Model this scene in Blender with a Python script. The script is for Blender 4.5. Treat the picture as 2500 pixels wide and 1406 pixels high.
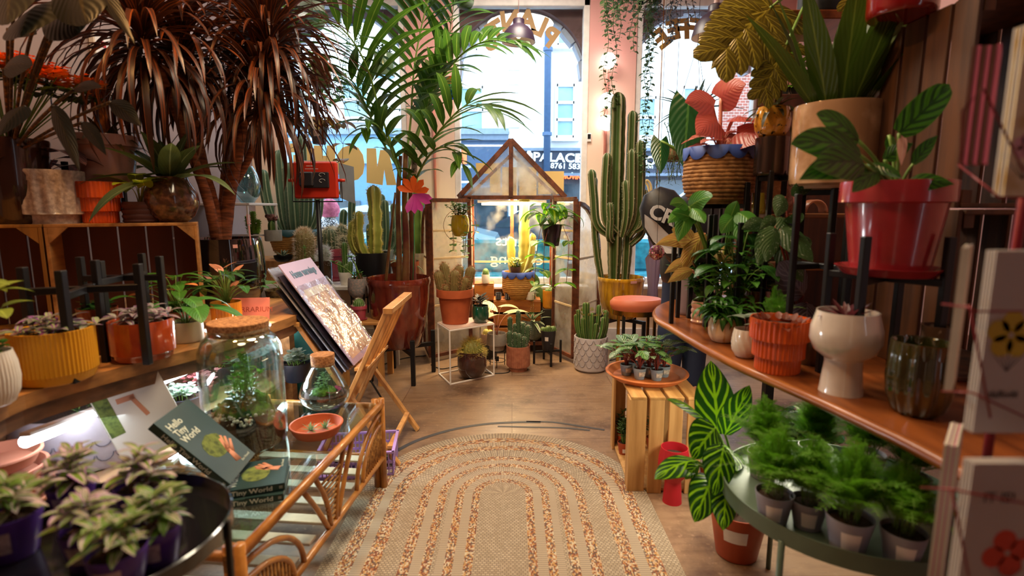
import bpy, math, random
from mathutils import Vector as V, Matrix
PI=math.pi; sin=math.sin; cos=math.cos
for o in list(bpy.data.objects): bpy.data.objects.remove(o)
sc=bpy.context.scene; COL=sc.collection
# ---------------------------------------------------------------- camera, world, exposure
FL=1300.0; PIT=math.atan(.15); CAM=V((0,0,1.4))
cd=bpy.data.cameras.new('camera'); cam=bpy.data.objects.new('camera',cd); COL.objects.link(cam)
cam.location=CAM; cam.rotation_euler=(PI/2-PIT,0,0); cd.sensor_width=36; cd.lens=36*FL/2500; cd.clip_start=.02; cd.clip_end=200
cd.dof.use_dof=True; cd.dof.focus_distance=4.0; cd.dof.aperture_fstop=1.8
sc.camera=cam
sc.view_settings.view_transform='Standard'; sc.view_settings.look='None'; sc.view_settings.gamma=1
sc.view_settings.use_curve_mapping=False; sc.view_settings.exposure=.1
w=bpy.data.worlds.new('sky'); sc.world=w; w.use_nodes=True
w.node_tree.nodes['Background'].inputs[0].default_value=(.74,.88,1,1); w.node_tree.nodes['Background'].inputs[1].default_value=5.0
def area(name,loc,rot,size,power,col,shape='DISK'):
    d=bpy.data.lights.new(name,'AREA'); d.shape=shape; d.size=size; d.energy=power; d.color=col
    o=bpy.data.objects.new(name,d); COL.objects.link(o); o.location=loc; o.rotation_euler=rot; return o
area('ceiling_lamp',(-1.3,1.75,3.3),(0,.1,0),.3,40,(1,.50,.16))
area('ceiling_lamp',(.8,2.4,3.4),(0,-.1,0),.3,15,(1,.60,.26))
area('ceiling_lamp',(-.15,2.6,3.55),(0,0,0),.9,64,(1,.86,.62))
area('ceiling_lamp',(.1,4.3,3.6),(0,0,0),.8,62,(1,.88,.72))
area('ceiling_lamp',(-.3,1.0,3.4),(0,0,0),.9,20,(1,.82,.55))
area('ceiling_lamp',(-1.9,4.3,3.5),(0,0,0),.5,14,(1,.90,.8))
# ---------------------------------------------------------------- pixel <-> world
FW=V((0,cos(PIT),-sin(PIT))); UP=V((0,sin(PIT),cos(PIT)))
def ray(px,py): return FW+V((1,0,0))*((px-1250)/FL)+UP*((703-py)/FL)
def aY(px,py,Y): d=ray(px,py); return CAM+d*(Y/d.y)
def aZ(px,py,z): d=ray(px,py); return CAM+d*((z-CAM.z)/d.z)
def scl(p): return (p-CAM).dot(FW)/FL
# ---------------------------------------------------------------- scene helpers
def T(name,label,cat,loc=(0,0,0),rz=0,group=None):
    o=bpy.data.objects.new(name,None); COL.objects.link(o); o.location=loc; o.rotation_euler=(0,0,rz); o.empty_display_size=.05
    o['label']=label; o['category']=cat
    if group:o['group']=group
    return o
def tag(o,label,cat,group=None):
    o['label']=label; o['category']=cat
    if group:o['group']=group
    return o
class MB:
    def __init__(s): s.v=[];s.f=[];s.u=[];s.r=[];s.sm=[]
    def add(s,vs,fs,us=None,rn=0.5,smooth=True):
        b=len(s.v); s.v+=[tuple(x) for x in vs]; s.r+=[rn]*len(vs)
        for i,f in enumerate(fs):
            s.f.append([b+k for k in f]); s.sm.append(smooth)
            s.u.append([us[k] for k in f] if us else [(0,0)]*len(f))
    def build(s,name,mat,parent=None,label=None):
        me=bpy.data.meshes.new(name); me.from_pydata(s.v,[],s.f)
        uv=me.uv_layers.new(name='UVMap'); flat=[c for f in s.u for p in f for c in p]
        uv.data.foreach_set('uv',flat)
        a=me.attributes.new('rn','FLOAT','POINT'); a.data.foreach_set('value',s.r)
        me.polygons.foreach_set('use_smooth',s.sm); me.update()
        for m in (mat if isinstance(mat,(list,tuple)) else [mat]): me.materials.append(m)
        o=bpy.data.objects.new(name,me); COL.objects.link(o)
        if parent:o.parent=parent
        if label:o['label']=label
        return o
def box(mb,c,sz,rz=0,M=None,bev=0):
    x,y,z=[k/2 for k in sz]; b=min(bev,x*.9,y*.9,z*.9)
    if b>0:
        vs=[];
        for (i,j,k) in [(a,bb,cc) for a in(-1,1) for bb in(-1,1) for cc in(-1,1)]:
            vs+= [V((i*x,j*(y-b),k*(z-b))),V((i*(x-b),j*y,k*(z-b))),V((i*(x-b),j*(y-b),k*z))]
        idx={}
        n=0
        for a in(-1,1):
            for bb in(-1,1):
                for cc in(-1,1): idx[(a,bb,cc)]=n; n+=3
        fs=[]
        for a in(-1,1):
            q=[idx[(a,-1,-1)],idx[(a,1,-1)],idx[(a,1,1)],idx[(a,-1,1)]]; fs.append(q if a>0 else q[::-1])
            q=[idx[(-1,a,-1)]+1,idx[(1,a,-1)]+1,idx[(1,a,1)]+1,idx[(-1,a,1)]+1]; fs.append(q[::-1] if a>0 else q)
            q=[idx[(-1,-1,a)]+2,idx[(1,-1,a)]+2,idx[(1,1,a)]+2,idx[(-1,1,a)]+2]; fs.append(q if a>0 else q[::-1])
        for a in(-1,1):
            for bb in(-1,1):
                p,q=idx[(a,bb,-1)],idx[(a,bb,1)]; fs.append([p,q,q+1,p+1])
                p,q=idx[(a,-1,bb)],idx[(a,1,bb)]; fs.append([p,q,q+2,p+2])
                p,q=idx[(-1,a,bb)]+1,idx[(1,a,bb)]+1; fs.append([p,q,q+1,p+1])
                for cc in(-1,1): k=idx[(a,bb,cc)]; fs.append([k,k+1,k+2])
    else:
        vs=[V((i*x,j*y,k*z)) for i in(-1,1) for j in(-1,1) for k in(-1,1)]
        fs=[(0,1,3,2),(4,6,7,5),(0,4,5,1),(2,3,7,6),(0,2,6,4),(1,5,7,3)]
    if rz: vs=[Matrix.Rotation(rz,3,'Z')@v for v in vs]
    if M is not None: vs=[M@v for v in vs]
    us=[(v.x+v.y,v.z) for v in vs]
    mb.add([v+V(c) for v in vs],fs,us,smooth=False)
def beam(mb,p,q,w,h,up=(0,0,1),bev=.002):
    p=V(p);q=V(q);d=(q-p);L=d.length
    if L<1e-6:return
    d/=L; u=V(up)
    if abs(d.dot(u))>.98: u=V((0,1,0))
    s=d.cross(u).normalized(); u=s.cross(d)
    M=Matrix((s,d,u)).transposed()
    box(mb,(p+q)/2,(w,L,h),M=M,bev=bev)
def tube(mb,pts,r,n=7,caps=True,rn=.5):
    pts=[V(p) for p in pts]; N=len(pts)
    rs=r if isinstance(r,(list,tuple)) else [r]*N
    vs=[];us=[]; prev=None
    for i,p in enumerate(pts):
        d=(pts[min(i+1,N-1)]-pts[max(i-1,0)]).normalized()
        if prev is None:
            a=d.orthogonal().normalized()
        else: a=(prev-d*prev.dot(d)); a=a.normalized() if a.length>1e-6 else d.orthogonal().normalized()
        prev=a; b=d.cross(a)
        for k in range(n):
            t=2*PI*k/n; vs.append(p+(a*cos(t)+b*sin(t))*rs[i]); us.append((k/n,i/max(1,N-1)))
    fs=[(i*n+k,i*n+(k+1)%n,(i+1)*n+(k+1)%n,(i+1)*n+k) for i in range(N-1) for k in range(n)]
    if caps: fs+= [tuple(range(n))[::-1],tuple((N-1)*n+k for k in range(n))]
    mb.add(vs,fs,us,rn)
def bez(a,b,c,n=8):
    a,b,c=V(a),V(b),V(c); return [a*(1-t)**2+b*2*t*(1-t)+c*t*t for t in [i/n for i in range(n+1)]]
def cat(pts,k=5):
    P=[V(p) for p in pts]; P=[P[0]*2-P[1]]+P+[P[-1]*2-P[-2]]; o=[]
    for i in range(1,len(P)-2):
        for j in range(k):
            t=j/k; o.append(.5*((2*P[i])+(P[i+1]-P[i-1])*t+(2*P[i-1]-5*P[i]+4*P[i+1]-P[i+2])*t*t+(3*P[i]-P[i-1]-3*P[i+1]+P[i+2])*t**3))
    o.append(P[-2]); return o
def lathe(mb,prof,n=40,fl=None,c=(0,0,0),sx=1,sy=1,cap=False):
    # split the profile into smooth runs at its corners
    runs=[[prof[0]]]
    for i in range(1,len(prof)):
        runs[-1].append(prof[i])
        if i<len(prof)-1:
            a=V((prof[i][0]-prof[i-1][0],prof[i][1]-prof[i-1][1])); b=V((prof[i+1][0]-prof[i][0],prof[i+1][1]-prof[i][1]))
            if a.length>1e-7 and b.length>1e-7 and a.angle(b)>.62: runs.append([prof[i]])
    idx=0
    for run in runs:
        vs=[];us=[]; M_=len(run)
        for j,(r,z) in enumerate(run):
            for k in range(n):
                t=2*PI*k/n; rr=r
                if fl:
                    kk,amp,z0,z1=fl[:4]; tw=fl[4] if len(fl)>4 else 0
                    if z0<=z<=z1 and idx+j<(fl[5] if len(fl)>5 else 1e9): rr=r*(1-amp*(.5+.5*cos(kk*(t+tw*z)))**.7)
                vs.append((c[0]+rr*cos(t)*sx,c[1]+rr*sin(t)*sy,c[2]+z)); us.append((k/n*4,z*4))
        fs=[(i*n+k,i*n+(k+1)%n,(i+1)*n+(k+1)%n,(i+1)*n+k) for i in range(M_-1) for k in range(n)]
        if cap and run is runs[0]: fs.append(tuple(range(n))[::-1])
        if cap and run is runs[-1]: fs.append(tuple((M_-1)*n+k for k in range(n)))
        mb.add(vs,fs,us); idx+=M_-1
def poly(mb,pts,z0,z1):
    n=len(pts); vs=[(p[0],p[1],z0) for p in pts]+[(p[0],p[1],z1) for p in pts]
    fs=[tuple(range(n))[::-1],tuple(range(n,2*n))]+[(i,(i+1)%n,n+(i+1)%n,n+i) for i in range(n)]
    mb.add(vs,fs,[(v[0],v[1]) for v in vs],smooth=False)
def ball(mb,c,r,n=16,sz=1): 
    m=max(6,n//2); lathe(mb,[(max(r*sin(PI*i/m),r*.01),-r*cos(PI*i/m)*sz) for i in range(m+1)],n,c=c,cap=True)
SH={'ovate':(.5,.85),'lance':(.6,1.05),'strap':(.22,.55),'round':(.5,.5),'oblong':(.35,.42),'heart':(.28,.75),'grass':(.12,.9),'spoon':(1.1,.45),'arrow':(.3,1.0)}
def leaf(mb,p,d,L,W,sh='ovate',dr=.5,fold=.2,n=7,rn=None,side=None,wave=0,cols=3):
    p=V(p);d=V(d).normalized()
    if side is None:
        side=d.cross(V((0,0,1)))
        if side.length<.05: side=d.orthogonal()
    side=V(side).normalized(); a,b=SH[sh]; tm=a/(a+b); nm=tm**a*(1-tm)**b
    if rn is None: rn=random.random()
    vs=[];us=[]; q=p.copy(); R=Matrix.Rotation(-dr/n,3,side)
    hc=(cols-1)//2
    for i in range(n+1):
        t=i/n; tt=min(max(t,.03 if sh in('heart','arrow','grass') else .0),1); w=W/2*(tt**a*(1-tt)**b)/nm
        nr=side.cross(d); back=(.26*L*max(0,1-t*3.2)) if sh in('heart','arrow') else 0
        for k in range(-hc,hc+1):
            e=k/hc; ae=abs(e)
            vs.append(q+side*w*e+nr*(w*ae*fold*(1 if cols==3 else (1.3-.5*ae))+wave*W*sin(t*17+e*2)*ae)-d*back*ae)
            us.append((.5+.5*e,t))
        q=q+d*(L/n); d=R@d
    c=cols
    mb.add(vs,[(i*c+k,i*c+k+1,(i+1)*c+k+1,(i+1)*c+k) for i in range(n) for k in range(c-1)],us,rn)
    return q
# ---------------------------------------------------------------- materials
def C(h,a=1):
    o=[]
    for i in (0,2,4):
        x=int(h[i:i+2],16)/255; o.append(x/12.92 if x<=.04045 else ((x+.055)/1.055)**2.4)
    return (*o,a)
_m={}
def nt(name):
    m=bpy.data.materials.new(name); m.use_nodes=True; t=m.node_tree; t.nodes.clear()
    out=t.nodes.new('ShaderNodeOutputMaterial'); return m,t,out
def N(t,k,**kw):
    n=t.nodes.new('ShaderNode'+k)
    for a,b in kw.items():
        if a.startswith('i'): 
            n.inputs[int(a[1:])].default_value=b
        else: setattr(n,a,b)
    return n
def mth(t,op,a,b=None,cl=False):
    n=N(t,'Math',operation=op); n.use_clamp=cl
    for i,x in enumerate((a,b)):
        if x is None: continue
        if isinstance(x,(int,float)): n.inputs[i].default_value=x
        else: t.links.new(x,n.inputs[i])
    return n.outputs[0]
def mix(t,f,a,b):
    n=N(t,'Mix',data_type='RGBA')
    for i,x in ((0,f),(6,a),(7,b)):
        if isinstance(x,(int,float,tuple)): n.inputs[i].default_value=x
        else: t.links.new(x,n.inputs[i])
    return n.outputs[2]
def pm(key,h,r=.5,m=0,coat=0,h2=None,n=.35,ns=12,st=(1,1,1),b=0,bs=60,em=0,tr=0,spec=.5):
    if key in _m: return _m[key]
    M,t,out=nt(key); p=N(t,'BsdfPrincipled'); t.links.new(p.outputs[0],out.inputs[0])
    c=C(h); c2=C(h2) if h2 else (c[0]*.72,c[1]*.72,c[2]*.72,1)
    tc=N(t,'TexCoord'); mp=N(t,'Mapping'); mp.inputs['Scale'].default_value=st; t.links.new(tc.outputs['Object'],mp.inputs[0])
    nz=N(t,'TexNoise'); nz.inputs['Scale'].default_value=ns; nz.inputs['Detail'].default_value=5; t.links.new(mp.outputs[0],nz.inputs[0])
    f=mth(t,'MULTIPLY',mth(t,'SUBTRACT',nz.outputs['Fac'],.35,True),n*5,True)
    t.links.new(mix(t,f,c,c2),p.inputs['Base Color'])
    p.inputs['Roughness'].default_value=r; p.inputs['Metallic'].default_value=m; p.inputs['Coat Weight'].default_value=coat
    p.inputs['Coat Roughness'].default_value=.06; p.inputs['Specular IOR Level'].default_value=spec
    if em: p.inputs['Emission Color'].default_value=c; p.inputs['Emission Strength'].default_value=em
    if b:
        n2=N(t,'TexNoise'); n2.inputs['Scale'].default_value=bs; t.links.new(mp.outputs[0],n2.inputs[0])
        bp=N(t,'Bump'); bp.inputs['Strength'].default_value=b; bp.inputs['Distance'].default_value=.004
        t.links.new(n2.outputs['Fac'],bp.inputs['Height']); t.links.new(bp.outputs[0],p.inputs['Normal'])
    _m[key]=M; return M
def wood(key,h,h2,ax=0,r=.55,s=9,b=.25):
    st=[s]*3; st[ax]=s*.09
    return pm(key,h,r=r,h2=h2,n=.55,ns=3.0,st=tuple(st),b=b,bs=8)
def glass(key,tint='ffffff',refl=.12,rough=.02,dirt=None,opac=0,al=1.5):
    if key in _m: return _m[key]
    M,t,out=nt(key); tr=N(t,'BsdfTransparent'); tr.inputs[0].default_value=C(tint); gl=N(t,'BsdfGlossy'); gl.inputs['Roughness'].default_value=rough
    lw=N(t,'LayerWeight'); lw.inputs[0].default_value=.35; mx=N(t,'MixShader')
    f=mth(t,'ADD',mth(t,'MULTIPLY',lw.outputs['Facing'],refl*2.2),refl*.35,True)
    t.links.new(f,mx.inputs[0]); t.links.new(tr.outputs[0],mx.inputs[1]); t.links.new(gl.outputs[0],mx.inputs[2]); o=mx.outputs[0]
    if dirt:
        df=N(t,'BsdfDiffuse'); df.inputs[0].default_value=C(dirt); tl=N(t,'BsdfTranslucent'); tl.inputs[0].default_value=C(dirt); a=N(t,'AddShader') 
        m1=N(t,'MixShader'); m1.inputs[0].default_value=.6; t.links.new(df.outputs[0],m1.inputs[1]); t.links.new(tl.outputs[0],m1.inputs[2])
        tc=N(t,'TexCoord'); nz=N(t,'TexNoise'); nz.inputs['Scale'].default_value=5; nz.inputs['Detail'].default_value=6; t.links.new(tc.outputs['Object'],nz.inputs[0])
        f2=mth(t,'MULTIPLY',mth(t,'SUBTRACT',nz.outputs['Fac'],.5-opac*.3,True),al,True)
        m2=N(t,'MixShader'); t.links.new(f2,m2.inputs[0]); t.links.new(o,m2.inputs[1]); t.links.new(m1.outputs[0],m2.inputs[2]); o=m2.outputs[0]
    t.links.new(o,out.inputs[0]); _m[key]=M; return M
def lm(key,h,h2=None,kind='plain',r=.38,tl=.35,fq=7,th=.55,sl=.45,h3=None):
    """leaf material: pattern in the leaf's own uv (u across, v along)"""
    if key in _m: return _m[key]
    M,t,out=nt(key); uv=N(t,'UVMap'); sp=N(t,'SeparateXYZ'); t.links.new(uv.outputs[0],sp.inputs[0])
    U,Vv=sp.outputs[0],sp.outputs[1]; au=mth(t,'ABSOLUTE',mth(t,'SUBTRACT',mth(t,'MULTIPLY',U,2),1))
    at=N(t,'Attribute',attribute_name='rn'); rn=at.outputs['Fac']
    c=C(h); c2=C(h2) if h2 else tuple(min(1,x*1.9+.02) for x in c[:3])+(1,)
    base=mix(t,mth(t,'MULTIPLY',rn,.6),c,(c[0]*.45,c[1]*.5,c[2]*.45,1))
    cb=N(t,'CombineXYZ'); t.links.new(mth(t,'ADD',mth(t,'MULTIPLY',U,1.5),mth(t,'MULTIPLY',rn,37)),cb.inputs[0]); t.links.new(Vv,cb.inputs[1])
    nz=N(t,'TexNoise'); nz.inputs['Scale'].default_value=4; nz.inputs['Detail'].default_value=3; t.links.new(cb.outputs[0],nz.inputs[0])
    base=mix(t,mth(t,'MULTIPLY',mth(t,'SUBTRACT',nz.outputs['Fac'],.45,True),1.2,True),base,tuple(x*.6 for x in c[:3])+(1,))
    mid=mth(t,'LESS_THAN',au,.07)
    if kind in('zebra','vein'):
        w=mth(t,'SINE',mth(t,'MULTIPLY',mth(t,'SUBTRACT',mth(t,'ADD',Vv,mth(t,'MULTIPLY',nz.outputs['Fac'],.05)),mth(t,'MULTIPLY',au,sl)),fq*2*PI))
        f=mth(t,'MAXIMUM',mth(t,'MULTIPLY',mth(t,'SUBTRACT',w,th-.2),2.8,True),mid)
        if kind=='zebra': f=mth(t,'MULTIPLY',f,mth(t,'LESS_THAN',au,.93))
    elif kind=='edge': f=mth(t,'MULTIPLY',mth(t,'SUBTRACT',mth(t,'ADD',au,mth(t,'MULTIPLY',nz.outputs['Fac'],.5)),th+.2),6,True)
    elif kind=='center': f=mth(t,'MULTIPLY',mth(t,'SUBTRACT',th+.2,mth(t,'ADD',au,mth(t,'MULTIPLY',nz.outputs['Fac'],.5))),6,True)
    elif kind=='band':
        cc=N(t,'CombineXYZ'); t.links.new(mth(t,'ADD',mth(t,'MULTIPLY',U,fq),mth(t,'MULTIPLY',rn,51)),cc.inputs[0]); t.links.new(mth(t,'MULTIPLY',Vv,.35),cc.inputs[1])
        n3=N(t,'TexNoise'); n3.inputs['Scale'].default_value=1; n3.inputs['Detail'].default_value=1; t.links.new(cc.outputs[0],n3.inputs[0])
        f=mth(t,'MULTIPLY',mth(t,'SUBTRACT',n3.outputs['Fac'],th-.05),8,True)
    elif kind=='spot':
        vo=N(t,'TexVoronoi'); vo.inputs['Scale'].default_value=fq; t.links.new(cb.outputs[0],vo.inputs[0])
        f=mth(t,'MULTIPLY',mth(t,'SUBTRACT',th,vo.outputs['Distance']),12,True)
    elif kind=='blotch': f=mth(t,'MULTIPLY',mth(t,'SUBTRACT',nz.outputs['Fac'],th),9,True)
    else: f=mth(t,'MULTIPLY',mid,.6)
    col=mix(t,f,base,c2)
    if h3: 
        w3=mth(t,'MULTIPLY',mth(t,'SUBTRACT',au,.72),5,True); col=mix(t,w3,col,C(h3))
    p=N(t,'BsdfPrincipled'); p.inputs['Roughness'].default_value=r; t.links.new(col,p.inputs['Base Color'])
    bp=N(t,'Bump'); bp.inputs['Strength'].default_value=.25; bp.inputs['Distance'].default_value=.003
    t.links.new(mth(t,'SINE',mth(t,'MULTIPLY',mth(t,'SUBTRACT',Vv,mth(t,'MULTIPLY',au,.4)),50)),bp.inputs['Height']); t.links.new(bp.outputs[0],p.inputs['Normal'])
    tr=N(t,'BsdfTranslucent'); t.links.new(col,tr.inputs[0]); ms=N(t,'MixShader'); ms.inputs[0].default_value=tl
    t.links.new(p.outputs[0],ms.inputs[1]); t.links.new(tr.outputs[0],ms.inputs[2]); t.links.new(ms.outputs[0],out.inputs[0])
    _m[key]=M; return M
def cm(key,valley,ridge,r=.5,n=.35):
    # ribbed cactus skin: darker in the furrow, paler corky ridge (the plant's own colouring)
    if key in _m: return _m[key]
    M,t,out=nt(key); uv=N(t,'UVMap'); sp=N(t,'SeparateXYZ'); t.links.new(uv.outputs[0],sp.inputs[0]); tc=N(t,'TexCoord'); nz=N(t,'TexNoise'); nz.inputs['Scale'].default_value=25; nz.inputs['Detail'].default_value=4; t.links.new(tc.outputs['Object'],nz.inputs[0])
    f=mth(t,'MULTIPLY',mth(t,'SUBTRACT',sp.outputs[0],.62,True),2.4,True); c=C(valley); base=mix(t,mth(t,'MULTIPLY',nz.outputs['Fac'],n*2,True),c,tuple(x*.55 for x in c[:3])+(1,))
    p=N(t,'BsdfPrincipled'); p.inputs['Roughness'].default_value=r; t.links.new(mix(t,f,base,C(ridge)),p.inputs['Base Color']); t.links.new(p.outputs[0],out.inputs[0]); _m[key]=M; return M
black=pm('black_metal','17161a',.4,.3); soilm=pm('soil','2a1a12',.95,h2='4a3020',b=1,bs=150)
white=pm('white_paint','e8e2e0',.45); gold=pm('brass','c08a3a',.22,1)
terra=pm('terracotta','b85a30',.75,h2='96421f',b=.15); plas=pm('terracotta_plastic','a5431f',.45)
# ---------------------------------------------------------------- text
def text(parent,name,s,size,mat,loc,rot=(0,0,0),mirror=False,ext=.001,off=0,sx=1,label=None,space=1,M=None,align='CENTER'):
    cu=bpy.data.curves.new(name,'FONT'); cu.body=s; cu.size=size; cu.extrude=ext; cu.offset=off; cu.align_x=align; cu.align_y='CENTER'; cu.resolution_u=3; cu.space_character=space
    ob=bpy.data.objects.new(name,cu); COL.objects.link(ob)
    me=bpy.data.meshes.new_from_object(ob.evaluated_get(bpy.context.evaluated_depsgraph_get()))
    bpy.data.objects.remove(ob); me.name=name
    k=-1 if mirror else 1
    for v in me.vertices: v.co.x*=sx*k
    if mirror: me.flip_normals()
    me.materials.clear(); me.materials.append(mat)
    o=bpy.data.objects.new(name,me); COL.objects.link(o); o.parent=parent
    if M is not None: o.matrix_local=M
    else: o.location=loc; o.rotation_euler=rot
    if label:o['label']=label
    return o
# ---------------------------------------------------------------- pots
def outer(kind):
    K={'cyl':[(.92,0),(.98,.03),(1,.1),(1,.97)],
    'taper':[(.68,0),(.72,.02),(.86,.5),(1,.97)],
    'terra':[(.66,0),(.7,.02),(.88,.76),(.9,.77),(1,.775),(1.0,.8),(1.0,.97)],
    'round':[(.55,0),(.72,.05),(.93,.25),(1,.5),(.95,.78),(.84,.97)],
    'bowl':[(.45,0),(.6,.03),(.84,.3),(.96,.65),(1,.97)],
    'belly':[(.6,0),(.78,.06),(.95,.25),(1,.45),(.97,.8),(.93,.97)],
    'goblet':[(.62,0),(.6,.05),(.52,.38),(.54,.42),(.86,.52),(1,.66),(.98,.8),(.86,.97)],
    'tier':[(.72,0),(.76,.02),(.76,.27),(.80,.285),(.88,.29),(.88,.6),(.91,.615),(1,.62),(1,.97)],
    'urn':[(.5,0),(.62,.1),(.8,.35),(.93,.6),(.98,.85),(1,.97)],
    'big':[(.62,0),(.7,.04),(.86,.35),(.96,.7),(.98,.88),(1,.9),(1.02,.95),(1,.985)],
    'foot':[(.68,0),(.72,.02),(.74,.22),(.98,.34),(1,.42),(.92,.97)],
    'wavy':[(.9,0),(1,.08),(.9,.16),(.98,.25),(1,.33),(.9,.42),(.98,.5),(1,.58),(.9,.67),(.98,.76),(1,.85),(.92,.97)],
    'step':[(.78,0),(.8,.16),(.84,.17),(.97,.18),(1,.22),(1,.97)],
    'bulb':[(.5,0),(.8,.15),(1,.42),(.95,.65),(.7,.9),(.66,.97)],
    'yell':[(.78,0),(.88,.03),(.94,.12),(.95,.16),(1,.2),(1.0,.97)]}
    return K[kind]
def potm(mb,kind,r,h,fl=None,n=None,wall=.06):
    o=[(a*r,b*h) for a,b in outer(kind)]; rt=o[-1][0]; wl=max(wall*r,.002)
    pr=[(r*.02,0)]+o+[(rt-wl*.2,h),(rt-wl*.8,h),(rt-wl,h*.97),(rt-wl*1.2,h*.8),(r*.02,h*.8)]
    f=None
    if fl: f=(fl[0],fl[1],h*fl[2],h*fl[3],(fl[4]/h if len(fl)>4 else 0),len(o)+1)
    if fl:
        # densify outer rings where fluted
        q=[pr[0]]
        for a,b in zip(pr[1:len(o)+1],pr[2:len(o)+1]):
            k=max(1,int((b[1]-a[1])/h*8)) if b[1]-a[1]>.05*h else 1
            q+= [(a[0]+(b[0]-a[0])*j/k,a[1]+(b[1]-a[1])*j/k) for j in range(k)]
        no=len(q)+1; q+=pr[len(o):]; f=(f[0],f[1],f[2],f[3],f[4],no); pr=q
    lathe(mb,pr,n or (max(36,fl[0]*6) if fl else 36),f)
    return rt-wl*1.1
class Ctx: pass
def mkctx(root,s,r,top,seed):
    c=Ctx(); c.root=root; c.s=s; c.r=r; c.top=top; c.P={}; c.rng=random.Random(seed)
    def part(name,mat):
        k=(name,mat.name)
        if k not in c.P: c.P[k]=(MB(),mat)
        return c.P[k][0]
    c.part=part; return c
def finish(c):
    for (n,_),(mb,m) in c.P.items():
        if mb.v: mb.build(n,m,c.root)
_seed=[1]
def PP(name,label,cat_,px,py,w,h,z=None,Y=None,kind='taper',m=None,fl=None,group=None,sau=None,lab=None,fol=(),rz=None,soil=True,extra=None,top=.86):
    _seed[0]+=1; rb=outer(kind)[0][0] if kind else .7
    if Y is None:
        p=aZ(px,py,z); s=scl(p); p=p+V((0,rb*w*s/2,0)); p.x=aY(px,py,p.y).x
    else:
        p=aY(px,py,Y)
        if z is not None: p.z=z
    s=scl(p); r=w*s/2; H=h*s
    root=T(name,label,cat_,p,0,group); z0=0
    if sau:
        mb=MB(); sh=H*.09; lathe(mb,[(.01,0),(r*.82,0),(r*.98,sh),(r*.92,sh),(r*.78,sh*.35),(.01,sh*.35)],36); mb.build('saucer',sau,root); z0=sh*.36
    mb=MB(); ri=potm(mb,kind,r,H-z0,fl)
    if z0: mb.v=[(a,b,c+z0) for a,b,c in mb.v]
    mb.build('pot',m,root)
    if soil:
        mb=MB(); lathe(mb,[(ri*.98,H*top-.002),(ri*.6,H*(top+.01)),(.003,H*(top+.02))],24); mb.build('soil',soilm,root)
    c=mkctx(root,s,ri,H*top,_seed[0])
    if lab:
        ang,zz,lw,lh,lmat=lab; mb=MB(); rr=r*1.012; vs=[];n=5
        for j in range(2):
            for i in range(n+1):
                a=-PI/2+ang+(i/n-.5)*lw; zf=zz+(j-.5)*lh; 
                prof=outer(kind); rad=1
                for (a1,b1),(a2,b2) in zip(prof,prof[1:]):
                    if b1<=zf<=b2: rad=a1+(a2-a1)*(zf-b1)/max(1e-6,b2-b1)
                vs.append((rr*rad*cos(a),rr*rad*sin(a),H*zf))
        mb.add(vs,[(i,i+1,n+2+i,n+1+i) for i in range(n)]); mb.build('label_sticker',lmat,root)
    for f,k in fol: f(c,**k)
    if extra: extra(c)
    finish(c); return root
# ---------------------------------------------------------------- plants (lengths in picture-scale units times c.s)
def aroid(c,n,H,R,L,W,m,sm,sh='heart',dr=.9,fold=.12,part='leaves',el=(-.1,.45),az0=0,cols=5,nn=8,st=1.3,wave=0,az=None,jit=.5,Hm=.5):
    s=c.s; g=c.rng; mb=c.part(part,m); ms=c.part('stems',sm)
    for i in range(n):
        a=(az0+i*2.4+g.uniform(-jit,jit)) if az is None else az[i%len(az)]+g.uniform(-.15,.15)
        fr=(i+.5)/n; hh=H*s*(1-(1-Hm)*fr)*g.uniform(.85,1.08); rr=R*s*(.2+.8*fr)*g.uniform(.8,1.15)
        r0=c.r*.3*g.random(); p0=V((r0*cos(a),r0*sin(a),c.top)); p2=V((rr*cos(a),rr*sin(a),c.top+hh)); p1=V((rr*.2*cos(a),rr*.2*sin(a),c.top+hh*.75))
        pts=bez(p0,p1,p2,6); tube(ms,pts,[st*s*(1-.4*k/6) for k in range(7)],5)
        k=g.uniform(.75,1.1); a2=a+g.uniform(-.4,.4)
        leaf(mb,p2,(cos(a2),sin(a2),g.uniform(*el)),L*s*k,W*s*k,sh,dr*g.uniform(.6,1.3),fold,nn,g.random(),cols=cols,wave=wave)
def bush(c,n,H,R,nl,L,W,m,sm,sh='ovate',dr=.5,fold=.2,part='leaves',t0=.3,st=1.2,tip=3,gr=.2,cols=3,el=.3,lean=(0,0)):
    s=c.s; g=c.rng; mb=c.part(part,m); ms=c.part('stems',sm)
    for i in range(n):
        a=i*2.4+g.uniform(-.4,.4); fr=(i+.5)/n; hh=H*s*g.uniform(.6,1.05)*(1-.35*fr); rr=R*s*fr*g.uniform(.7,1.2)
        r0=c.r*.6*g.random(); p0=V((r0*cos(a),r0*sin(a),c.top)); p2=V((rr*cos(a)+lean[0]*s,rr*sin(a)+lean[1]*s,c.top+hh))
        p1=V((p0.x*.6+p2.x*.4,p0.y*.6+p2.y*.4,c.top+hh*.8)); pts=bez(p0,p1,p2,8); tube(ms,pts,[st*s*(1-.5*k/8) for k in range(9)],5)
        for j in range(nl):
            t=t0+(1-t0)*(j+.5)/nl; q=pts[min(8,int(t*8))]; b=j*2.4+i+g.uniform(-.3,.3); k=g.uniform(.7,1.1)
            leaf(mb,q,(cos(b),sin(b),el+g.uniform(-.2,.3)),L*s*k,W*s*k,sh,dr*g.uniform(.5,1.4),fold,5,g.random(),cols=cols)
        for j in range(tip):
            b=j*2.1+g.random(); leaf(mb,pts[-1],(cos(b),sin(b),.7),L*s*.7,W*s*.65,sh,dr,fold,5,g.random(),cols=cols)
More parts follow.
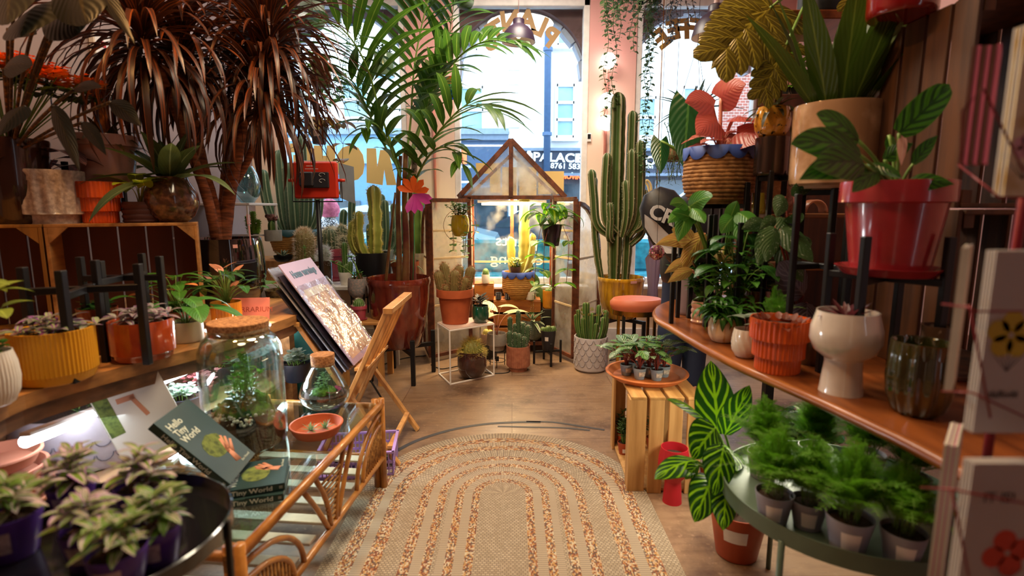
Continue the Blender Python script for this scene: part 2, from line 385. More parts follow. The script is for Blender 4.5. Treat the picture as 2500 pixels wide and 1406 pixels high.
def rosette(c,n,L,W,m,el=(.1,1.4),dr=1.0,sh='strap',fold=.25,part='leaves',z=0,at=None,nn=8,r0=.1,cols=3,Lm=.6):
    s=c.s; g=c.rng; mb=c.part(part,m); o=V(at)*s if at else V((0,0,0)); o=o+V((0,0,c.top+z*s))
    for i in range(n):
        a=i*2.4+g.uniform(-.2,.2); fr=i/max(1,n-1); e=el[1]+(el[0]-el[1])*fr+g.uniform(-.12,.12); k=(Lm+(1-Lm)*fr)*g.uniform(.8,1.1)
        d=V((cos(a)*cos(e),sin(a)*cos(e),sin(e)))
        leaf(mb,o+V((cos(a),sin(a),0))*c.r*r0,d,L*s*k,W*s,sh,dr*g.uniform(.7,1.3)*(.4+.6*cos(e)),fold,nn,g.random(),cols=cols,side=V((sin(a),-cos(a),0)))
def trail(c,n,LN,L,W,m,sm,sh='ovate',step=None,out=18,part='leaves',lm_=.6,az=None,rim=.9,st=.7,zz=0,sway=6):
    s=c.s; g=c.rng; mb=c.part(part,m); ms=c.part('stems',sm); step=step or L*.55
    for i in range(n):
        a=i*2.4+g.uniform(-.4,.4) if az is None else g.uniform(*az); ln=LN*g.uniform(lm_,1); k=max(4,int(ln/step))
        pts=[V((c.r*rim*cos(a)*.7,c.r*rim*sin(a)*.7,c.top+zz*s)),V((c.r*1.1*cos(a),c.r*1.1*sin(a),c.top+(zz+5)*s))]
        x=c.r*1.15+out*s*g.random(); y=c.top+zz*s; ph=g.random()*6
        for j in range(k):
            y-=step*s; pts.append(V((x*cos(a)+sway*s*sin(j*.5+ph),x*sin(a)+sway*s*.6*cos(j*.4+ph),y)))
        tube(ms,pts,st*s,4)
        for j,q in enumerate(pts[1:]):
            for e in (0,1):
                b=a+j*1.3+e*PI+g.uniform(-.4,.4); kk=g.uniform(.7,1.1)
                leaf(mb,q,(cos(b),sin(b),-.1),L*s*kk,W*s*kk,sh,.6,.15,4,g.random())
def column(mb,pts,r,ribs=6,dep=.28,n=None,rn=.5,taper=.75,wob=0):
    pts=[V(p) for p in pts]; N_=len(pts); per=6; n=ribs*per; vs=[];us=[]; prev=V((1,0,0))
    rs=[]
    for i in range(N_):
        t=i/(N_-1); rr=r*(taper+(1-taper)*min(1,t*4)); 
        rr*=(1+wob*sin(i*2.1)); rs.append(rr)
    d=(pts[-1]-pts[-2]).normalized(); P=list(pts)
    for j in range(1,5): P.append(pts[-1]+d*r*1.1*sin(j*PI/8)); rs.append(rs[N_-1]*max(.04,cos(j*PI/8)))
    for i,p in enumerate(P):
        d=(P[min(i+1,len(P)-1)]-P[max(i-1,0)]).normalized(); a=(prev-d*prev.dot(d)).normalized(); prev=a; b=d.cross(a)
        for k in range(n):
            t=2*PI*k/n; q=(k%per)/per; rr=rs[i]*(1-dep*(1-abs(2*q-1)))
            vs.append(p+(a*cos(t)+b*sin(t))*rr); us.append((abs(2*q-1),i*.3))
    L=len(P)
    mb.add(vs,[(i*n+k,i*n+(k+1)%n,(i+1)*n+(k+1)%n,(i+1)*n+k) for i in range(L-1) for k in range(n)]+[tuple((L-1)*n+k for k in range(n))],us,rn)
    return P,rs
def spines(mb,P,rs,ribs,g,ln,k=3,w=.08,up=0,den=1):
    for i in range(1,len(P)):
        q=P[i]; d=(P[i]-P[i-1]).normalized(); a=V((1,0,0)); a=(a-d*a.dot(d)).normalized(); b=d.cross(a)
        for r in range(ribs):
            if g.random()>den: continue
            t=2*PI*r/ribs; o=(a*cos(t)+b*sin(t))
            for j in range(k):
                e=(o+V((g.uniform(-.8,.8),g.uniform(-.8,.8),g.uniform(-.6,.8)+up))).normalized(); p=q+o*rs[i]*.98+d*(g.random()-.5)*(P[i]-P[i-1]).length; sd=e.orthogonal().normalized()*ln*w
                mb.add([p-sd,p+sd,p+e*ln*g.uniform(.6,1.1)],[(0,1,2)],smooth=False)
def cacti(c,L,m,ribs=6,dep=.28,sp=None,spm=None,spk=3,seg=9,wob=0,part='cactus',bend=.35,w=.08):
    """L: (dx,dy, tipdx,tipdy, height, radius)"""
    s=c.s; mb=c.part(part,m); ms=c.part('spines',spm) if sp else None
    for (dx,dy,tx,ty,H,r) in L:
        p0=V((dx*s,dy*s,c.top-2*s)); p2=V(((dx+tx)*s,(dy+ty)*s,c.top+H*s-r*s)); p1=V((p0.x+(p2.x-p0.x)*(1-bend)*1.5,p0.y+(p2.y-p0.y),p0.z+(p2.z-p0.z)*bend))
        k=max(seg,int(H/10)); P,rs=column(mb,bez(p0,p1,p2,k),r*s,ribs,dep,wob=wob,rn=c.rng.random())
        if sp: spines(ms,P,rs,ribs,c.rng,sp*s,spk,w)
def fuzzy(c,items,m,hm,ln=6,dens=900,w=.05,ribs=14,part='cactus',part2='hair'):
    s=c.s; g=c.rng; mb=c.part(part,m); mh=c.part(part2,hm)
    for (dx,dy,tx,ty,H,r) in items:
        p0=V((dx*s,dy*s,c.top-2*s)); p2=V(((dx+tx)*s,(dy+ty)*s,c.top+H*s-r*s)); P,rs=column(mb,bez(p0,(p0+p2)/2,p2,8),r*s,ribs,.1)
        for i in range(dens):
            k=g.random()*(len(P)-1.01); j=int(k); q=P[j].lerp(P[j+1],k-j); R=rs[j]+(rs[j+1]-rs[j])*(k-j); a=g.random()*2*PI; o=V((cos(a),sin(a),0)); 
            e=(o+V((g.uniform(-.7,.7),g.uniform(-.7,.7),g.uniform(-.5,.9)+(.9 if j>8 else 0)))).normalized(); p=q+o*R*.96; sd=e.orthogonal().normalized()*ln*s*w
            mh.add([p-sd,p+sd,p+e*ln*s*g.uniform(.6,1.2)],[(0,1,2)],smooth=False)
def ferny(c,n,H,R,m,sm,nb=11,nd=9,L=26,part='fronds'):
    s=c.s; g=c.rng; mb=c.part(part,m); ms=c.part('stems',sm)
    for i in range(n):
        a=i*2.4+g.uniform(-.4,.4); fr=(i+.5)/n; hh=H*s*g.uniform(.55,1.05)*(1-.45*fr); rr=R*s*fr*g.uniform(.7,1.15)
        p0=V((c.r*.4*cos(a),c.r*.4*sin(a),c.top)); p2=V((rr*cos(a),rr*sin(a),c.top+hh)); p1=V((rr*.25*cos(a),rr*.25*sin(a),c.top+hh*1.25)); pts=bez(p0,p1,p2,14); tube(ms,pts,.5*s,3)
        for j in range(nb):
            t=.3+.7*j/nb; q=pts[int(t*14)]; d=(pts[min(14,int(t*14)+1)]-pts[int(t*14)-1]).normalized(); sd=d.cross(V((0,0,1))).normalized()
            for e in (-1,1):
                bl=L*s*(1.15-t)*g.uniform(.7,1.1); bd=(sd*e+d*.7+V((0,0,g.uniform(-.15,.2)))).normalized(); up=bd.cross(d).normalized()
                for k in range(nd):
                    u=(k+.5)/nd; b0=q+bd*bl*u
                    nl=bl*.42*(1-u*.55)
                    for e2 in(-1,1):
                        v=(bd*.6+bd.cross(up)*e2+up*g.uniform(-.3,.3)).normalized(); w_=bd*(bl*.035)
                        mb.add([b0-w_,b0+w_,b0+v*nl],[(0,1,2)],[(0,0),(1,0),(.5,1)],g.random(),smooth=False)
                mb.add([q,q+up*bl*.03,q+bd*bl],[(0,1,2)],smooth=False)
# ================================================================ THE ROOM
def st(o): o['kind']='structure'; return o
YW=5.5; XL=-2.62; XR=2.75; ZC=3.75; YB=-1.6
pink=pm('pink_wall','dba8a2',.75,h2='cf9a96',n=.15); cream=pm('cream_wall','efdcc6',.75,h2='e6d0b6',n=.12)
# front wall: pink above, cream below; built round three window openings
WIN=[(-2.36,-1.05),(-.58,.76),(1.22,2.46)]; ZS=.62; ZT=3.4
def frontwall():
    # vertical blend of two colours: cream low, pink high
    M,t,out=nt('front_wall_paint'); p=N(t,'BsdfPrincipled'); t.links.new(p.outputs[0],out.inputs[0]); tc=N(t,'TexCoord'); sp=N(t,'SeparateXYZ'); t.links.new(tc.outputs['Object'],sp.inputs[0])
    f=mth(t,'MULTIPLY',mth(t,'SUBTRACT',sp.outputs[2],1.5),.7,True); t.links.new(mix(t,f,C('f0dcc4'),C('d79c98')),p.inputs['Base Color']); p.inputs['Roughness'].default_value=.7
    mb=MB(); xs=[XL]+[x for w_ in WIN for x in w_]+[XR]
    for i in range(0,len(xs),2): box(mb,((xs[i]+xs[i+1])/2,YW+.1,ZC/2),(xs[i+1]-xs[i],.2,ZC))
    for a,b in WIN:
        box(mb,((a+b)/2,YW+.1,(ZT+ZC)/2),(b-a,.2,ZC-ZT)); box(mb,((a+b)/2,YW+.1,ZS/2),(b-a,.2,ZS))
    st(mb.build('wall_front',M))
frontwall()
def slab(name,c,s,m): mb=MB(); box(mb,c,s); return st(mb.build(name,m))
slab('wall_left',(XL-.05,(YW+YB)/2,ZC/2),(.1,YW-YB,ZC),pm('left_wall','8f7c7a',.8,n=.1)); slab('wall_right',(XR+.05,(YW+YB)/2,ZC/2),(.1,YW-YB,ZC),pink)
slab('wall_back',(0,YB-.05,ZC/2),(XR-XL,.1,ZC),pm('back_wall','6b4436',.8)); slab('ceiling',((XL+XR)/2,(YW+YB)/2,ZC+.05),(XR-XL,YW-YB,.1),pm('ceiling_paint','d8bdb6',.8))
for i,(a,b) in enumerate([(XL,-1.05),(-1.05,1.22),(1.22,XR)]):
    mb=MB(); box(mb,((a+b)/2,YW-.012,.075),(b-a,.024,.15),bev=.004); st(mb.build('baseboard_front' if i==1 else 'baseboard_front',white))
# floor
def floor():
    M,t,out=nt('worn_wood_floor'); p=N(t,'BsdfPrincipled'); t.links.new(p.outputs[0],out.inputs[0]); tc=N(t,'TexCoord')
    br=N(t,'TexBrick'); br.inputs['Scale'].default_value=1; br.inputs['Brick Width'].default_value=1.6; br.inputs['Row Height'].default_value=.62; br.inputs['Mortar Size'].default_value=.003
    br.inputs['Color1'].default_value=C('967a62'); br.inputs['Color2'].default_value=C('856850'); br.inputs['Mortar'].default_value=C('6b4a33'); t.links.new(tc.outputs['Object'],br.inputs[0])
    mp=N(t,'Mapping'); mp.inputs['Scale'].default_value=(1,6,1); t.links.new(tc.outputs['Object'],mp.inputs[0]); nz=N(t,'TexNoise'); nz.inputs['Scale'].default_value=5; nz.inputs['Detail'].default_value=8; t.links.new(mp.outputs[0],nz.inputs[0])
    n2=N(t,'TexNoise'); n2.inputs['Scale'].default_value=1.7; n2.inputs['Detail'].default_value=7; n2.inputs['Roughness'].default_value=.65; t.links.new(tc.outputs['Object'],n2.inputs[0])
    c=mix(t,mth(t,'MULTIPLY',mth(t,'SUBTRACT',nz.outputs['Fac'],.48,True),2.2,True),br.outputs[0],C('5f4536'))
    c=mix(t,mth(t,'MULTIPLY',mth(t,'SUBTRACT',n2.outputs['Fac'],.49,True),5,True),c,C('4a3024'))
    n4=N(t,'TexNoise'); n4.inputs['Scale'].default_value=38; n4.inputs['Detail'].default_value=3; t.links.new(tc.outputs['Object'],n4.inputs[0])
    c=mix(t,mth(t,'MULTIPLY',mth(t,'SUBTRACT',n4.outputs['Fac'],.6,True),4,True),c,C('a88a70'))
    t.links.new(c,p.inputs['Base Color']); rr=mth(t,'ADD',mth(t,'MULTIPLY',n2.outputs['Fac'],.4),.2); t.links.new(rr,p.inputs['Roughness'])
    mb=MB(); box(mb,((XL+XR)/2,(YW+YB)/2,-.05),(XR-XL+.2,YW-YB,.1)); st(mb.build('floor',M))
floor()
# windows
wglass=glass('window_glass','f4fbff',.10)
stone=pm('arch_stone','c9c4cc',.8,h2='a9a4b0'); span=pm('arch_spandrel','8a6058',.85,h2='6a4540',n=.6,ns=6)
for i,(a,b) in enumerate(WIN):
    r=T('window_%d'%(i+1),'','window',((a+b)/2,YW,ZS)); del r['label'],r['category']; st(r); W_=b-a; H_=ZT-ZS
    mb=MB()
    for x in(-W_/2+.03,W_/2-.03): box(mb,(x,.06,H_/2),(.06,.1,H_),bev=.006)
    for z in(.03,H_-.03): box(mb,(0,.06,z),(W_,.1,.06),bev=.006)
    mb.build('window_frame',white,r); mb=MB(); box(mb,(0,.08,H_/2),(W_-.1,.006,H_-.1)); mb.build('pane',wglass,r)
    mb=MB(); box(mb,(0,-.09,-.015),(W_+.04,.2,.03),bev=.006); mb.build('sill',white,r)
    # masonry arch outside the frame
    mb=MB(); R=W_/2-.0; zc=H_-R+.0; n=28
    for k in range(n):
        t0=PI*k/n; t1=PI*(k+1)/n
        q=[(-R*cos(t0),zc+R*sin(t0)),(-R*cos(t1),zc+R*sin(t1)),(-R*cos(t1),H_+.05),(-R*cos(t0),H_+.05)]
        if k==0: q[0]=(-R,zc);q[3]=(-R-.05,H_+.05)
        vs=[(x,.2,z) for x,z in q]+[(x,.42,z) for x,z in q]
        mb.add(vs,[(0,1,2,3),(7,6,5,4),(0,4,5,1),(3,2,6,7),(0,3,7,4),(1,5,6,2)],smooth=False)
    mb.build('arch_spandrel',span,r)
    mb=MB()
    for k in range(11):
        t0=PI*k/11+.01; t1=PI*(k+1)/11-.01; r0=R-(.05 if k%2==0 else .025)
        q=[]
        for tt,rr in((t0,r0),(t1,r0),(t1,R+.005),(t0,R+.005)): q.append((-rr*cos(tt),zc+rr*sin(tt)))
        vs=[(x,.3,z) for x,z in q]+[(x,.46,z) for x,z in q]
        mb.add(vs,[(0,1,2,3),(7,6,5,4),(0,4,5,1),(3,2,6,7),(0,3,7,4),(1,5,6,2)],smooth=False)
    mb.build('arch_stone',stone,r)
# lettering stuck on the glass (seen from behind, so mirrored)
gl1=pm('gold_vinyl','9c7642',.55,n=.05); gl2=pm('cream_vinyl','ecc983',.6,n=.05); gl3=pm('white_script','e8eef2',.6)
YG=YW+.07
def arcletters(chars,label,pts,size):
    r=T('window_lettering',label,'sign',aY(pts[0][0],pts[0][1],YG))
    for ch,(px,py,rot) in zip(chars,pts):
        p=aY(px,py,YG)-r.location
        text(r,'letter',ch,size,gl1,p,(PI/2,math.radians(rot),0),True,.002,off=.012)
arcletters('PLANTS','gold arched PLANTS lettering on the middle window',[(1342,92,37),(1318,66,24),(1287,50,5),(1246,53,-8),(1212,77,-30),(1195,102,-32)],.25)
arcletters('COFFEE','gold arched COFFEE lettering on the right window',[(1755,93,22),(1725,72,12),(1696,72,6),(1670,73,-4),(1645,75,-14),(1616,95,-38)],.25)
def line_text(s,label,px,py,Y,size,m,mirror,rot=0,sx=1,off=0,name='window_lettering',space=1,ext=.002):
    r=T(name,label,'sign',aY(px,py,Y)); text(r,'letters',s,size,m,(0,0,0),(PI/2,math.radians(rot),0),mirror,ext,off,sx,space=space); return r
nl=T('window_lettering','big cream mirrored block letters on the left window','sign',aY(855,410,YG))
for q in ([(895,362),(918,362),(921,408),(928,366),(948,366),(968,452),(944,452),(938,414),(934,452),(895,446)],
  [(820,400),(824,376),(836,360),(855,354),(874,360),(886,378),(890,402),(886,424),(874,438),(856,443),(838,438),(826,424)],
  [(766,355),(786,355),(788,380),(796,380),(798,355),(818,355),(818,436),(798,436),(796,408),(788,408),(786,436),(766,436)],
  [(708,350),(762,350),(762,436),(732,436),(732,398),(716,398),(716,378),(732,378),(732,372),(708,372)]):
    mb=MB(); P_=[aY(x,y,YG)-nl.location for x,y in q]; n=len(P_); vs=[(p.x,0,p.z) for p in P_]+[(p.x,.006,p.z) for p in P_]
    mb.add(vs,[tuple(range(n)),tuple(range(n,2*n))[::-1]]+[(i,(i+1)%n,n+(i+1)%n,n+i) for i in range(n)],smooth=False); mb.build('letter',gl2,nl)
mb=MB(); p=aY(1270,430,YG)
for (x0,x1,y0,y1) in ((1162,1196,398,424),(1196,1222,398,470),(1226,1262,408,478),(1268,1310,408,478),(1314,1377,418,474)):
    a=aY(x0,y1,YG);b=aY(x1,y0,YG); box(mb,((a.x+b.x)/2,YG,(a.z+b.z)/2),(b.x-a.x,.004,b.z-a.z),bev=0)
tag(mb.build('window_lettering',gl2),'cream block lettering on the middle window behind the greenhouse roof','sign')
line_text('plants','white mirrored handwriting on glass behind greenhouse, upper line',1262,590,YG,.16,gl3,True,3,1.2)
line_text('coming','white mirrored handwriting on glass behind greenhouse, lower line',1262,634,YG,.16,gl3,True,2,1.2)
mb=MB(); q=[(1578,512),(1566,484),(1562,472),(1568,466),(1576,480),(1582,500),(1586,480),(1582,455),(1576,445),(1580,440),(1588,450),(1590,470),(1584,500),(1578,512)]
tube(mb,cat([aY(a,b,YG) for a,b in q],4),.012,6); tag(mb.build('window_lettering',gl2),'cream heart squiggle painted on the right window','sign')
# ---------------------------------------------------------------- outside
YS=14.0
render=pm('white_render','e9e7e4',.9,h2='d8d8da',n=.25,ns=1.5); dk=pm('dark_fascia','26334a',.5,n=.1); blu=pm('blue_shopfront','5d8cb0',.5,n=.2); blu2=pm('light_blue_fascia','86b6d8',.5)
dgl=pm('dark_shop_glass','24303a',.1,n=.6,ns=2,h2='4a5a66'); wpane=pm('sash_pane','7fa6b8',.15,n=.3,ns=2,h2='a8ccd8'); led=pm('cream_sign','e8eef0',.5,em=.6)
st(tag(slab('ground',(0,14,-.06),(60,16.7,.1),pm('asphalt','5a6470',.6,h2='454e58',ns=2)),'','') ); g_=bpy.data.objects['ground']; del g_['label'],g_['category']
mb=MB(); box(mb,(0,YW+1.9,.03),(30,3.2,.08)); box(mb,(0,YS-.9,.05),(40,1.8,.12)); m_=mb.build('pavement',pm('paving','9aa0a6',.7,ns=6)); m_['kind']='structure'
def bx(mb,x0,y0,x1,y1,Y,dep,off=0):
    a=aY(x0,y1,Y); b=aY(x1,y0,Y); box(mb,((a.x+b.x)/2,Y-off+dep/2,(a.z+b.z)/2),(b.x-a.x,dep,b.z-a.z))
def bpart(root,name,rects,m,Y,dep,off,label=None):
    mb=MB()
    for r in rects: bx(mb,*r,Y,dep,off)
    mb.v=[(a-root.location.x,b-root.location.y,c-root.location.z) for a,b,c in mb.v]; return mb.build(name,m,root,label)
bl=T('rendered_building','white rendered building with dark barber shop fascia across the street','building',(1.0,YS,0))
L0=-30
bpart(bl,'wall',[(1243,-400,1545,420)],render,YS,.6,0); bpart(bl,'wall',[(1545,-400,1790,420)],render,YS,.6,-.0)
bpart(bl,'quoin',[(1243,145+i*35,1268,172+i*35) for i in range(5)],pm('rough_stone','d8d4cf',.9,b=1,bs=20),YS,.1,.04)
def sash(root,x0,y0,x1,y1,Y=YS,bars=2):
    f=MB(); 
    a=aY(x0,y1,Y)-root.location; b=aY(x1,y0,Y)-root.location; w_=b.x-a.x; h_=b.z-a.z; cx=(a.x+b.x)/2; cz=(a.z+b.z)/2; t=.07
    for x in(a.x,b.x): box(f,(x,-.05,cz),(t,.12,h_+t))
    for k in range(bars+1): box(f,(cx,-.05,a.z+h_*k/bars),(w_,.12,t))
    box(f,(cx,-.1,a.z-.08),(w_+.25,.25,.08))
    fo=f.build('window',white,root); p=MB(); box(p,(cx,-.03,cz),(w_,.02,h_)); p.build('pane',wpane,fo)
sash(bl,1357,210,1402,335,bars=3); sash(bl,1360,70,1402,112,bars=1); sash(bl,1545,240,1600,335); sash(bl,1660,215,1700,335)
bpart(bl,'fascia',[(1262,371,1740,424)],dk,YS,.3,.22); bpart(bl,'fascia_ledge',[(1255,364,1745,371),(1255,424,1745,431)],pm('ledge','6f7e92',.6),YS,.35,.3)
bpart(bl,'shopfront',[(1262,431,1745,650)],pm('shop_dark','3a4654',.6,n=.6,ns=2),YS,.2,.05)
bpart(bl,'shop_window',[(1275,450,1420,590),(1535,440,1570,600),(1590,440,1700,600)],dgl,YS,.05,.1)
def sg(root,s,px,py,size,m,sx=1,off=0,shear=0):
    p=aY(px,py,YS)-root.location; p.y=-.28; return text(root,'sign_lettering',s,size,m,p,(PI/2,math.radians(2),0),False,.01,off,sx)
sg(bl,'PALACE',1358,388,.30,led,1.15,.008); sg(bl,'0 8761 5835',1375,408,.19,led,1.05,.003); sg(bl,'BARBER SHOP',1508,393,.30,led,1.15,.008); sg(bl,'hair salon',1560,408,.15,led)
sg(bl,'2087618835',1553,428,.11,led); sg(bl,'00pm - Saturday 8',1397,427,.11,led)
sg(bl,'MOVING?',1400,434,.14,pm('neon_orange','ff5a20',.5,em=3),1.1,.006)
mb=MB()
for (x,y,rx,rz) in ((1291,372,.05,.05),(1291,384,.09,.12)): 
    p=aY(x,y,YS)-bl.location; lathe(mb,[(.001,-rz),(rx,-rz*.6),(rx,rz*.6),(.001,rz)],12,c=(p.x,-.25,p.z))
mb.build('emblem',led,bl)
dp=T('drainpipe','tall blue-grey drainpipe on the white building across the street','pipe',aY(1333,424,YS)+V((0,-.3,0))); mb=MB(); H_=9
tube(mb,[(0,0,-.3),(0,0,H_)],.085,14); mb.build('pipe',pm('pipe_blue','4a6488',.5),dp); mb=MB()
for z in (.9,2.9,3.5): lathe(mb,[(.085,0),(.12,.01),(.12,.09),(.085,.1)],16,c=(0,0,z))
mb.build('collar',pm('pipe_blue','4a6488',.5),dp)
b2=T('blue_shop_building','white building with light blue shopfronts across the street','building',(-3,YS,0))
bpart(b2,'wall',[(300,-400,1243,322)],render,YS,.6,.0); bpart(b2,'cornice',[(660,318,1242,332)],pm('cornice','8796a6',.8),YS,.6,.35)
bpart(b2,'fascia',[(660,332,1000,400)],blu2,YS,.3,.15); bpart(b2,'fascia',[(1000,345,1242,440)],pm('navy_fascia','3c5474',.5),YS,.3,.17)
bpart(b2,'fascia_ledge',[(1000,332,1242,345)],pm('ledge','6f7e92',.6),YS,.4,.3); bpart(b2,'shopfront',[(640,400,1242,660)],blu,YS,.2,0)
bpart(b2,'shop_window',[(700,425,780,600),(790,425,825,600),(835,490,880,610),(905,490,955,610),(1010,450,1090,610),(1120,458,1238,620)],dgl,YS,.04,.06)
bpart(b2,'light_strip',[(1118,443,1160,447),(1000,356,1240,359)],pm('strip_white','ffffff',.5,em=4),YS,.05,.2)
bpart(b2,'poster',[(1112,365,1141,402)],pm('orange_poster','e8894a',.6),YS,.03,.2); 
pp=aY(1128,382,YS)-b2.location; pp.y=-.23; text(b2,'poster_lettering','J\n0',.22,pm('poster_red','b02a20',.6),pp,(PI/2,0,0),ext=.005)
pp=aY(1130,409,YS)-b2.location; pp.y=-.2; text(b2,'sign_lettering','ON ORDER',.09,led,pp,(PI/2,0,0),ext=.005)
for r_ in ((1125,215,1180,325),(978,210,1004,330),(700,240,760,335),(840,200,900,290)): sash(b2,*r_)
sash(b2,1125,40,1165,125,bars=1)
brick=T('brick_building','red brick gable end beyond the white buildings at right','building',aY(1830,600,YS+3)); brick.location.z=0
M,t,out=nt('red_brick'); p=N(t,'BsdfPrincipled'); t.links.new(p.outputs[0],out.inputs[0]); b_=N(t,'TexBrick'); b_.inputs['Scale'].default_value=3; b_.inputs['Color1'].default_value=C('a5503c'); b_.inputs['Color2'].default_value=C('8c4636'); b_.inputs['Mortar'].default_value=C('c8b8ac')
tc=N(t,'TexCoord'); mp=N(t,'Mapping'); mp.inputs['Rotation'].default_value=(PI/2,0,0); t.links.new(tc.outputs['Object'],mp.inputs[0]); t.links.new(mp.outputs[0],b_.inputs[0]); t.links.new(b_.outputs[0],p.inputs['Base Color'])
mb=MB(); l=brick.location; P_=[aY(x,y,YS+3)-l for x,y in((1700,620),(2000,620),(2000,60),(1815,110),(1700,190))]
vs=[(q.x,0,q.z) for q in P_]+[(q.x,3,q.z) for q in P_]; mb.add(vs,[(4,3,2,1,0)[::-1],(5,6,7,8,9)]+[(i,(i+1)%5,5+(i+1)%5,5+i) for i in range(5)],smooth=False); mb.build('wall',M,brick)
mb=MB(); beam(mb,(P_[4].x-.1,-.1,P_[4].z),(P_[3].x,-.1,P_[3].z+.05),.3,.25); mb.build('roof_edge',pm('slate','4a5058',.7),brick)
# cars
def car(px,Y,label,body,h=1.45,L=4.2):
    o=aY(px,600,Y); r=T('car',label,'car',(o.x,Y,0)); cm=pm('car_'+body,body,.25,coat=.8,n=0); mb=MB(); P=[(-L/2,.35),(-L/2,.75),(-L/2+.25,.92),(-L*.28,1.0),(-L*.12,1.38),(0,h),(L*.22,h-.02),(L*.38,1.05),(L/2-.1,.95),(L/2,.7),(L/2,.35)]
    n=len(P); vs=[(x,y,z) for y in(-.85,.85) for x,z in P]; mb.add(vs,[tuple(range(n)),tuple(range(n,2*n))[::-1]]+[(i,(i+1)%n,n+(i+1)%n,n+i) for i in range(n)],smooth=False); mb.build('body',cm,r)
    mb=MB(); G=[(-L*.26,1.02),(-L*.11,1.33),(L*.2,1.36),(L*.33,1.05)]; mb.add([(x,y,z) for y in(-.865,.865) for x,z in G],[(0,1,2,3),(4,7,6,5)],smooth=False); mb.build('side_window',dgl,r)
    for x in(-L*.32,L*.32):
        for y in (-.8,.8):
            mb=MB(); lathe(mb,[(.01,-.1),(.2,-.1),(.31,-.08),(.33,0),(.31,.08),(.2,.1),(.01,.1)],24); o=mb.build('wheel',pm('tyre','15161a',.7),r); o.rotation_euler=(PI/2,0,0); o.location=(x,y,.33)
car(930,9.2,'pale blue parked car seen behind the cacti','b9d4e6'); car(1330,11.6,'dark parked car seen through the greenhouse','39485a')
car(1700,9.3,'white van half hidden behind the tall cactus','dfe8ee',1.7,3.4)
# bench cushions outside
for px,Y,w_,lab in ((1560,6.4,1.4,'teal cushioned bench outside the right window'),(1235,6.3,1.5,'teal cushioned bench outside the middle window'),(850,6.5,1.5,'pale blue outdoor chair seat by the seated person')):
    p=aY(px,660,Y); r=T('outdoor_bench',lab,'bench',(p.x,Y,.07)); mb=MB(); box(mb,(0,0,.5),(w_,.42,.12),bev=.05); box(mb,(0,.22,.75),(w_,.1,.4),bev=.04)
    mb.build('cushion',pm('teal_cushion','2f9aae' if px!=850 else '8cc4e4',.8,n=.5,ns=14,h2='1c5f70'),r); mb=MB()
    for x in(-w_/2+.1,w_/2-.1): box(mb,(x,0,.22),(.06,.38,.44))
    mb.build('frame',black,r)
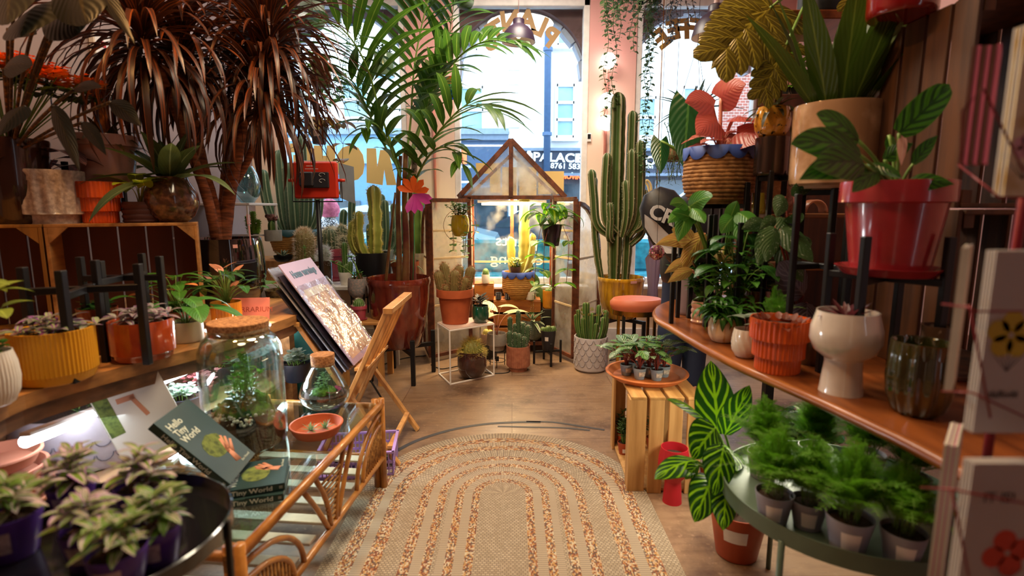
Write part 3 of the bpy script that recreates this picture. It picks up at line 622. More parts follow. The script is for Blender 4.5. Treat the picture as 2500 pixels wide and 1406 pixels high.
# ---------------------------------------------------------------- rug
def rug():
    x0,y0=-.045,2.44; R=.71; y1=.35
    M,t,out=nt('woven_rug'); p=N(t,'BsdfPrincipled'); t.links.new(p.outputs[0],out.inputs[0]); p.inputs['Roughness'].default_value=.95
    uv=N(t,'UVMap'); sp=N(t,'SeparateXYZ'); t.links.new(uv.outputs[0],sp.inputs[0]); D=mth(t,'DIVIDE',sp.outputs[0],R)
    # bands: 0 beige weave, 1 multicolour brown weave, 2 fine ribbed tan
    bands=[(0,0),(.155,1),(.205,2),(.265,1),(.315,2),(.36,0),(.385,1),(.44,2),(.50,1),(.56,0),(.64,0),(.675,1),(.755,2),(.82,1),(.90,0)]
    rp=N(t,'ValToRGB'); rp.color_ramp.interpolation='CONSTANT'; cr=rp.color_ramp
    while len(cr.elements)<len(bands): cr.elements.new(.5)
    for e,(q,k) in zip(cr.elements,bands): e.position=q; e.color=(k/2,)*3+(1,)
    t.links.new(D,rp.inputs[0]); K=rp.outputs[0]
    def brk(sc_,c1,c2,mo,bw=.5,rh=.25,ms=.02):
        b=N(t,'TexBrick'); b.inputs['Scale'].default_value=sc_; b.inputs['Color1'].default_value=C(c1); b.inputs['Color2'].default_value=C(c2); b.inputs['Mortar'].default_value=C(mo); b.inputs['Brick Width'].default_value=bw; b.inputs['Row Height'].default_value=rh; b.inputs['Mortar Size'].default_value=ms; t.links.new(uv.outputs[0],b.inputs[0]); return b.outputs[0]
    c0=brk(26,'b0a08a','988872','74665a',.42,.3,.05)
    mp=N(t,'Mapping'); mp.inputs['Scale'].default_value=(185,115,1); t.links.new(uv.outputs[0],mp.inputs[0])
    wn=N(t,'TexVoronoi'); wn.inputs['Scale'].default_value=1; wn.inputs['Randomness'].default_value=.25; t.links.new(mp.outputs[0],wn.inputs[0]); s2=N(t,'SeparateColor'); t.links.new(wn.outputs['Color'],s2.inputs[0])
    r2=N(t,'ValToRGB'); r2.color_ramp.interpolation='CONSTANT'; e2=r2.color_ramp
    for q in (.15,.3,.45,.6,.75): e2.elements.new(q)
    for e,(q,h) in zip(e2.elements,((0,'6d3e2c'),(.18,'b0967a'),(.36,'94603f'),(.5,'56443c'),(.62,'a8804e'),(.78,'b8ab94'),(.92,'6f6258'))): e.position=q; e.color=C(h)
    t.links.new(s2.outputs[0],r2.inputs[0]); c1=r2.outputs[0]
    sy=mth(t,'SINE',mth(t,'MULTIPLY',sp.outputs[1],520)); c2=mix(t,mth(t,'MULTIPLY',mth(t,'ADD',sy,1),.35),C('a89884'),C('74665a'))
    c=mix(t,mth(t,'GREATER_THAN',K,.25),c0,c1); c=mix(t,mth(t,'GREATER_THAN',K,.75),c,c2)
    tc=N(t,'TexCoord'); nz=N(t,'TexNoise'); nz.inputs['Scale'].default_value=2.5; nz.inputs['Detail'].default_value=4; t.links.new(tc.outputs['Object'],nz.inputs[0])
    c=mix(t,mth(t,'MULTIPLY',mth(t,'SUBTRACT',nz.outputs['Fac'],.5,True),1.4,True),c,C('86705c'))
    t.links.new(c,p.inputs['Base Color'])
    bp=N(t,'Bump'); bp.inputs['Strength'].default_value=.5; bp.inputs['Distance'].default_value=.004; t.links.new(wn.outputs['Distance'],bp.inputs['Height']); t.links.new(bp.outputs[0],p.inputs['Normal'])
    mb=MB(); ns=40; nd=2; vs=[];us=[]
    path=[]
    for i in range(0,7): path.append(('l',i/6))
    for i in range(1,ns): path.append(('a',i/ns))
    for i in range(0,7): path.append(('r',i/6))
    acc=0; rows=0
    for kind,q in path:
        for j,d in enumerate((0.0,R*.5,R)):
            if kind=='l': v=(x0-d,y1+(y0-y1)*q); s=(y0-y1)*q
            elif kind=='a': v=(x0-d*cos(PI*q),y0+d*sin(PI*q)); s=(y0-y1)+PI*R*.6*q
            else: v=(x0+d,y0-(y0-y1)*q); s=(y0-y1)+PI*R*.6+(y0-y1)*q
            vs.append((v[0],v[1],.011)); us.append((d,s))
    n=len(path); fs=[]
    for i in range(n-1):
        for j in range(2): a=i*3+j; fs.append((a,a+1,a+4,a+3)[::-1])
    mb.add(vs,fs,us,smooth=False)
    rim=[i*3+2 for i in range(n)]; b=len(mb.v); mb.add([(vs[i][0],vs[i][1],.001) for i in rim]+[vs[i] for i in rim],[(i,i+1,n+i+1,n+i) for i in range(n-1)],[(R*.95,us[i][1]) for i in rim]*2,smooth=False)
    tag(mb.build('rug',M),'long arch-ended woven rug with concentric beige and brown stripes','rug')
rug()
tape=pm('dark_tape','3c3a40',.6,n=.4)
def ribbon(pts,w_,label):
    mb=MB(); P=[aZ(x,y,.0) for x,y in pts]; P=cat(P,5); vs=[]
    for i,q in enumerate(P):
        d=(P[min(i+1,len(P)-1)]-P[max(i-1,0)]).normalized(); s=V((-d.y,d.x,0))*w_/2; vs+=[q+s+V((0,0,.0015)),q-s+V((0,0,.0015))]
    mb.add(vs,[(2*i+1,2*i+3,2*i+2,2*i) for i in range(len(P)-1)],smooth=False); tag(mb.build('floor_tape',tape),label,'tape')
ribbon([(960,1105),(1020,1075),(1100,1050),(1180,1036),(1260,1031),(1320,1031)],.03,'dark curved tape strip on the floor running left from the rug top')
ribbon([(1215,1041),(1300,1043),(1380,1045),(1440,1051)],.02,'short dark inner tape strip on the floor above the rug')
ribbon([(1285,1029),(1350,1031),(1420,1041),(1476,1050)],.022,'dark tape strip on the floor running right towards the crate')
# ================================================================ GREENHOUSE
rust=pm('rusty_brown','4d2618',.6,h2='7a3f22',n=.6,ns=22,b=.4,bs=80); rust2=pm('rusty_orange','8a4420',.6,h2='4d2618',n=.6,ns=18,b=.4,bs=80)
dirty=glass('dirty_glass','eeeeea',.15,.08,dirt='e0d5c2',opac=.85,al=1.6); clean=glass('old_glass','f6f8f6',.12,.03,dirt='d8d4cc',opac=.15,al=.8)
pal={}
def g(h,h2=None,k='plain',**a):
    q=(h,h2,k,str(a))
    if q not in pal: pal[q]=lm('leaf_%d'%len(pal),h,h2,k,**a)
    return pal[q]
stm=pm('green_stem','6f8f3a',.5); brst=pm('brown_stem','6b4a32',.7); redst=pm('red_stem','8a3a30',.5); pnst=pm('pink_stem','d08a78',.5)
cg=cm('cactus_green','4a7030','8aa05a'); cgb=cm('cactus_blue','4f6f54','a0b090'); cgy=cm('cactus_yellow','c8b850','efe6a0'); cgt=cm('cactus_tall','3f5522','a89a78')
spw=pm('pale_spine','e8dcc0',.6); spb=pm('brown_hair','b07a50',.8,h2='8a5a38'); spy=pm('straw_spine','d8c060',.6)
def gh():
    Y0=5.05; r=T('greenhouse_cabinet','rusty framed arch-topped greenhouse with glass doors open, in front of the middle window','greenhouse',(0,Y0,0))
    xl,xr=aY(1148,700,Y0).x,aY(1352,700,Y0).x; zt=1.50; zb=.10; D=.36; xm=0; za=aY(1247,342,Y0).z
    def fr(name,segs,w=.035,d=.035,m=rust,par=r):
        mb=MB()
        for a,b in segs: beam(mb,a,b,w,d)
        return mb.build(name,m,par)
    fr('front_frame',[((xl,0,zb),(xl,0,zt)),((xr,0,zb),(xr,0,zt)),((xl-.1,0,zt),(xr+.1,0,zt)),((xl,0,zb),(xr,0,zb))])
    fr('gable_frame',[((xl-.1,0,zt),(-.01,0,za)),((xr+.1,0,zt),(-.01,0,za)),((-.01,0,zt),(-.01,0,za))],.04,.045)
    fr('rear_frame',[((xl,D,zb),(xl,D,zt)),((xr,D,zb),(xr,D,zt)),((xl,D,zt),(xr,D,zt)),((xl,D,zb),(xr,D,zb)),((-.0,D,zb),(0,D,zt)),((xl-.06,D,zt),(0,D,za-.09)),((xr+.06,D,zt),(0,D,za-.09)),((xl,0,zt),(xl,D,zt)),((xr,0,zt),(xr,D,zt)),((-.01,0,za),(0,D,za-.09))],.035,.03,rust2)
    mb=MB(); mb.add([(xl-.08,0,zt),(xr+.08,0,zt),(-.01,0,za)],[(0,1,2)],smooth=False); mb.build('gable_pane',dirty,r)
    mb=MB(); mb.add([(xl-.06,D,zt),(xr+.06,D,zt),(0,D,za-.09)],[(0,1,2)],smooth=False); mb.build('rear_gable_pane',clean,r)
    mb=MB()
    for a,b in((xl,0),(0,xr)): box(mb,((a+b)/2,D,(zt+.85)/2),(abs(b-a)-.03,.004,zt-.85-.02))
    mb.build('rear_upper_pane',clean,r); mb=MB()
    for a,b in((xl,0),(0,xr)): box(mb,((a+b)/2,D,(zb+.85)/2),(abs(b-a)-.03,.004,.85-zb-.02))
    mb.build('rear_lower_pane',clean,r); mb=MB(); box(mb,(0,D,.86),(xr-xl,.012,.02)); mb.build('glazing_bar',pm('putty','c0a888',.9),r)
    mb=MB()
    for x in (xl,xr): box(mb,(x,D/2,(zt+zb)/2),(.004,D-.04,zt-zb-.03))
    mb.build('side_pane',dirty,r)
    mb=MB(); box(mb,(0,D/2,zb),(xr-xl,D,.03)); mb.build('base_shelf',pm('dark_board','2c2420',.8),r)
    mb=MB()
    for x in(xl+.03,xr-.03):
        for y in(.02,D-.02): box(mb,(x,y,zb/2-.005),(.04,.04,zb-.01))
    mb.build('foot',black,r)
    def door(a,b,name,top,lab=None,curve=0):
        a=V(a);b=V(b); d=(b-a); L=d.length; ux=d/L; zb2=.06
        o=MB(); beam(o,a+V((0,0,zb2)),a+V((0,0,top)),.035,.03); beam(o,a+V((0,0,zb2)),b+V((0,0,zb2)),.03,.035)
        if not curve:
            beam(o,b+V((0,0,zb2)),b+V((0,0,top)),.04,.035); beam(o,a+V((0,0,top)),b+V((0,0,top)),.03,.035)
            P=[a+V((0,0,zb2)),b+V((0,0,zb2)),b+V((0,0,top)),a+V((0,0,top))]
        else:
            zk=top-curve; pts=[b+V((0,0,zb2)),b+V((0,0,zk))]+[a+ux*(L*(cos(t*PI/16)))+V((0,0,zk+curve*(sin(t*PI/16)))) for t in range(1,9)]
            for p,q in zip(pts,pts[1:]): beam(o,p,q+(q-p).normalized()*.01,.04,.035)
            P=[a+V((0,0,zb2))]+pts
        dd=o.build(name,rust,r,lab); m2=MB(); m2.add(P,[tuple(range(len(P)))],smooth=False); m2.build('pane',dirty,dd)
        m3=MB()
        for z in (.52,.95,1.2):
            if z<top-.1-curve*.5: beam(m3,a+V((0,0,z)),b+V((0,0,z)),.008,.02)
        m3.build('glazing_bar',pm('putty','c0a888',.9),dd)
    lf=aY(1054,700,4.74); rt=aY(1402,700,4.70)
    door((xl,-.02,0),(lf.x,lf.y-Y0,0),'door',1.47); door((xr,-.02,0),(rt.x,rt.y-Y0,0),'door',1.48)
    lw=aY(1036,700,5.12); rw=aY(1460,700,5.12)
    door((lf.x-.025,lf.y-Y0,0),(lw.x,lw.y-Y0,0),'arched_wing',1.42,curve=.42); door((rt.x+.025,rt.y-Y0,0),(rw.x,rw.y-Y0,0),'arched_wing',1.44,curve=.55)
    # tube lamp added under the header, in place of a left-out lamp's glow
    tl=T('tube_lamp','warm glowing tube lamp added under the greenhouse header, standing in for the glow of a left-out lamp','lamp',(0,Y0+D-.07,1.44)); mb=MB(); tube(mb,[(xl+.1,0,0),(xr-.1,0,0)],.011,10); mb.build('tube',pm('warm_tube','ffe2b0',.5,em=9),tl)
    mb=MB(); box(mb,(0,0,.025),(xr-xl-.12,.03,.025)); mb.build('holder',white,tl)
    area('greenhouse_fill',(0,Y0+.16,1.46),(0,0,0),.5,48,(1,.72,.38))  # added warm fill for the glow of the left-out lamp
gh()
ow=wood('crate_orange','b8702c','8a4a1c',0); pine=wood('pine','c98f4e','9a6230',2); pinex=wood('pinex','c98f4e','9a6230',0); pal_w=wood('pale_wood','d2a468','a87a44',2)
def crate(label,c,s,m,n=4,name='wooden_crate',grp=None,open_='y',sl=2):
    """slatted box: posts inside, slats along x on the long sides, floor boards; c = base centre"""
    r=T(name,label,'crate',c,0,grp); x,y,z=s; t=.012
    for zz,nm in ((t/2,'base_board'),):
        mb=MB(); 
        for k in range(n): box(mb,(0,-y/2+y*(k+.5)/n,zz),(x-.002,y/n*.9,t),bev=.002)
        mb.build(nm,m,r)
    mb=MB()
    for sy in (-1,1):
        for k in range(n-1): box(mb,(0,sy*(y/2-t/2),z*(k+.5)/(n-1)),(x,t,z/(n-1)*.82),bev=.002)
    mb.build('side_slat',m,r); mb=MB()
    for sx_ in(-1,1):
        for k in range(n-1): box(mb,(sx_*(x/2-t/2),0,z*(k+.5)/(n-1)),(t,y-2*t,z/(n-1)*.82),bev=.002)
    mb.build('end_slat',m,r); mb=MB()
    for k in range(n): box(mb,(0,-y/2+y*(k+.5)/n,z-t/2),(x-.002,y/n*.94,t),bev=.002)
    mb.build('top_board',m,r); return r
# inside the greenhouse
gz=.118
crate('orange wooden crate on the greenhouse floor carrying the rope basket',(aY(1262,800,5.2).x,5.23,gz),(.46,.26,.40),ow)
crate('small orange crate left of the rope basket inside the greenhouse',(aY(1187,740,5.2).x-.02,5.27,gz),(.19,.2,.55),ow,n=4)
cz=gz+.40; c2z=gz+.55
rope=pm('straw_rope','c8924a',.85,h2='9c6a30',n=.5,ns=30,st=(1,1,6),b=1,bs=40)
def basket(mats):
    def f(c):
        # find the pot mesh and add rope relief rings
        po=[o for o in c.root.children if o.name.startswith('pot')][0]; R=max(v.co.x for v in po.data.vertices); Hh=max(v.co.z for v in po.data.vertices)
        mb=c.part('rope_ring',mats[0]); out=outer(c.kind)
        n=15
        for k in range(n):
            z=(k+.5)/n; rr=1
            for (a1,b1),(a2,b2) in zip(out,out[1:]):
                if b1<=z<=b2: rr=a1+(a2-a1)*(z-b1)/(b2-b1)
            m=44; h=Hh/n*.55; vs=[];q=5
            for i in range(m):
                t=2*PI*i/m
                for j in range(q):
                    u=PI*(j/(q-1))-PI/2; d=1+.012*sin(t*22+k*1.3); vs.append(((rr*R*d+h*.7*cos(u))*cos(t),(rr*R*d+h*.7*cos(u))*sin(t),z*Hh+h*sin(u)))
            mb.add(vs,[(i*q+j,((i+1)%m)*q+j,((i+1)%m)*q+j+1,i*q+j+1) for i in range(m) for j in range(q-1)])
        mb=c.part('painted_rim',mats[1]); m=66; vs=[]
        for i in range(m):
            t=2*PI*i/m; dz=Hh*(.1+.13*abs(sin(t*5.5))**.7); rr=R*1.05
            vs+=[(rr*cos(t),rr*sin(t),Hh-dz),(rr*1.0*cos(t),rr*sin(t),Hh*1.005),(R*.93*cos(t),R*.93*sin(t),Hh*1.01),(R*.9*cos(t),R*.9*sin(t),Hh*.93)]
        mb.add(vs,[(i*4+j,((i+1)%m)*4+j,((i+1)%m)*4+j+1,i*4+j+1) for i in range(m) for j in range(3)])
    return f
blueP=pm('blue_paint','27408c',.6,n=.2); teal=pm('dark_teal_paint','1f4a50',.5)
def BK(name,label,cat_,px,py,w,h,kind,ropem,paint,fol,**k):
    def ex(c): c.kind=kind; basket((ropem,paint))(c)
    return PP(name,label,cat_,px,py,w,h,kind=kind,m=ropem,fol=fol,extra=ex,**k)
BK('potted_cactus','yellow variegated euphorbia in rope pot with blue scalloped rim inside the greenhouse','potted plant',1265,757,76,66,'belly',rope,blueP,
  [(cacti,dict(L=[(8,0,4,-2,196,15),(-12,0,-8,0,92,12),(10,-4,22,0,100,10)],m=cgy,ribs=3,dep=.55,sp=2.5,spm=spy,spk=2,wob=.09)),],Y=5.2,z=cz)
PP('potted_peperomia','small variegated peperomia in brown nursery pot standing in the blue-rimmed rope pot','potted plant',1258,684,26,20,Y=5.1,z=cz+.245,kind='taper',m=pm('brown_plastic','5a3a32',.5),fol=[(bush,dict(n=6,H=22,R=20,nl=3,L=17,W=11,m=g('5f8a3a','e8e4a8','edge'),sm=stm,sh='round',dr=.4))])
tag(bpy.data.objects['potted_peperomia'],'small variegated peperomia standing in front of the yellow euphorbia','potted plant')
def candle(px,py,Y,z,label,w=14,h=17):
    p=aY(px,py,Y); s=scl(p); r=T('candle_pot',label,'candle',(p.x,Y,z),0,'black and white patterned candle pots'); R=w*s/2; H=h*s; mb=MB(); lathe(mb,[(.001,0),(R*.9,0),(R,H*.12),(R,H*.9),(R*.9,H),(R*.8,H*.98),(R*.8,H*.6),(.001,H*.6)],24); mb.build('pot',pm('candle_black','1c1a1e',.4),r)
    mb=MB()
    for i in range(9):
        a=2*PI*i/9
        for k in range(7): ball(mb,(R*1.0*cos(a),R*1.0*sin(a),H*(.16+.68*k/6)),R*.085,6)
    mb.build('dot_pattern',white,r)
candle(1217,754,5.12,cz,'patterned candle pot left of its twin before the rope pot'); candle(1240,754,5.12,cz,'patterned candle pot right of its twin before the rope pot')
candle(1114,786,4.30,.456,'patterned candle pot on the white side table by the terracotta pot',20,20)

wht=pm('white_ceramic','e6ddd2',.3,coat=.3); cream_c=pm('cream_ceramic','d9cbb4',.35)
PP('potted_cactus','little round cactus in white pot on the small crate inside the greenhouse','potted plant',1186,712,20,22,Y=5.2,z=c2z,kind='cyl',m=wht,fol=[(fuzzy,dict(items=[(0,0,0,0,16,8)],m=cg,hm=spw,ln=3,dens=200))])
PP('potted_cactus','thin dark cactus in white pot on the crate right of the rope pot','potted plant',1294,750,21,20,Y=5.12,z=cz,kind='cyl',m=wht,fol=[(cacti,dict(L=[(0,0,0,0,24,3.5)],m=pm('brown_cactus','6a4a34',.6),ribs=6))])
def paddles(c):
    s=c.s; mb=c.part('pad',g('6f8f4a','9aae60','spot',fq=14,th=.18,r=.5)); 
    ch=[((0,0,0),(-.15,0,1),60,24),((-9,0,55),(-.5,0,1),45,26),((-30,0,92),(-.35,-.2,1),42,26),((-10,0,60),(.5,0,1),40,24),((-44,-8,128),(-.4,-.1,1),40,24),((8,0,95),(.3,0,1),40,22)]
    for p,d,L,W in ch:
        p=V(p)*s+V((0,0,c.top)); d=V(d).normalized(); sd=V((d.z,.3,-d.x)).normalized(); nr=sd.cross(d)
        vs=[];n=14
        for j in range(9):
            t=j/8; w_=W*s/2*max(.12,sin(PI*min(1,t*.93+.07))**.6)
            for k in range(n): a=2*PI*k/n; vs.append(p+d*(L*s*t)+sd*w_*cos(a)+nr*w_*.22*sin(a))
        mb.add(vs,[(i*n+k,i*n+(k+1)%n,(i+1)*n+(k+1)%n,(i+1)*n+k) for i in range(8) for k in range(n)]+[tuple(8*n+k for k in range(n))],None,.3)
PP('potted_prickly_pear','tall prickly pear with paddles behind the right greenhouse door','potted plant',1340,830,30,28,Y=5.3,z=gz,kind='taper',m=plas,fol=[],extra=lambda c:paddles(c))
PP('potted_cactus','amber ribbed pot with small cactus inside the greenhouse at right','potted plant',1341,812,34,44,Y=5.2,z=.42,kind='cyl',m=pm('amber_ceramic','d08a28',.3,coat=.5),fl=(26,.06,.05,.9),fol=[(fuzzy,dict(items=[(-5,0,0,0,10,7),(6,0,0,0,11,7)],m=cg,hm=spw,ln=3,dens=160))])
mb=MB(); p=aY(1341,812,5.2); box(mb,(p.x,5.2,.269),(.14,.16,.298)); tag(mb.build('wooden_block',pm('dark_board','2c2420',.8)),'dark block under the amber ribbed pot in the greenhouse','block')
grn_c=pm('green_glaze','12503a',.12,coat=1,h2='0a3a2a')
PP('potted_bromeliad','pineapple plant with striped leaves in dark glazed pot on the greenhouse floor','potted plant',1298,852,64,50,Y=5.13,z=gz,kind='round',m=pm('dark_glaze','2e3a3a',.12,coat=1,h2='5a665a',n=1,ns=14),fol=[(rosette,dict(n=26,L=66,W=9,m=g('5f8a5a','d8dcc0','edge',th=.4),el=(.15,1.2),dr=.8)),
   (rosette,dict(n=26,L=15,W=5,m=g('5f8a5a','d8dcc0','edge',th=.4),el=(-.1,1.5),dr=.3,z=70)),(cacti,dict(L=[(0,0,0,0,72,8)],m=cg,ribs=10,dep=.25,sp=6,spm=spw,spk=2,part='pineapple_fruit'))])
# white wire side table
def wtable():
    z=.456; a=aZ(1100,940,0); b=aZ(1206,917,0); c=aZ(1072,914,0); d=b+(c-a); P=[a,b,d,c]; r=T('side_table','white wire-framed side table with thin top in front of the greenhouse','table',(a.x,a.y,0)); o=V(a); mb=MB()
    for i in range(4):
        p,q=P[i]-o,P[(i+1)%4]-o
        beam(mb,p+V((0,0,.006)),q+V((0,0,.006)),.012,.012); beam(mb,p+V((0,0,z-.012)),q+V((0,0,z-.012)),.012,.012); beam(mb,p,p+V((0,0,z-.006)),.012,.012)
    mb.build('frame',white,r); mb=MB(); poly(mb,[(p-o)[:2] for p in P],z-.008,z); mb.build('tabletop',pm('pinkish_top','e2c6ba',.3),r)
wtable()
PP('potted_cactus','terracotta pot of fuzzy monkey-tail cacti on the white side table','potted plant',1112,786,90,84,Y=4.36,z=.456,kind='terra',m=terra,fol=[(fuzzy,dict(items=[(-30,0,-8,-4,54,12),(-12,8,-14,4,72,12),(4,4,6,0,66,12),(24,0,14,0,64,12),(0,-14,2,-4,58,12),(18,-12,10,-2,40,9),(-16,-16,-4,-2,22,8)],m=pm('cactus_tan','8a7a48',.6),hm=spb,ln=7,dens=420))])
PP('potted_hoya','dark-leaved young plant in glossy green pot on the white side table','potted plant',1173,783,42,42,Y=4.36,z=.456,kind='belly',m=grn_c,fol=[(bush,dict(n=4,H=34,R=14,nl=4,L=24,W=12,m=g('5a5a58','8a6a68','plain'),sm=brst,sh='ovate',dr=.2,el=.5))])
PP('potted_cactus','golden-spined round cactus in glossy dark brown pot under the white side table','potted plant',1153,924,72,64,z=.013,kind='belly',m=pm('brown_glaze','2e1a1c',.1,coat=1,h2='4a2a26',n=.5),fol=[(fuzzy,dict(items=[(0,0,0,0,34,27)],m=pm('cactus_olive','7a7a38',.6),hm=spy,ln=15,dens=1300,w=.03))])
# greenhouse foreground pots
PP('potted_plant','pale variegated alocasia-like plant in silver hammered pot on thin black stand','potted plant',1213,879,50,42,Y=4.62,z=.15,kind='foot',m=pm('silver_hammered','b8b0a8',.25,.4,b=1,bs=120),fol=[(aroid,dict(n=5,H=74,R=40,L=58,W=42,m=g('e6dcae','9aae4a','blotch',th=.55),sm=pnst,sh='heart',dr=.7,el=(.1,.7)))])
def stand(label,px,Y,z,R,legs=4,h2=None,th=.012,top=0,sq=True,x=None,grp=None,name='plant_stand',rz=.78,ring=True,m=None,zb=0,leg_over=0.0):
    """black metal plant stand: legs reach from zb to z+leg_over, cross ring at z"""
    p=aY(px,700,Y) if x is None else V((x,Y,0)); m=m or black; r=T(name,label,'stand',(p.x,Y,zb),0,grp)
    for k in range(legs):
        a=rz+2*PI*k/legs; q=V((R*cos(a),R*sin(a),0)); mb=MB(); 
        beam(mb,q,q+V((0,0,z-zb+leg_over)),th,th); mb.build('leg',m,r)
    mb=MB()
    if sq:
        for k in range(legs//2): a=rz+2*PI*k/legs; beam(mb,(R*cos(a),R*sin(a),z-zb-th/2),(-R*cos(a),-R*sin(a),z-zb-th/2),th,th)
    else:
        n=28; P_=[(R*cos(2*PI*k/n),R*sin(2*PI*k/n),z-zb-.004) for k in range(n+1)]; tube(mb,P_,.004,6)
        P_=[(R*cos(2*PI*k/n),R*sin(2*PI*k/n),(z-zb)*.35) for k in range(n+1)]; tube(mb,P_,.003,6)
        beam(mb,(R,0,z-zb-.004),(-R,0,z-zb-.004),.006,.006)
    mb.build('crossbar' if sq else 'ring',m,r); return r
stand('thin black wire stand under the silver hammered pot',1213,4.62,.15,.075,3,th=.007,sq=False,rz=.5)
mb=MB(); p=aY(1214,899,4.52); box(mb,(p.x,4.50,.10),(.03,.003,.045)); tag(mb.build('price_tag',black),'small black tag hanging at the silver pot stand','tag')
PP('potted_cactus','clustered column cactus in pink-brown fluted step pot on the floor before greenhouse','potted plant',1265,909,58,62,z=0,kind='step',m=pm('pink_brown_glaze','b07058',.25,coat=.4,h2='8a5040',n=.5,ns=20),fl=(40,.04,.2,.95),
  fol=[(cacti,dict(L=[(0,6,0,0,92,6),(-14,8,-6,0,76,6),(12,4,12,0,56,6),(-8,-4,0,0,40,6),(2,-8,0,0,38,7),(14,-6,0,0,30,6),(-16,0,-5,0,42,7),(8,8,4,0,62,6),(-4,4,-4,0,60,5)],m=pm('cactus_dark','3f5a3c',.6),ribs=6,sp=3,spm=spw,spk=2)),])
PP('potted_cactus','green moss cactus in tapered black nursery pot on a black stand at right of greenhouse','potted plant',1338,872,38,50,Y=4.72,z=.12,kind='taper',m=pm('black_plastic','24222a',.5),lab=(-.3,.62,.5,.2,white),fol=[(fuzzy,dict(items=[(-8,0,-3,0,14,9),(7,0,3,0,16,10),(0,-6,0,0,18,9),(0,8,0,0,14,8)],m=cg,hm=spw,ln=3,dens=300))])
stand('low black four-legged stand under the black nursery pot',1338,4.72,.12,.125,4,th=.02,leg_over=.09,rz=.2)
PP('potted_cactus','small yellow cactus in beige footed bowl beside the greenhouse base','potted plant',1190,857,34,30,Y=4.9,z=0.118,kind='bowl',m=pm('beige_ceramic','b89a84',.5),fol=[(fuzzy,dict(items=[(-3,0,0,0,14,8),(7,2,0,0,12,7)],m=cgy,hm=spy,ln=3,dens=220))])
mb=MB(); p=aY(1190,857,4.9); box(mb,(p.x,4.9,.059),(.16,.14,.118)); tag(mb.build('wooden_block',brst if 0 else pm('dark_board','2c2420',.8)),'dark block under the beige bowl with yellow cactus','block')
PP('potted_plant','cream ribbed pot with succulent behind the white table leg','potted plant',1170,852,40,42,Y=5.15,z=gz,kind='cyl',m=cream_c,fl=(3,.0,.1,.9),fol=[(bush,dict(n=8,H=22,R=18,nl=3,L=13,W=8,m=g('b0864a'),sm=brst,sh='round'))])
# grey scallop pot with tall green euphorbia
def scallops(c):
    s=c.s; mb=c.part('scallop_relief',pm('scallop_line','9a9298',.6)); R=40.3*s; 
    for row in range(5):
        for k in range(14):
            a0=2*PI*(k+.5*(row%2))/14; z=(14+row*14)*s
            pts=[]
            for i in range(9):
                t=PI+PI*i/8; a=a0+.2*cos(t); zz=z+13*s+ 13*s*sin(t)*1.0
                rr=R
                pts.append((rr*1.0*cos(a),rr*1.0*sin(a),zz))
            tube(mb,pts,.9*s,4)
PP('potted_cactus','green candelabra euphorbia in grey scallop-patterned pot right of the greenhouse','potted plant',1441,912,80,84,z=0,kind='cyl',m=pm('grey_ceramic','c0b8bc',.5),sau=pm('grey_saucer','cfc6c0',.5),extra=scallops,
  fol=[(cacti,dict(L=[(-10,4,-6,0,92,5.5),(8,6,10,0,86,5.5),(-22,0,-10,0,76,5),(20,0,14,0,74,5),(0,-8,0,-3,70,5.5),(-14,-8,-8,-4,58,5),(14,-8,12,-4,60,5),(26,4,12,0,56,5),(-4,10,-4,4,90,5),(16,8,22,2,70,5),(-20,8,-16,2,62,5),(4,-12,4,-8,46,5)],m=cg,ribs=4,dep=.4,sp=2,spm=spb,spk=2)),
       (rosette,dict(n=26,L=13,W=6,m=g('7a9a48','a8664a','edge',th=.5),el=(.6,1.4),dr=.2,z=66,r0=.9))])
# amber pot with the tall cactus
def arms(c):
    s=c.s; mb=c.part('cactus_arm',cgt); ms=c.part('arm_spines',spw)
    for P_,r in (([(-30,0,110),(-62,0,140),(-70,0,200),(-76,0,255)],11),([(-18,-10,120),(-42,-14,150),(-46,-14,220),(-44,-14,290)],12),([(14,-6,110),(34,-10,150),(36,-12,220),(34,-12,318)],12),([(8,-16,130),(14,-24,170),(14,-24,220),(12,-24,298)],11),([(-4,-18,110),(2,-26,150),(2,-26,200),(0,-24,230)],10),([(20,0,90),(46,0,120),(48,0,170),(50,0,210)],10),([(-24,-6,100),(-34,-20,110),(-34,-22,150),(-36,-22,180)],9),([(22,-8,120),(40,-20,134),(42,-22,150),(46,-22,164)],9)):
        P,rs=column(mb,cat([V(p)*s+V((0,0,c.top)) for p in P_],5),r*s,5,.58); spines(ms,P,rs,5,c.rng,3*s,2)
PP('potted_cactus','very tall branching column cactus in big amber glazed pot by the right window','potted plant',1513,772,112,100,Y=4.75,z=.42,kind='big',m=pm('amber_glaze','8a5c10',.12,coat=1,h2='c89420',n=.8,ns=10,st=(3,3,.5)),lab=(.35,.93,.3,.06,pm('pink_label','e8b0b0',.6)),
  fol=[(cacti,dict(L=[(-16,6,-2,0,440,19),(12,10,6,0,400,13),(-44,4,-26,0,250,9)],m=cgt,ribs=5,dep=.62,sp=3,spm=spw,spk=2,seg=20,wob=.03))],extra=lambda c:arms(c))
stand('black stand under the big amber pot by the right window',1513,4.75,.42,.26,4,th=.03)
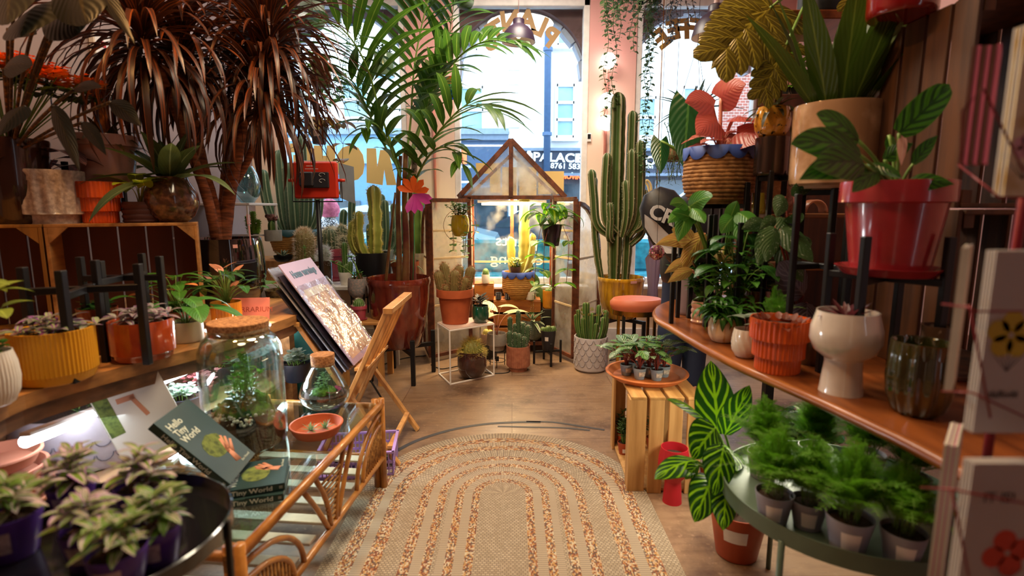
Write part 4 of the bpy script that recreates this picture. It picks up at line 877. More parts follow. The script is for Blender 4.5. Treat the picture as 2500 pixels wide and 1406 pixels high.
# stool
def stool():
    Y=4.15; p=aY(1556,700,Y); z=.70; r=T('bar_stool','salmon upholstered stool with brass frame beside the counter end','stool',(p.x,Y,0)); mb=MB()
    L=.2;R=.15; lathe(mb,[(.001,z-.09),(R*.96,z-.09),(R*1.04,z-.06),(R*1.04,z-.03),(R*.92,z-.004),(R*.5,z+.003),(.001,z+.004)],40,sx=1.35,sy=1.05); mb.build('seat',pm('salmon_velvet','cf6f4e',.5,n=.2),r)
    mb=MB(); lathe(mb,[(R*.9,z-.13),(R*.93,z-.13),(R*.93,z-.088),(R*.9,z-.088)],40,sx=1.35,sy=1.05); mb.build('seat_rim',gold,r)
    for x,y,m in((-.12,-.1,black),(.12,-.1,gold),(-.12,.1,gold),(.12,.1,gold)): 
        mb=MB(); beam(mb,(x,y,0),(x,y,z-.12),.022,.022); mb.build('leg',m,r)
    mb=MB(); beam(mb,(-.12,-.1,.2),(.12,-.1,.2),.014,.014); beam(mb,(-.12,.1,.2),(.12,.1,.2),.014,.014); mb.build('footrest',gold,r)
stool()
# wall lamp on the pillar between middle and right windows
def walllamp():
    Y=YW-.09; p=aY(1485,148,Y); r=T('wall_lamp','pink tube wall lamp with glowing white globes on the window pillar','lamp',(p.x,YW,p.z)); em=pm('globe_glow','fff4e6',.5,em=5)
    for y in (148,245,300):
        q=aY(1485,y,Y); mb=MB(); ball(mb,(0,-.09,q.z-p.z),.075,24); mb.build('globe',em,r)
    mb=MB(); tube(mb,[(0,-.03,-.06),(0,-.03,-1.05)],.016,10); tube(mb,[(0,-.03,-.3),(0,-.001,-.3)],.03,12); mb.build('tube',pm('pink_metal','d98a80',.4),r)
walllamp()
r=T('wall_lamp','pink vertical lamp tube on the pillar left of the middle window','lamp',aY(1062,440,YW-.02)); mb=MB(); tube(mb,[(0,0,-.3),(0,0,.9)],.014,10); mb.build('tube',pm('pink_metal','d98a80',.4),r); mb=MB(); ball(mb,(0,-.05,.95),.07,20); mb.build('globe',pm('globe_glow','fff4e6',.5,em=5),r)
r=T('thermostat','small white wall sensor with dark screen on the window pillar','sensor',aY(1438,336,YW-.012)); mb=MB(); box(mb,(0,0,0),(.045,.024,.085),bev=.006); mb.build('body',white,r); mb=MB(); box(mb,(0,-.013,.01),(.03,.004,.045)); mb.build('screen',black,r)
# pendant lamps
def pendant(px,py,w,Y,label,col='2c1c30'):
    p=aY(px,py,Y); s=scl(p); R=w*s/2; r=T('pendant_lamp',label,'lamp',p); m=pm('lamp_purple',col,.45); mb=MB(); lathe(mb,[(R,0),(R*.98,R*.12),(R*.86,R*.55),(R*.6,R*.85),(R*.36,R*1.0),(R*.34,R*1.04),(R*.34,R*1.28),(R*.3,R*1.32),(.003,R*1.33)],40); mb.build('shade',m,r)
    mb=MB(); lathe(mb,[(R*.985,.001),(R*.84,R*.52),(R*.58,R*.82),(.003,R*.95)],40); mb.build('lining',pm('lamp_white','e6dcd8',.4),r)
    mb=MB(); ball(mb,(0,0,R*.38),R*.16,14); mb.build('bulb',pm('warm_bulb','ffd9a0',.4,em=4),r)
    mb=MB(); lathe(mb,[(R*.1,R*1.33),(R*.12,R*1.4),(R*.1,R*1.6),(.002,R*1.65)],14); tube(mb,[(0,0,R*1.6),(0,0,ZC-p.z)],.004,6); mb.build('cord',pm('cord_pink','b89a98',.6),r)
pendant(1266,104,82,4.9,'dark purple dome pendant lamp before the arched middle window'); pendant(1745,90,110,4.1,'dark purple dome pendant lamp before the right window half behind monstera leaf')
# ================================================================ BACK LEFT: CACTI BY THE LEFT WINDOW
def blk(name,label,cat_,x0,x1,y0,y1,z0,z1,m,bev=.004,grp=None):
    mb=MB(); box(mb,(0,0,(z1-z0)/2),(x1-x0,y1-y0,z1-z0),bev=bev); o=mb.build(name,m); o.location=((x0+x1)/2,(y0+y1)/2,z0); return tag(o,label,cat_,grp)
def bench(name,label,x0,x1,y0,y1,z,m,ml,t=.035,legs=True,grp=None):
    r=T(name,label,'table',((x0+x1)/2,(y0+y1)/2,0),0,grp); mb=MB(); box(mb,(0,0,z-t/2),(x1-x0,y1-y0,t),bev=.004); mb.build('tabletop',m,r)
    for sx in(-1,1):
        for sy in(-1,1): mb=MB(); box(mb,(sx*((x1-x0)/2-.04),sy*((y1-y0)/2-.04),(z-t)/2),(.045,.045,z-t)); mb.build('leg',ml,r)
    return r
zl=.72
bench('display_table','white low display table under the left window full of cacti',-2.5,-1.0,4.62,5.36,zl,white,white)
blk('wooden_box','pale wooden box raising the teal-rimmed basket cactus','box',-2.5,-1.9,4.8,5.3,zl,.93,pine)
blk('wooden_box','grey painted box under the moon cactus by the left wall','box',-2.58,-2.3,4.4,4.78,0,1.12,pm('greybox','b8b4b0',.6))
spg=pm('spine_grey','cfc8b0',.6)
BK('potted_cactus','tall ribbed cactus group in straw basket pot with dark teal scalloped rim','potted plant',722,640,112,70,'bowl',rope,teal,
  [(cacti,dict(L=[(-30,0,-34,0,150,13),(-14,6,-12,0,196,15),(4,-6,-2,0,166,16),(26,0,12,0,160,13),(34,4,30,0,100,11),(16,8,10,0,230,13)],m=cgb,ribs=7,dep=.25,sp=4,spm=spg,spk=2)),],Y=5.04,z=.93,lab=None)
def cristate(c):
    s=c.s; cacti(c,[(0,0,0,0,26,12)],cg,ribs=4,dep=.45); mb=c.part('grafted_crest',pm('crest_pink','b07a78',.6,h2='6a4440',ns=60,n=1,b=1,bs=80))
    for k in range(26): a=k*2.4; q=c.rng.random(); ball(mb,(s*13*cos(a)*q,s*9*sin(a)*q,c.top+s*(30+8*c.rng.random())),s*5,8)
PP('potted_moon_cactus','pink crested moon cactus in grey stone pot near the left wall','potted plant',668,588,40,27,Y=4.6,z=1.12,kind='cyl',m=pm('grey_stone','a09c94',.6,n=.6),extra=cristate)
PP('potted_cactus','bright green spiky euphorbia in small pot beside the moon cactus','potted plant',622,590,22,18,Y=4.62,z=1.12,kind='taper',m=pm('black_plastic','24222a',.5),fol=[(cacti,dict(L=[(0,0,0,0,54,5),(-6,0,-8,0,42,4),(4,0,8,0,34,4)],m=pm('bright_green','7aa838',.5),ribs=8,dep=.35,sp=6,spm=pm('bright_green','7aa838',.5),spk=2,w=.2))])
PP('potted_agave','small dark agave with pale leaf edges before the straw basket','potted plant',690,602,44,16,Y=4.7,z=.93,kind='bowl',m=black,fol=[(rosette,dict(n=12,L=32,W=7,m=g('4a6a5a','b8c0a0','edge',th=.45),el=(.2,1.1),dr=.1,sh='lance'))])
PP('potted_cactus','tall woolly tan old-man cactus right of the straw basket','potted plant',746,672,44,40,Y=4.82,z=zl,kind='cyl',m=pm('pale_pink_pot','d8b0a8',.5),fol=[(fuzzy,dict(items=[(0,0,2,0,96,23)],m=pm('cactus_tan','8a7a48',.6),hm=pm('tan_hair','c89a70',.8,h2='e8d8c0',n=1,ns=30),ln=10,dens=1700,w=.035))])
pk=pm('pink_red_glaze','b0485a',.3,coat=.5)
PP('potted_cactus','cluster of long-spined cacti in pink pot with saucer by the left window','potted plant',812,674,76,78,Y=5.05,z=zl,kind='terra',m=pk,sau=pk,fol=[(cacti,dict(L=[(-20,6,-6,0,52,14),(2,-10,0,-4,58,19),(20,4,6,0,64,15),(-2,12,0,4,60,13),(26,-10,10,0,40,10)],m=cm('cactus_grey','55664a','a8a888'),ribs=12,dep=.18,sp=15,spm=spw,spk=4,w=.03))])
PP('potted_cactus','wide candelabra cactus with many curved arms in tall grey pot by the left window','potted plant',925,694,92,74,Y=5.12,z=zl,kind='taper',m=pm('grey_glass_pot','8a9494',.2,coat=.5,n=.6),fol=[(cacti,dict(L=[(-30,0,-48,0,104,9),(-18,-4,-38,0,128,9),(-8,4,-10,0,70,9),(14,-2,8,0,126,9),(24,2,18,0,118,9),(30,-4,34,0,98,9),(10,8,2,0,140,9),(20,-8,30,-4,60,9),(34,6,44,0,78,8)],m=cgb,ribs=5,dep=.42,sp=3,spm=spg,spk=2,bend=.12))])
PP('potted_cactus','crested yellow-green euphorbia in black pot with terracotta liner','potted plant',915,742,82,80,Y=4.72,z=zl,kind='cyl',m=black,fol=[(cacti,dict(L=[(4,0,4,0,168,16),(2,0,-34,0,96,13),(-6,-3,-22,-4,108,11),(-10,4,-38,4,84,11)],m=cm('euphorbia_yellow','9aa040','d8cc70'),ribs=4,dep=.55,sp=6,spm=spy,spk=6,bend=.1,wob=.13))])
PP('potted_cactus','small finger cactus in white pot left of the black pot','potted plant',846,722,34,32,Y=4.62+.1,z=zl,kind='taper',m=wht,fol=[(cacti,dict(L=[(0,0,0,0,76,7),(-9,0,-4,0,30,6),(10,-4,4,0,30,6),(4,-8,2,0,24,6)],m=cg,ribs=6,sp=2,spm=spw))])
# wooden table before it
zt_=.60
bench('wooden_table','small wooden table with pink cactus pot behind the print rack',-1.36,-1.0,4.05,4.45,.52,pinex,pine,.022)
PP('potted_cactus','round cactus in small pink pot with saucer on the wooden table','potted plant',877,772,40,36,Y=4.16,z=.52,kind='terra',m=pk,sau=pk,fol=[(fuzzy,dict(items=[(0,0,0,0,20,14)],m=cg,hm=spw,ln=5,dens=500,w=.03))])
PP('potted_shrub','caudex plant with green leaflets in woven grey-pink pot','potted plant',877,728,52,48,Y=4.4,z=.66,kind='belly',m=pm('woven_pot','b0948c',.8,h2='8a8484',ns=60,n=1,b=1,bs=150),fol=[(bush,dict(n=2,H=80,R=60,nl=0,L=22,W=11,m=g('6aa838'),sm=stm,sh='ovate',tip=9,st=2.2,lean=(-30,-6))),(bush,dict(n=5,H=24,R=12,nl=2,L=14,W=7,m=g('6aa838'),sm=brst,st=3))])
stand('black short stand holding the woven grey-pink pot',877,4.4,.66,.075,4,th=.012,zb=.52,leg_over=.04)
PP('potted_agave','variegated agave in terracotta pot behind the oxblood pot','potted plant',990,735,70,50,Y=4.95,z=zl,kind='terra',m=terra,fol=[(rosette,dict(n=16,L=74,W=11,m=g('6a8a6a','e0dcb0','edge',th=.45),el=(.0,1.1),dr=1.2,sh='lance'))])
PP('potted_cactus','broad flat euphorbia with wavy edges in cream ribbed pot behind the palm','potted plant',1024,672,66,64,Y=5.15,z=zl,kind='cyl',m=cream_c,fl=(20,.04,.05,.95),fol=[(cacti,dict(L=[(-4,0,-6,0,190,18),(10,0,6,0,150,14)],m=cm('euphorbia_flat','6a8a34','b0b468'),ribs=3,dep=.6,sp=3,spm=spb,wob=.08))])
PP('potted_euphorbia','feathery bright green plant in glossy brown pot behind the lamp stand','potted plant',785,706,54,60,Y=4.72,z=zl,kind='cyl',m=pm('bronze_glaze','4a3628',.12,coat=1),lab=(.2,.75,.4,.15,white),fol=[(bush,dict(n=6,H=30,R=24,nl=10,L=7,W=3,m=g('7aae4a'),sm=stm,sh='lance')),(fuzzy,dict(items=[(8,-4,4,0,40,13)],m=pm('white_green','a8b0a0',.6),hm=pm('white_hair','eceef0',.7),ln=12,dens=900,w=.03))])
PP('potted_succulent','upright green succulent column in tiny pot behind the print rack','potted plant',745,660,20,24,Y=4.3,kind='taper',m=black,fol=[(bush,dict(n=1,H=52,R=2,nl=26,L=8,W=5,m=g('6aa838'),sm=stm,t0=.05))])
o=bpy.data.objects['potted_succulent']; blk('wooden_stool_box','narrow black plinth under the green succulent column','plinth',o.location.x-.09,o.location.x+.09,4.21,4.39,0,o.location.z,black)
PP('potted_begonia','dark woven basket with round green leaf beside the black planter','potted plant',690,770,72,64,Y=3.35,kind='taper',m=pm('dark_wicker','4a3826',.8,h2='8a7048',ns=50,n=1,st=(1,1,3),b=1,bs=90),fol=[(aroid,dict(n=6,H=40,R=30,L=40,W=36,m=g('6a9a3a'),sm=stm,sh='round',dr=.8))])
o=bpy.data.objects['potted_begonia']; blk('plinth','teal painted cabinet behind the print rack','cabinet',o.location.x-.2,o.location.x+.25,3.18,3.6,0,o.location.z,pm('teal_cabinet','1f6a64',.5))
# wall shelf with glass vessel
r=T('wall_shelf','white thin wall shelf with frame on the left wall','shelf',(XL,4.35,1.42)); mb=MB(); box(mb,(.31,0,.01),(.62,.5,.02),bev=.003); mb.build('board',white,r); mb=MB()
for y in(-.24,.24): beam(mb,(.6,y,0),(.6,y,-.26),.014,.014); beam(mb,(.01,y,-.25),(.6,y,-.25),.014,.014)
mb.build('frame',white,r)
def gvase(name,label,px,py,w,h,Y,prof,m,z=None,extra=None):
    p=aY(px,py,Y); s=scl(p); 
    if z is not None: p.z=z
    r=T(name,label,'glass',p); mb=MB(); o=[(a*w*s/2,b*h*s) for a,b in prof]; t=.003; lathe(mb,[(.001,0)]+o+[(max(.001,a-t),b) for a,b in o[::-1]]+[(.001,t)],48); mb.build('glass',m,r); 
    if extra: extra(r,s)
    return r
blg=glass('blue_glass','cfe6ea',.25,.02); 
gvase('glass_vessel','faceted pale glass planter on the white wall shelf',604,490,70,88,4.32,[(.4,0),(.8,.2),(1,.5),(.8,.8),(.5,1)],blg,z=1.4405)
# LED film light
def led():
    Y=3.75; p=aY(772,440,Y); r=T('studio_light','red square film light on black tripod facing the left window','light',(p.x,Y,0)); z=p.z; W_=.15;H_=.125; red=pm('red_panel','c8301c',.4); t=V((0,0,z))
    mb=MB(); box(mb,(0,0,z),(W_*2,.045,H_*2),bev=.01); mb.build('panel',red,r); mb=MB()
    box(mb,(-.0,-.024,z-H_*.0),(W_*1.3,.03,H_*.85),bev=.004); box(mb,(-.05,-.045,z+.005),(.095,.04,H_*.78),bev=.008); mb.build('control_unit',pm('black_plastic','24222a',.5),r)
    mb=MB(); 
    for zz in(.04,.0): tube(mb,[(.055+.02*cos(a*.5),-.041,z+zz-.005+.012*sin(a*.5)) for a in range(0,10)],.0015,4)
    mb.build('dial_marking',white,r)
    mb=MB(); y=.01; P_=[(-W_-.002,y,z+.0),(-W_-.02,y,z-.01),(-W_-.022,y,z-H_-.02),(W_+.022,y,z-H_-.02),(W_+.02,y,z-.01),(W_+.002,y,z)]; tube(mb,P_,.0045,8); mb.build('yoke',black,r)
    for sx in(-1,1): mb=MB(); tube(mb,[(sx*(W_),y,z+.0),(sx*(W_+.045),y,z)],.011,10); mb.build('knob',red,r)
    mb=MB(); vs=[(W_,.03,z+.12),(W_,.03,z-.12),(W_+.075,.12,z-.16),(W_+.075,.12,z+.1)]; mb.add(vs+[(a+.003,b+.002,c) for a,b,c in vs],[(0,1,2,3),(7,6,5,4),(0,3,7,4),(1,5,6,2),(2,6,7,3)],smooth=False); mb.build('barn_door',pm('grey_metal','6a7078',.5),r)
    mb=MB(); box(mb,(0,.03,z+H_+.004),(W_*1.9,.02,.006)); mb.build('top_trim',white,r)
    mb=MB(); tube(mb,[(0,y,.5),(0,y,z-H_-.01)],.016,12); tube(mb,[(0,y,.12),(0,y,.85)],.022,12); mb.build('pole',black,r)
    mb=MB(); lathe(mb,[(.024,0),(.034,.005),(.034,.05),(.024,.055)],16,c=(0,y,.83)); box(mb,(-.04,y,.855),(.05,.02,.02)); mb.build('clamp',black,r)
    for k in range(3):
        a=PI/2+2*PI*k/3+.5; q=V((.40*cos(a),.40*sin(a)+y,.008)); mb=MB(); beam(mb,(0,y,.72),q,.02,.008); beam(mb,(0,y,.28),q*.52+V((0,0,.31)),.012,.006); mb.build('leg',black,r)
    mb=MB(); box(mb,(-.03,-.0232,z+.095),(.05,.001,.004)); box(mb,(-.02,-.0232,z+.075),(.09,.001,.003)); mb.build('printed_line',white,r)
led()
# ================================================================ LEFT COUNTER
zc=.85
def counter(label,pix,back,z,th,m,name='counter',me=None):
    P=[aZ(x,y,z) for x,y in pix]; P=cat([V((p.x,p.y,0)) for p in P],4); pts=[(p.x,p.y) for p in P]+back; r=T(name,label,'counter',(0,0,0)); mb=MB(); poly(mb,pts,z-th,z); mb.build('worktop',m,r); return r,P
oldw=wood('old_wood','c0884e','84582e',1,.5,9); 
cr,CP=counter('long worn wooden counter along the left wall',[(-260,1120),(-80,1035),(60,963),(300,895),(530,837),(650,795),(735,760),(700,728)],[(-2.58,3.25),(-2.58,.9)],zc,.045,oldw)
mb=MB(); vs=[]
for p in CP[:-4]: vs+=[(p.x-.012,p.y,zc-.045),(p.x-.012,p.y,zc-.098),(p.x-.04,p.y,zc-.098),(p.x-.04,p.y,zc-.045)]
n=len(CP)-4; mb.add(vs,[(4*i+j,4*i+(j+1)%4,4*i+4+(j+1)%4,4*i+4+j) for i in range(n-1) for j in range(4)]+[(0,1,2,3),(4*n-1,4*n-2,4*n-3,4*n-4)],[(v[1],v[2]) for v in vs],smooth=False)
mb.build('apron_board',wood('apron','8a6040','4a3024',1),cr)
mb=MB(); 
for x,y in((-2.4,1.2),(-2.4,3.1),(-1.35,3.1),(-1.75,1.3)): box(mb,(x,y,.4),(.07,.07,.8)); 
mb.build('leg',oldw,cr)
bench('lower_shelf','low wooden shelf platform under the left counter behind the rattan table',-2.2,-1.33,1.15,3.15,.42,pm('lowboard','b08a64',.6,h2='7a5a40',n=.6,ns=6,st=(3,.4,1)),oldw,.03)
def tubelamp(a,b,Y1,Y2,label,off=.0):
    p=aY(*a,Y1);q=aY(*b,Y2); r=T('tube_light',label,'lamp',p); mb=MB(); d=(q-p); tube(mb,[(0,0,0),d],.019,12); mb.build('tube',pm('cool_tube','eaf4ff',.4,em=20),r); n=d.normalized(); mb=MB(); u=V((0,0,.022)); beam(mb,u,d+u,.03,.014); mb.build('fitting',white,r); return p,q
tubelamp((62,1078),(232,1012),1.55,1.95,'left glowing cool tube light under the counter'); tubelamp((395,930),(520,878),2.3,2.72,'middle glowing cool tube light under the counter behind the big jar'); tubelamp((672,815),(702,800),3.0,3.2,'short glowing cool tube light by the print rack')
area('tube_glow',(-1.52,1.75,.66),(0,0,-.2),.3,.4,(.80,.92,1)); area('tube_glow',(-1.42,2.5,.68),(0,0,-.2),.4,4.5,(.80,.93,1)); area('tube_glow',(-1.32,2.52,.78),(-1.2,0,.5),.3,16,(.88,.96,1))
# crates on the counter
def opencrate(label,x0,x1,y0,y1,z0,z1,m,grp=None,slats=5,rz=0):
    r=T('wooden_crate',label,'crate',((x0+x1)/2,(y0+y1)/2,z0),rz,grp); W_=x1-x0;D_=y1-y0;H_=z1-z0;t=.014; mb=MB(); box(mb,(0,0,H_-t/2),(W_,D_,t),bev=.002); mb.build('top_board',m,r); mb=MB(); box(mb,(0,0,t/2),(W_,D_,t),bev=.002); mb.build('bottom_board',m,r)
    for sx in(-1,1): mb=MB(); box(mb,(sx*(W_/2-t/2),0,H_/2),(t,D_,H_-2*t),bev=.002); mb.build('end_board',m,r)
    mb=MB()
    for k in range(slats): box(mb,(-W_/2+W_*(k+.5)/slats,D_/2-t/2,H_/2),(W_/slats*.93,t,H_-2*t),bev=.002)
    mb.build('back_slat',pm('dark_slat','5a2a1c',.6,n=.5,ns=5,st=(3,1,.4)),r); mb=MB()
    for sx in(-1,1):
        for q in(0,1):
            x=sx*(W_/2-t-.018); vs=[(x-.018,-D_/2+.002,H_-t),(x+.018,-D_/2+.002,H_-t)]
        mb.add([(sx*(W_/2-t),-D_/2+.0,H_-t),(sx*(W_/2-t-.07),-D_/2,H_-t),(sx*(W_/2-t),-D_/2,H_-t-.07),(sx*(W_/2-t),-D_/2+.02,H_-t),(sx*(W_/2-t-.07),-D_/2+.02,H_-t),(sx*(W_/2-t),-D_/2+.02,H_-t-.07)],[(0,1,2),(3,5,4),(0,3,4,1),(1,4,5,2),(2,5,3,0)],smooth=False)
    mb.build('corner_block',m,r); return r
zt2=1.33
opencrate('open-fronted wooden crate on the left counter with pots on top',-1.852-.29,-1.852+.29,2.585-.12,2.585+.12,zc,zt2,oldw,rz=.5)
opencrate('open-fronted wooden crate at the left frame edge on the counter',-2.297-.21,-2.297+.21,2.342-.12,2.342+.12,zc,zt2,wood('ow2','b07830','6a4418',2),slats=4,rz=.5)

orange=pm('orange_glaze','d85a18',.25,coat=.5,h2='b8400e',n=.3); yellow=pm('yellow_ceramic','dc9a18',.45,n=.15)
trad=g('a8c08a','8a3aa0','band',fq=4,th=.5); trad2=g('8a9a70','c890b8','band',fq=6,th=.5); ant=g('4a7a2a',None,'plain',r=.25); antd=g('35602a',None,'plain',r=.25); lim=g('a8b82a',None,'plain')
PP('potted_plant','speckled white pleated pot on the left crates, dark leaf over its rim','potted plant',128,556,150,126,Y=2.47,z=zt2,kind='step',m=pm('speckled_white','cfc0b8',.3,coat=.4,h2='a89890',n=.8,ns=60,b=.6,bs=90),fl=(18,.10,.2,.96),
   fol=[(aroid,dict(n=5,H=60,R=50,L=150,W=80,m=g('3a2a30','6a4048','vein',fq=6,th=.7),sm=redst,sh='ovate',dr=1.1,el=(0,.5),az=[-.6,.5,2.4,-2.0,1.5]))])
PP('plant_pot','orange three-tier ribbed pot on the crate','pot',250,557,98,98,Y=2.56,z=zt2,kind='tier',m=orange,fl=(34,.05,.02,.97),group=None)
PP('potted_philodendron','lime leaved plant in mauve wavy pot on the crate','potted plant',348,558,78,50,Y=2.63,z=zt2,kind='wavy',m=pm('mauve_clay','6a4240',.7),fol=[(aroid,dict(n=12,H=78,R=62,L=62,W=36,m=lim,sm=pm('lime_stem','a8a040',.5),sh='heart',dr=.8,el=(0,.6)))])
PP('potted_staghorn','staghorn fern in brown speckled glass bulb pot on the crate','potted plant',425,556,120,108,Y=2.69,z=zt2,kind='bulb',m=pm('brown_speckle','7a5038',.15,coat=1,h2='4a2c20',n=1,ns=40),
   fol=[(rosette,dict(n=16,L=235,W=46,m=g('4f6038','8a9a70','plain',r=.6),el=(.2,1.35),dr=1.0,sh='lance',cols=5,nn=12,fold=.25)),])
# black stand and pale pink pot behind
stand('black stand carrying the pale pink pot on the crate',262,2.68,1.52,.11,4,th=.022,zb=zt2,leg_over=.1)
PP('potted_bromeliad','pale pink tapered pot with pineapple bromeliad on a black stand','potted plant',262,412,150,112,Y=2.68,z=1.52,kind='terra',m=pm('pale_pink_glaze','b88880',.3,coat=.4),
  fol=[(rosette,dict(n=20,L=130,W=16,m=g('5a4a20','a8641c','blotch',th=.6),el=(.0,1.2),dr=1.1,nn=9)),(rosette,dict(n=34,L=34,W=9,m=g('8a5a1c','d88a28','blotch',th=.5),el=(-.2,1.5),dr=.3,z=120)),(cacti,dict(L=[(0,0,0,0,140,16)],m=pm('pineapple','b8681c',.6,h2='7a3c10',n=1,ns=30),ribs=10,dep=.3,part='pineapple_fruit'))])
def kal(c):
    s=c.s; gg=c.rng; mb=c.part('flowers',pm('orange_petal','ff9a3c',.6,h2='f07a20',n=.5,ns=30)); L=c.part('leaves',g('3a4a1c','6a5a18','blotch',th=.62)); ms=c.part('stems',stm)
    for i in range(44):
        a=i*2.4; R=(i/44)**.5*175; q=V((R*cos(a)*s+40*s,R*sin(a)*s*.45,c.top+(225-(R*cos(a)+100)*.28+gg.uniform(-18,18))*s)); tube(ms,bez((0,0,c.top),(q.x*.4,q.y*.4,c.top+70*s),q,5),1.3*s,4)
        for k in range(26):
            v=V((gg.gauss(0,1),gg.gauss(0,1),gg.gauss(0,.6))).normalized(); o=q+v*gg.uniform(8,19)*s
            for e in range(4):
                b=e*PI/2+gg.random(); leaf(mb,o,(cos(b),sin(b),.35),11*s,9*s,'round',.3,0,2,gg.random())
        for k in range(3): b=gg.random()*6; leaf(L,q-V((0,0,30*s)),(cos(b),sin(b),.1),46*s,26*s,'ovate',.6,.1,5)
PP('potted_kalanchoe','orange flowering kalanchoe at the upper left in dark brown glazed pot','potted plant',52,556,150,200,Y=2.40,z=zt2,kind='taper',m=pm('dark_brown_glaze','2c1512',.2,coat=.8),extra=kal)
# items on the counter
PP('potted_plant','white ribbed round pot at the left frame edge on the counter','potted plant',-10,1000,110,135,z=zc,kind='round',m=wht,fl=(40,.04,.05,.9),fol=[(aroid,dict(n=16,H=210,R=60,L=70,W=44,m=g('8a9a3c',None,'plain'),sm=stm,sh='ovate',dr=.8)),(bush,dict(n=5,H=60,R=60,nl=6,L=26,W=16,m=ant,sm=stm))])
PP('potted_tradescantia','yellow ribbed pot of purple-striped tradescantia on the left counter','potted plant',145,947,166,128,z=zc,kind='yell',m=yellow,fl=(60,.035,.17,.99),fol=[(bush,dict(n=9,H=42,R=90,nl=5,L=62,W=23,m=trad,sm=brst,sh='lance',dr=.9,el=.25,fold=.35,t0=.2))])
PP('potted_tradescantia','orange glazed bowl pot of tradescantia beside the black stand leg','potted plant',355,888,136,96,z=zc,kind='yell',m=pm('orange_brown_glaze','b84a20',.15,coat=1,h2='8a3014',n=.5),fol=[(bush,dict(n=10,H=40,R=80,nl=5,L=48,W=18,m=g('c0c8b8','9a5a88','band',fq=5,th=.5),sm=brst,sh='lance',dr=.9,el=.2,fold=.35,t0=.2))])
PP('potted_plant','tall rust-brown bark-textured pot behind the black stand','potted plant',250,868,84,112,z=zc,kind='taper',m=pm('rust_ceramic','8a3a24',.35,coat=.3,h2='5a2014',n=.7,ns=14,st=(2,2,.4)),fl=(13,.07,0,1),fol=[(bush,dict(n=6,H=30,R=46,nl=4,L=34,W=18,m=antd,sm=brst))])
stand('front black metal plant stand frame standing empty on the left counter',205,1.78,1.14,.16,4,th=.024,zb=zc,leg_over=.07,rz=.35)
stand('rear black metal plant stand frame standing empty on the left counter',300,2.0,1.15,.14,4,th=.022,zb=zc,leg_over=.07,rz=.1)
PP('potted_philodendron','beige footed ribbed pot with large heart leaves on the counter','potted plant',458,840,74,50,z=zc,kind='cyl',m=cream_c,fl=(3,0,.1,.9),fol=[(aroid,dict(n=9,H=66,R=70,L=84,W=52,m=g('4f8a38',None,'plain'),sm=stm,sh='heart',dr=1.2,el=(-.3,.4)))])
sk=pm('salmon_glaze','c8604c',.25,coat=.5)
PP('potted_anthurium','salmon pot with orange anthurium flowers on the counter','potted plant',437,808,90,64,Y=2.27,z=zc,kind='terra',m=sk,sau=sk,fol=[(aroid,dict(n=13,H=100,R=80,L=62,W=38,m=ant,sm=stm,sh='heart',dr=.9)),(aroid,dict(n=5,H=96,R=74,L=40,W=28,m=g('e0864a','e8b888','plain'),sm=stm,sh='heart',part='spathes',az=[-1.9,-.4,-1.2,-2.4],dr=.5,el=(.2,.8)))])
PP('potted_anthurium','amber ribbed pot with peach anthuriums next to the big black planter','potted plant',555,782,68,56,Y=2.5,z=zc,kind='cyl',m=pm('amber_ceramic','d08a28',.3,coat=.5),fl=(30,.05,.05,.95),fol=[(aroid,dict(n=22,H=84,R=84,L=48,W=22,m=antd,sm=stm,sh='heart',dr=.7)),(aroid,dict(n=6,H=108,R=44,L=26,W=20,m=g('e89a7a','e8b8a0','plain'),sm=stm,sh='heart',part='spathes',dr=.3,el=(.4,1)))])
def cardm(name,label,cat_,base,px,py,Y,w,h,col,words,tm,lean=.25,rz=.2,z=zc,size=.03,th=.002):
    p=aY(px,py,Y); r=T(name,label,cat_,(p.x,p.y,z),rz); M=Matrix.Rotation(-lean,4,'X'); mb=MB(); box(mb,(0,0,h/2),(w,th,h)); o=mb.build('card',pm('card_'+col,col,.6,n=.1),r); o.matrix_local=M
    for s_,x,zz,sz in words: text(r,'lettering',s_,sz,tm,None,M=M@Matrix.Translation((x,-th/2-.0006,zz))@Matrix.Rotation(PI/2,4,'X'),ext=.0004)
    return r
cardm('sign_card','pink TERRARIUM card standing on the left counter','card',None,608,800,2.6,.20,.11,'e08a88',[('TERRARIUM',.02,.05,.036)],pm('card_ink','a8504a',.7),rz=.12)
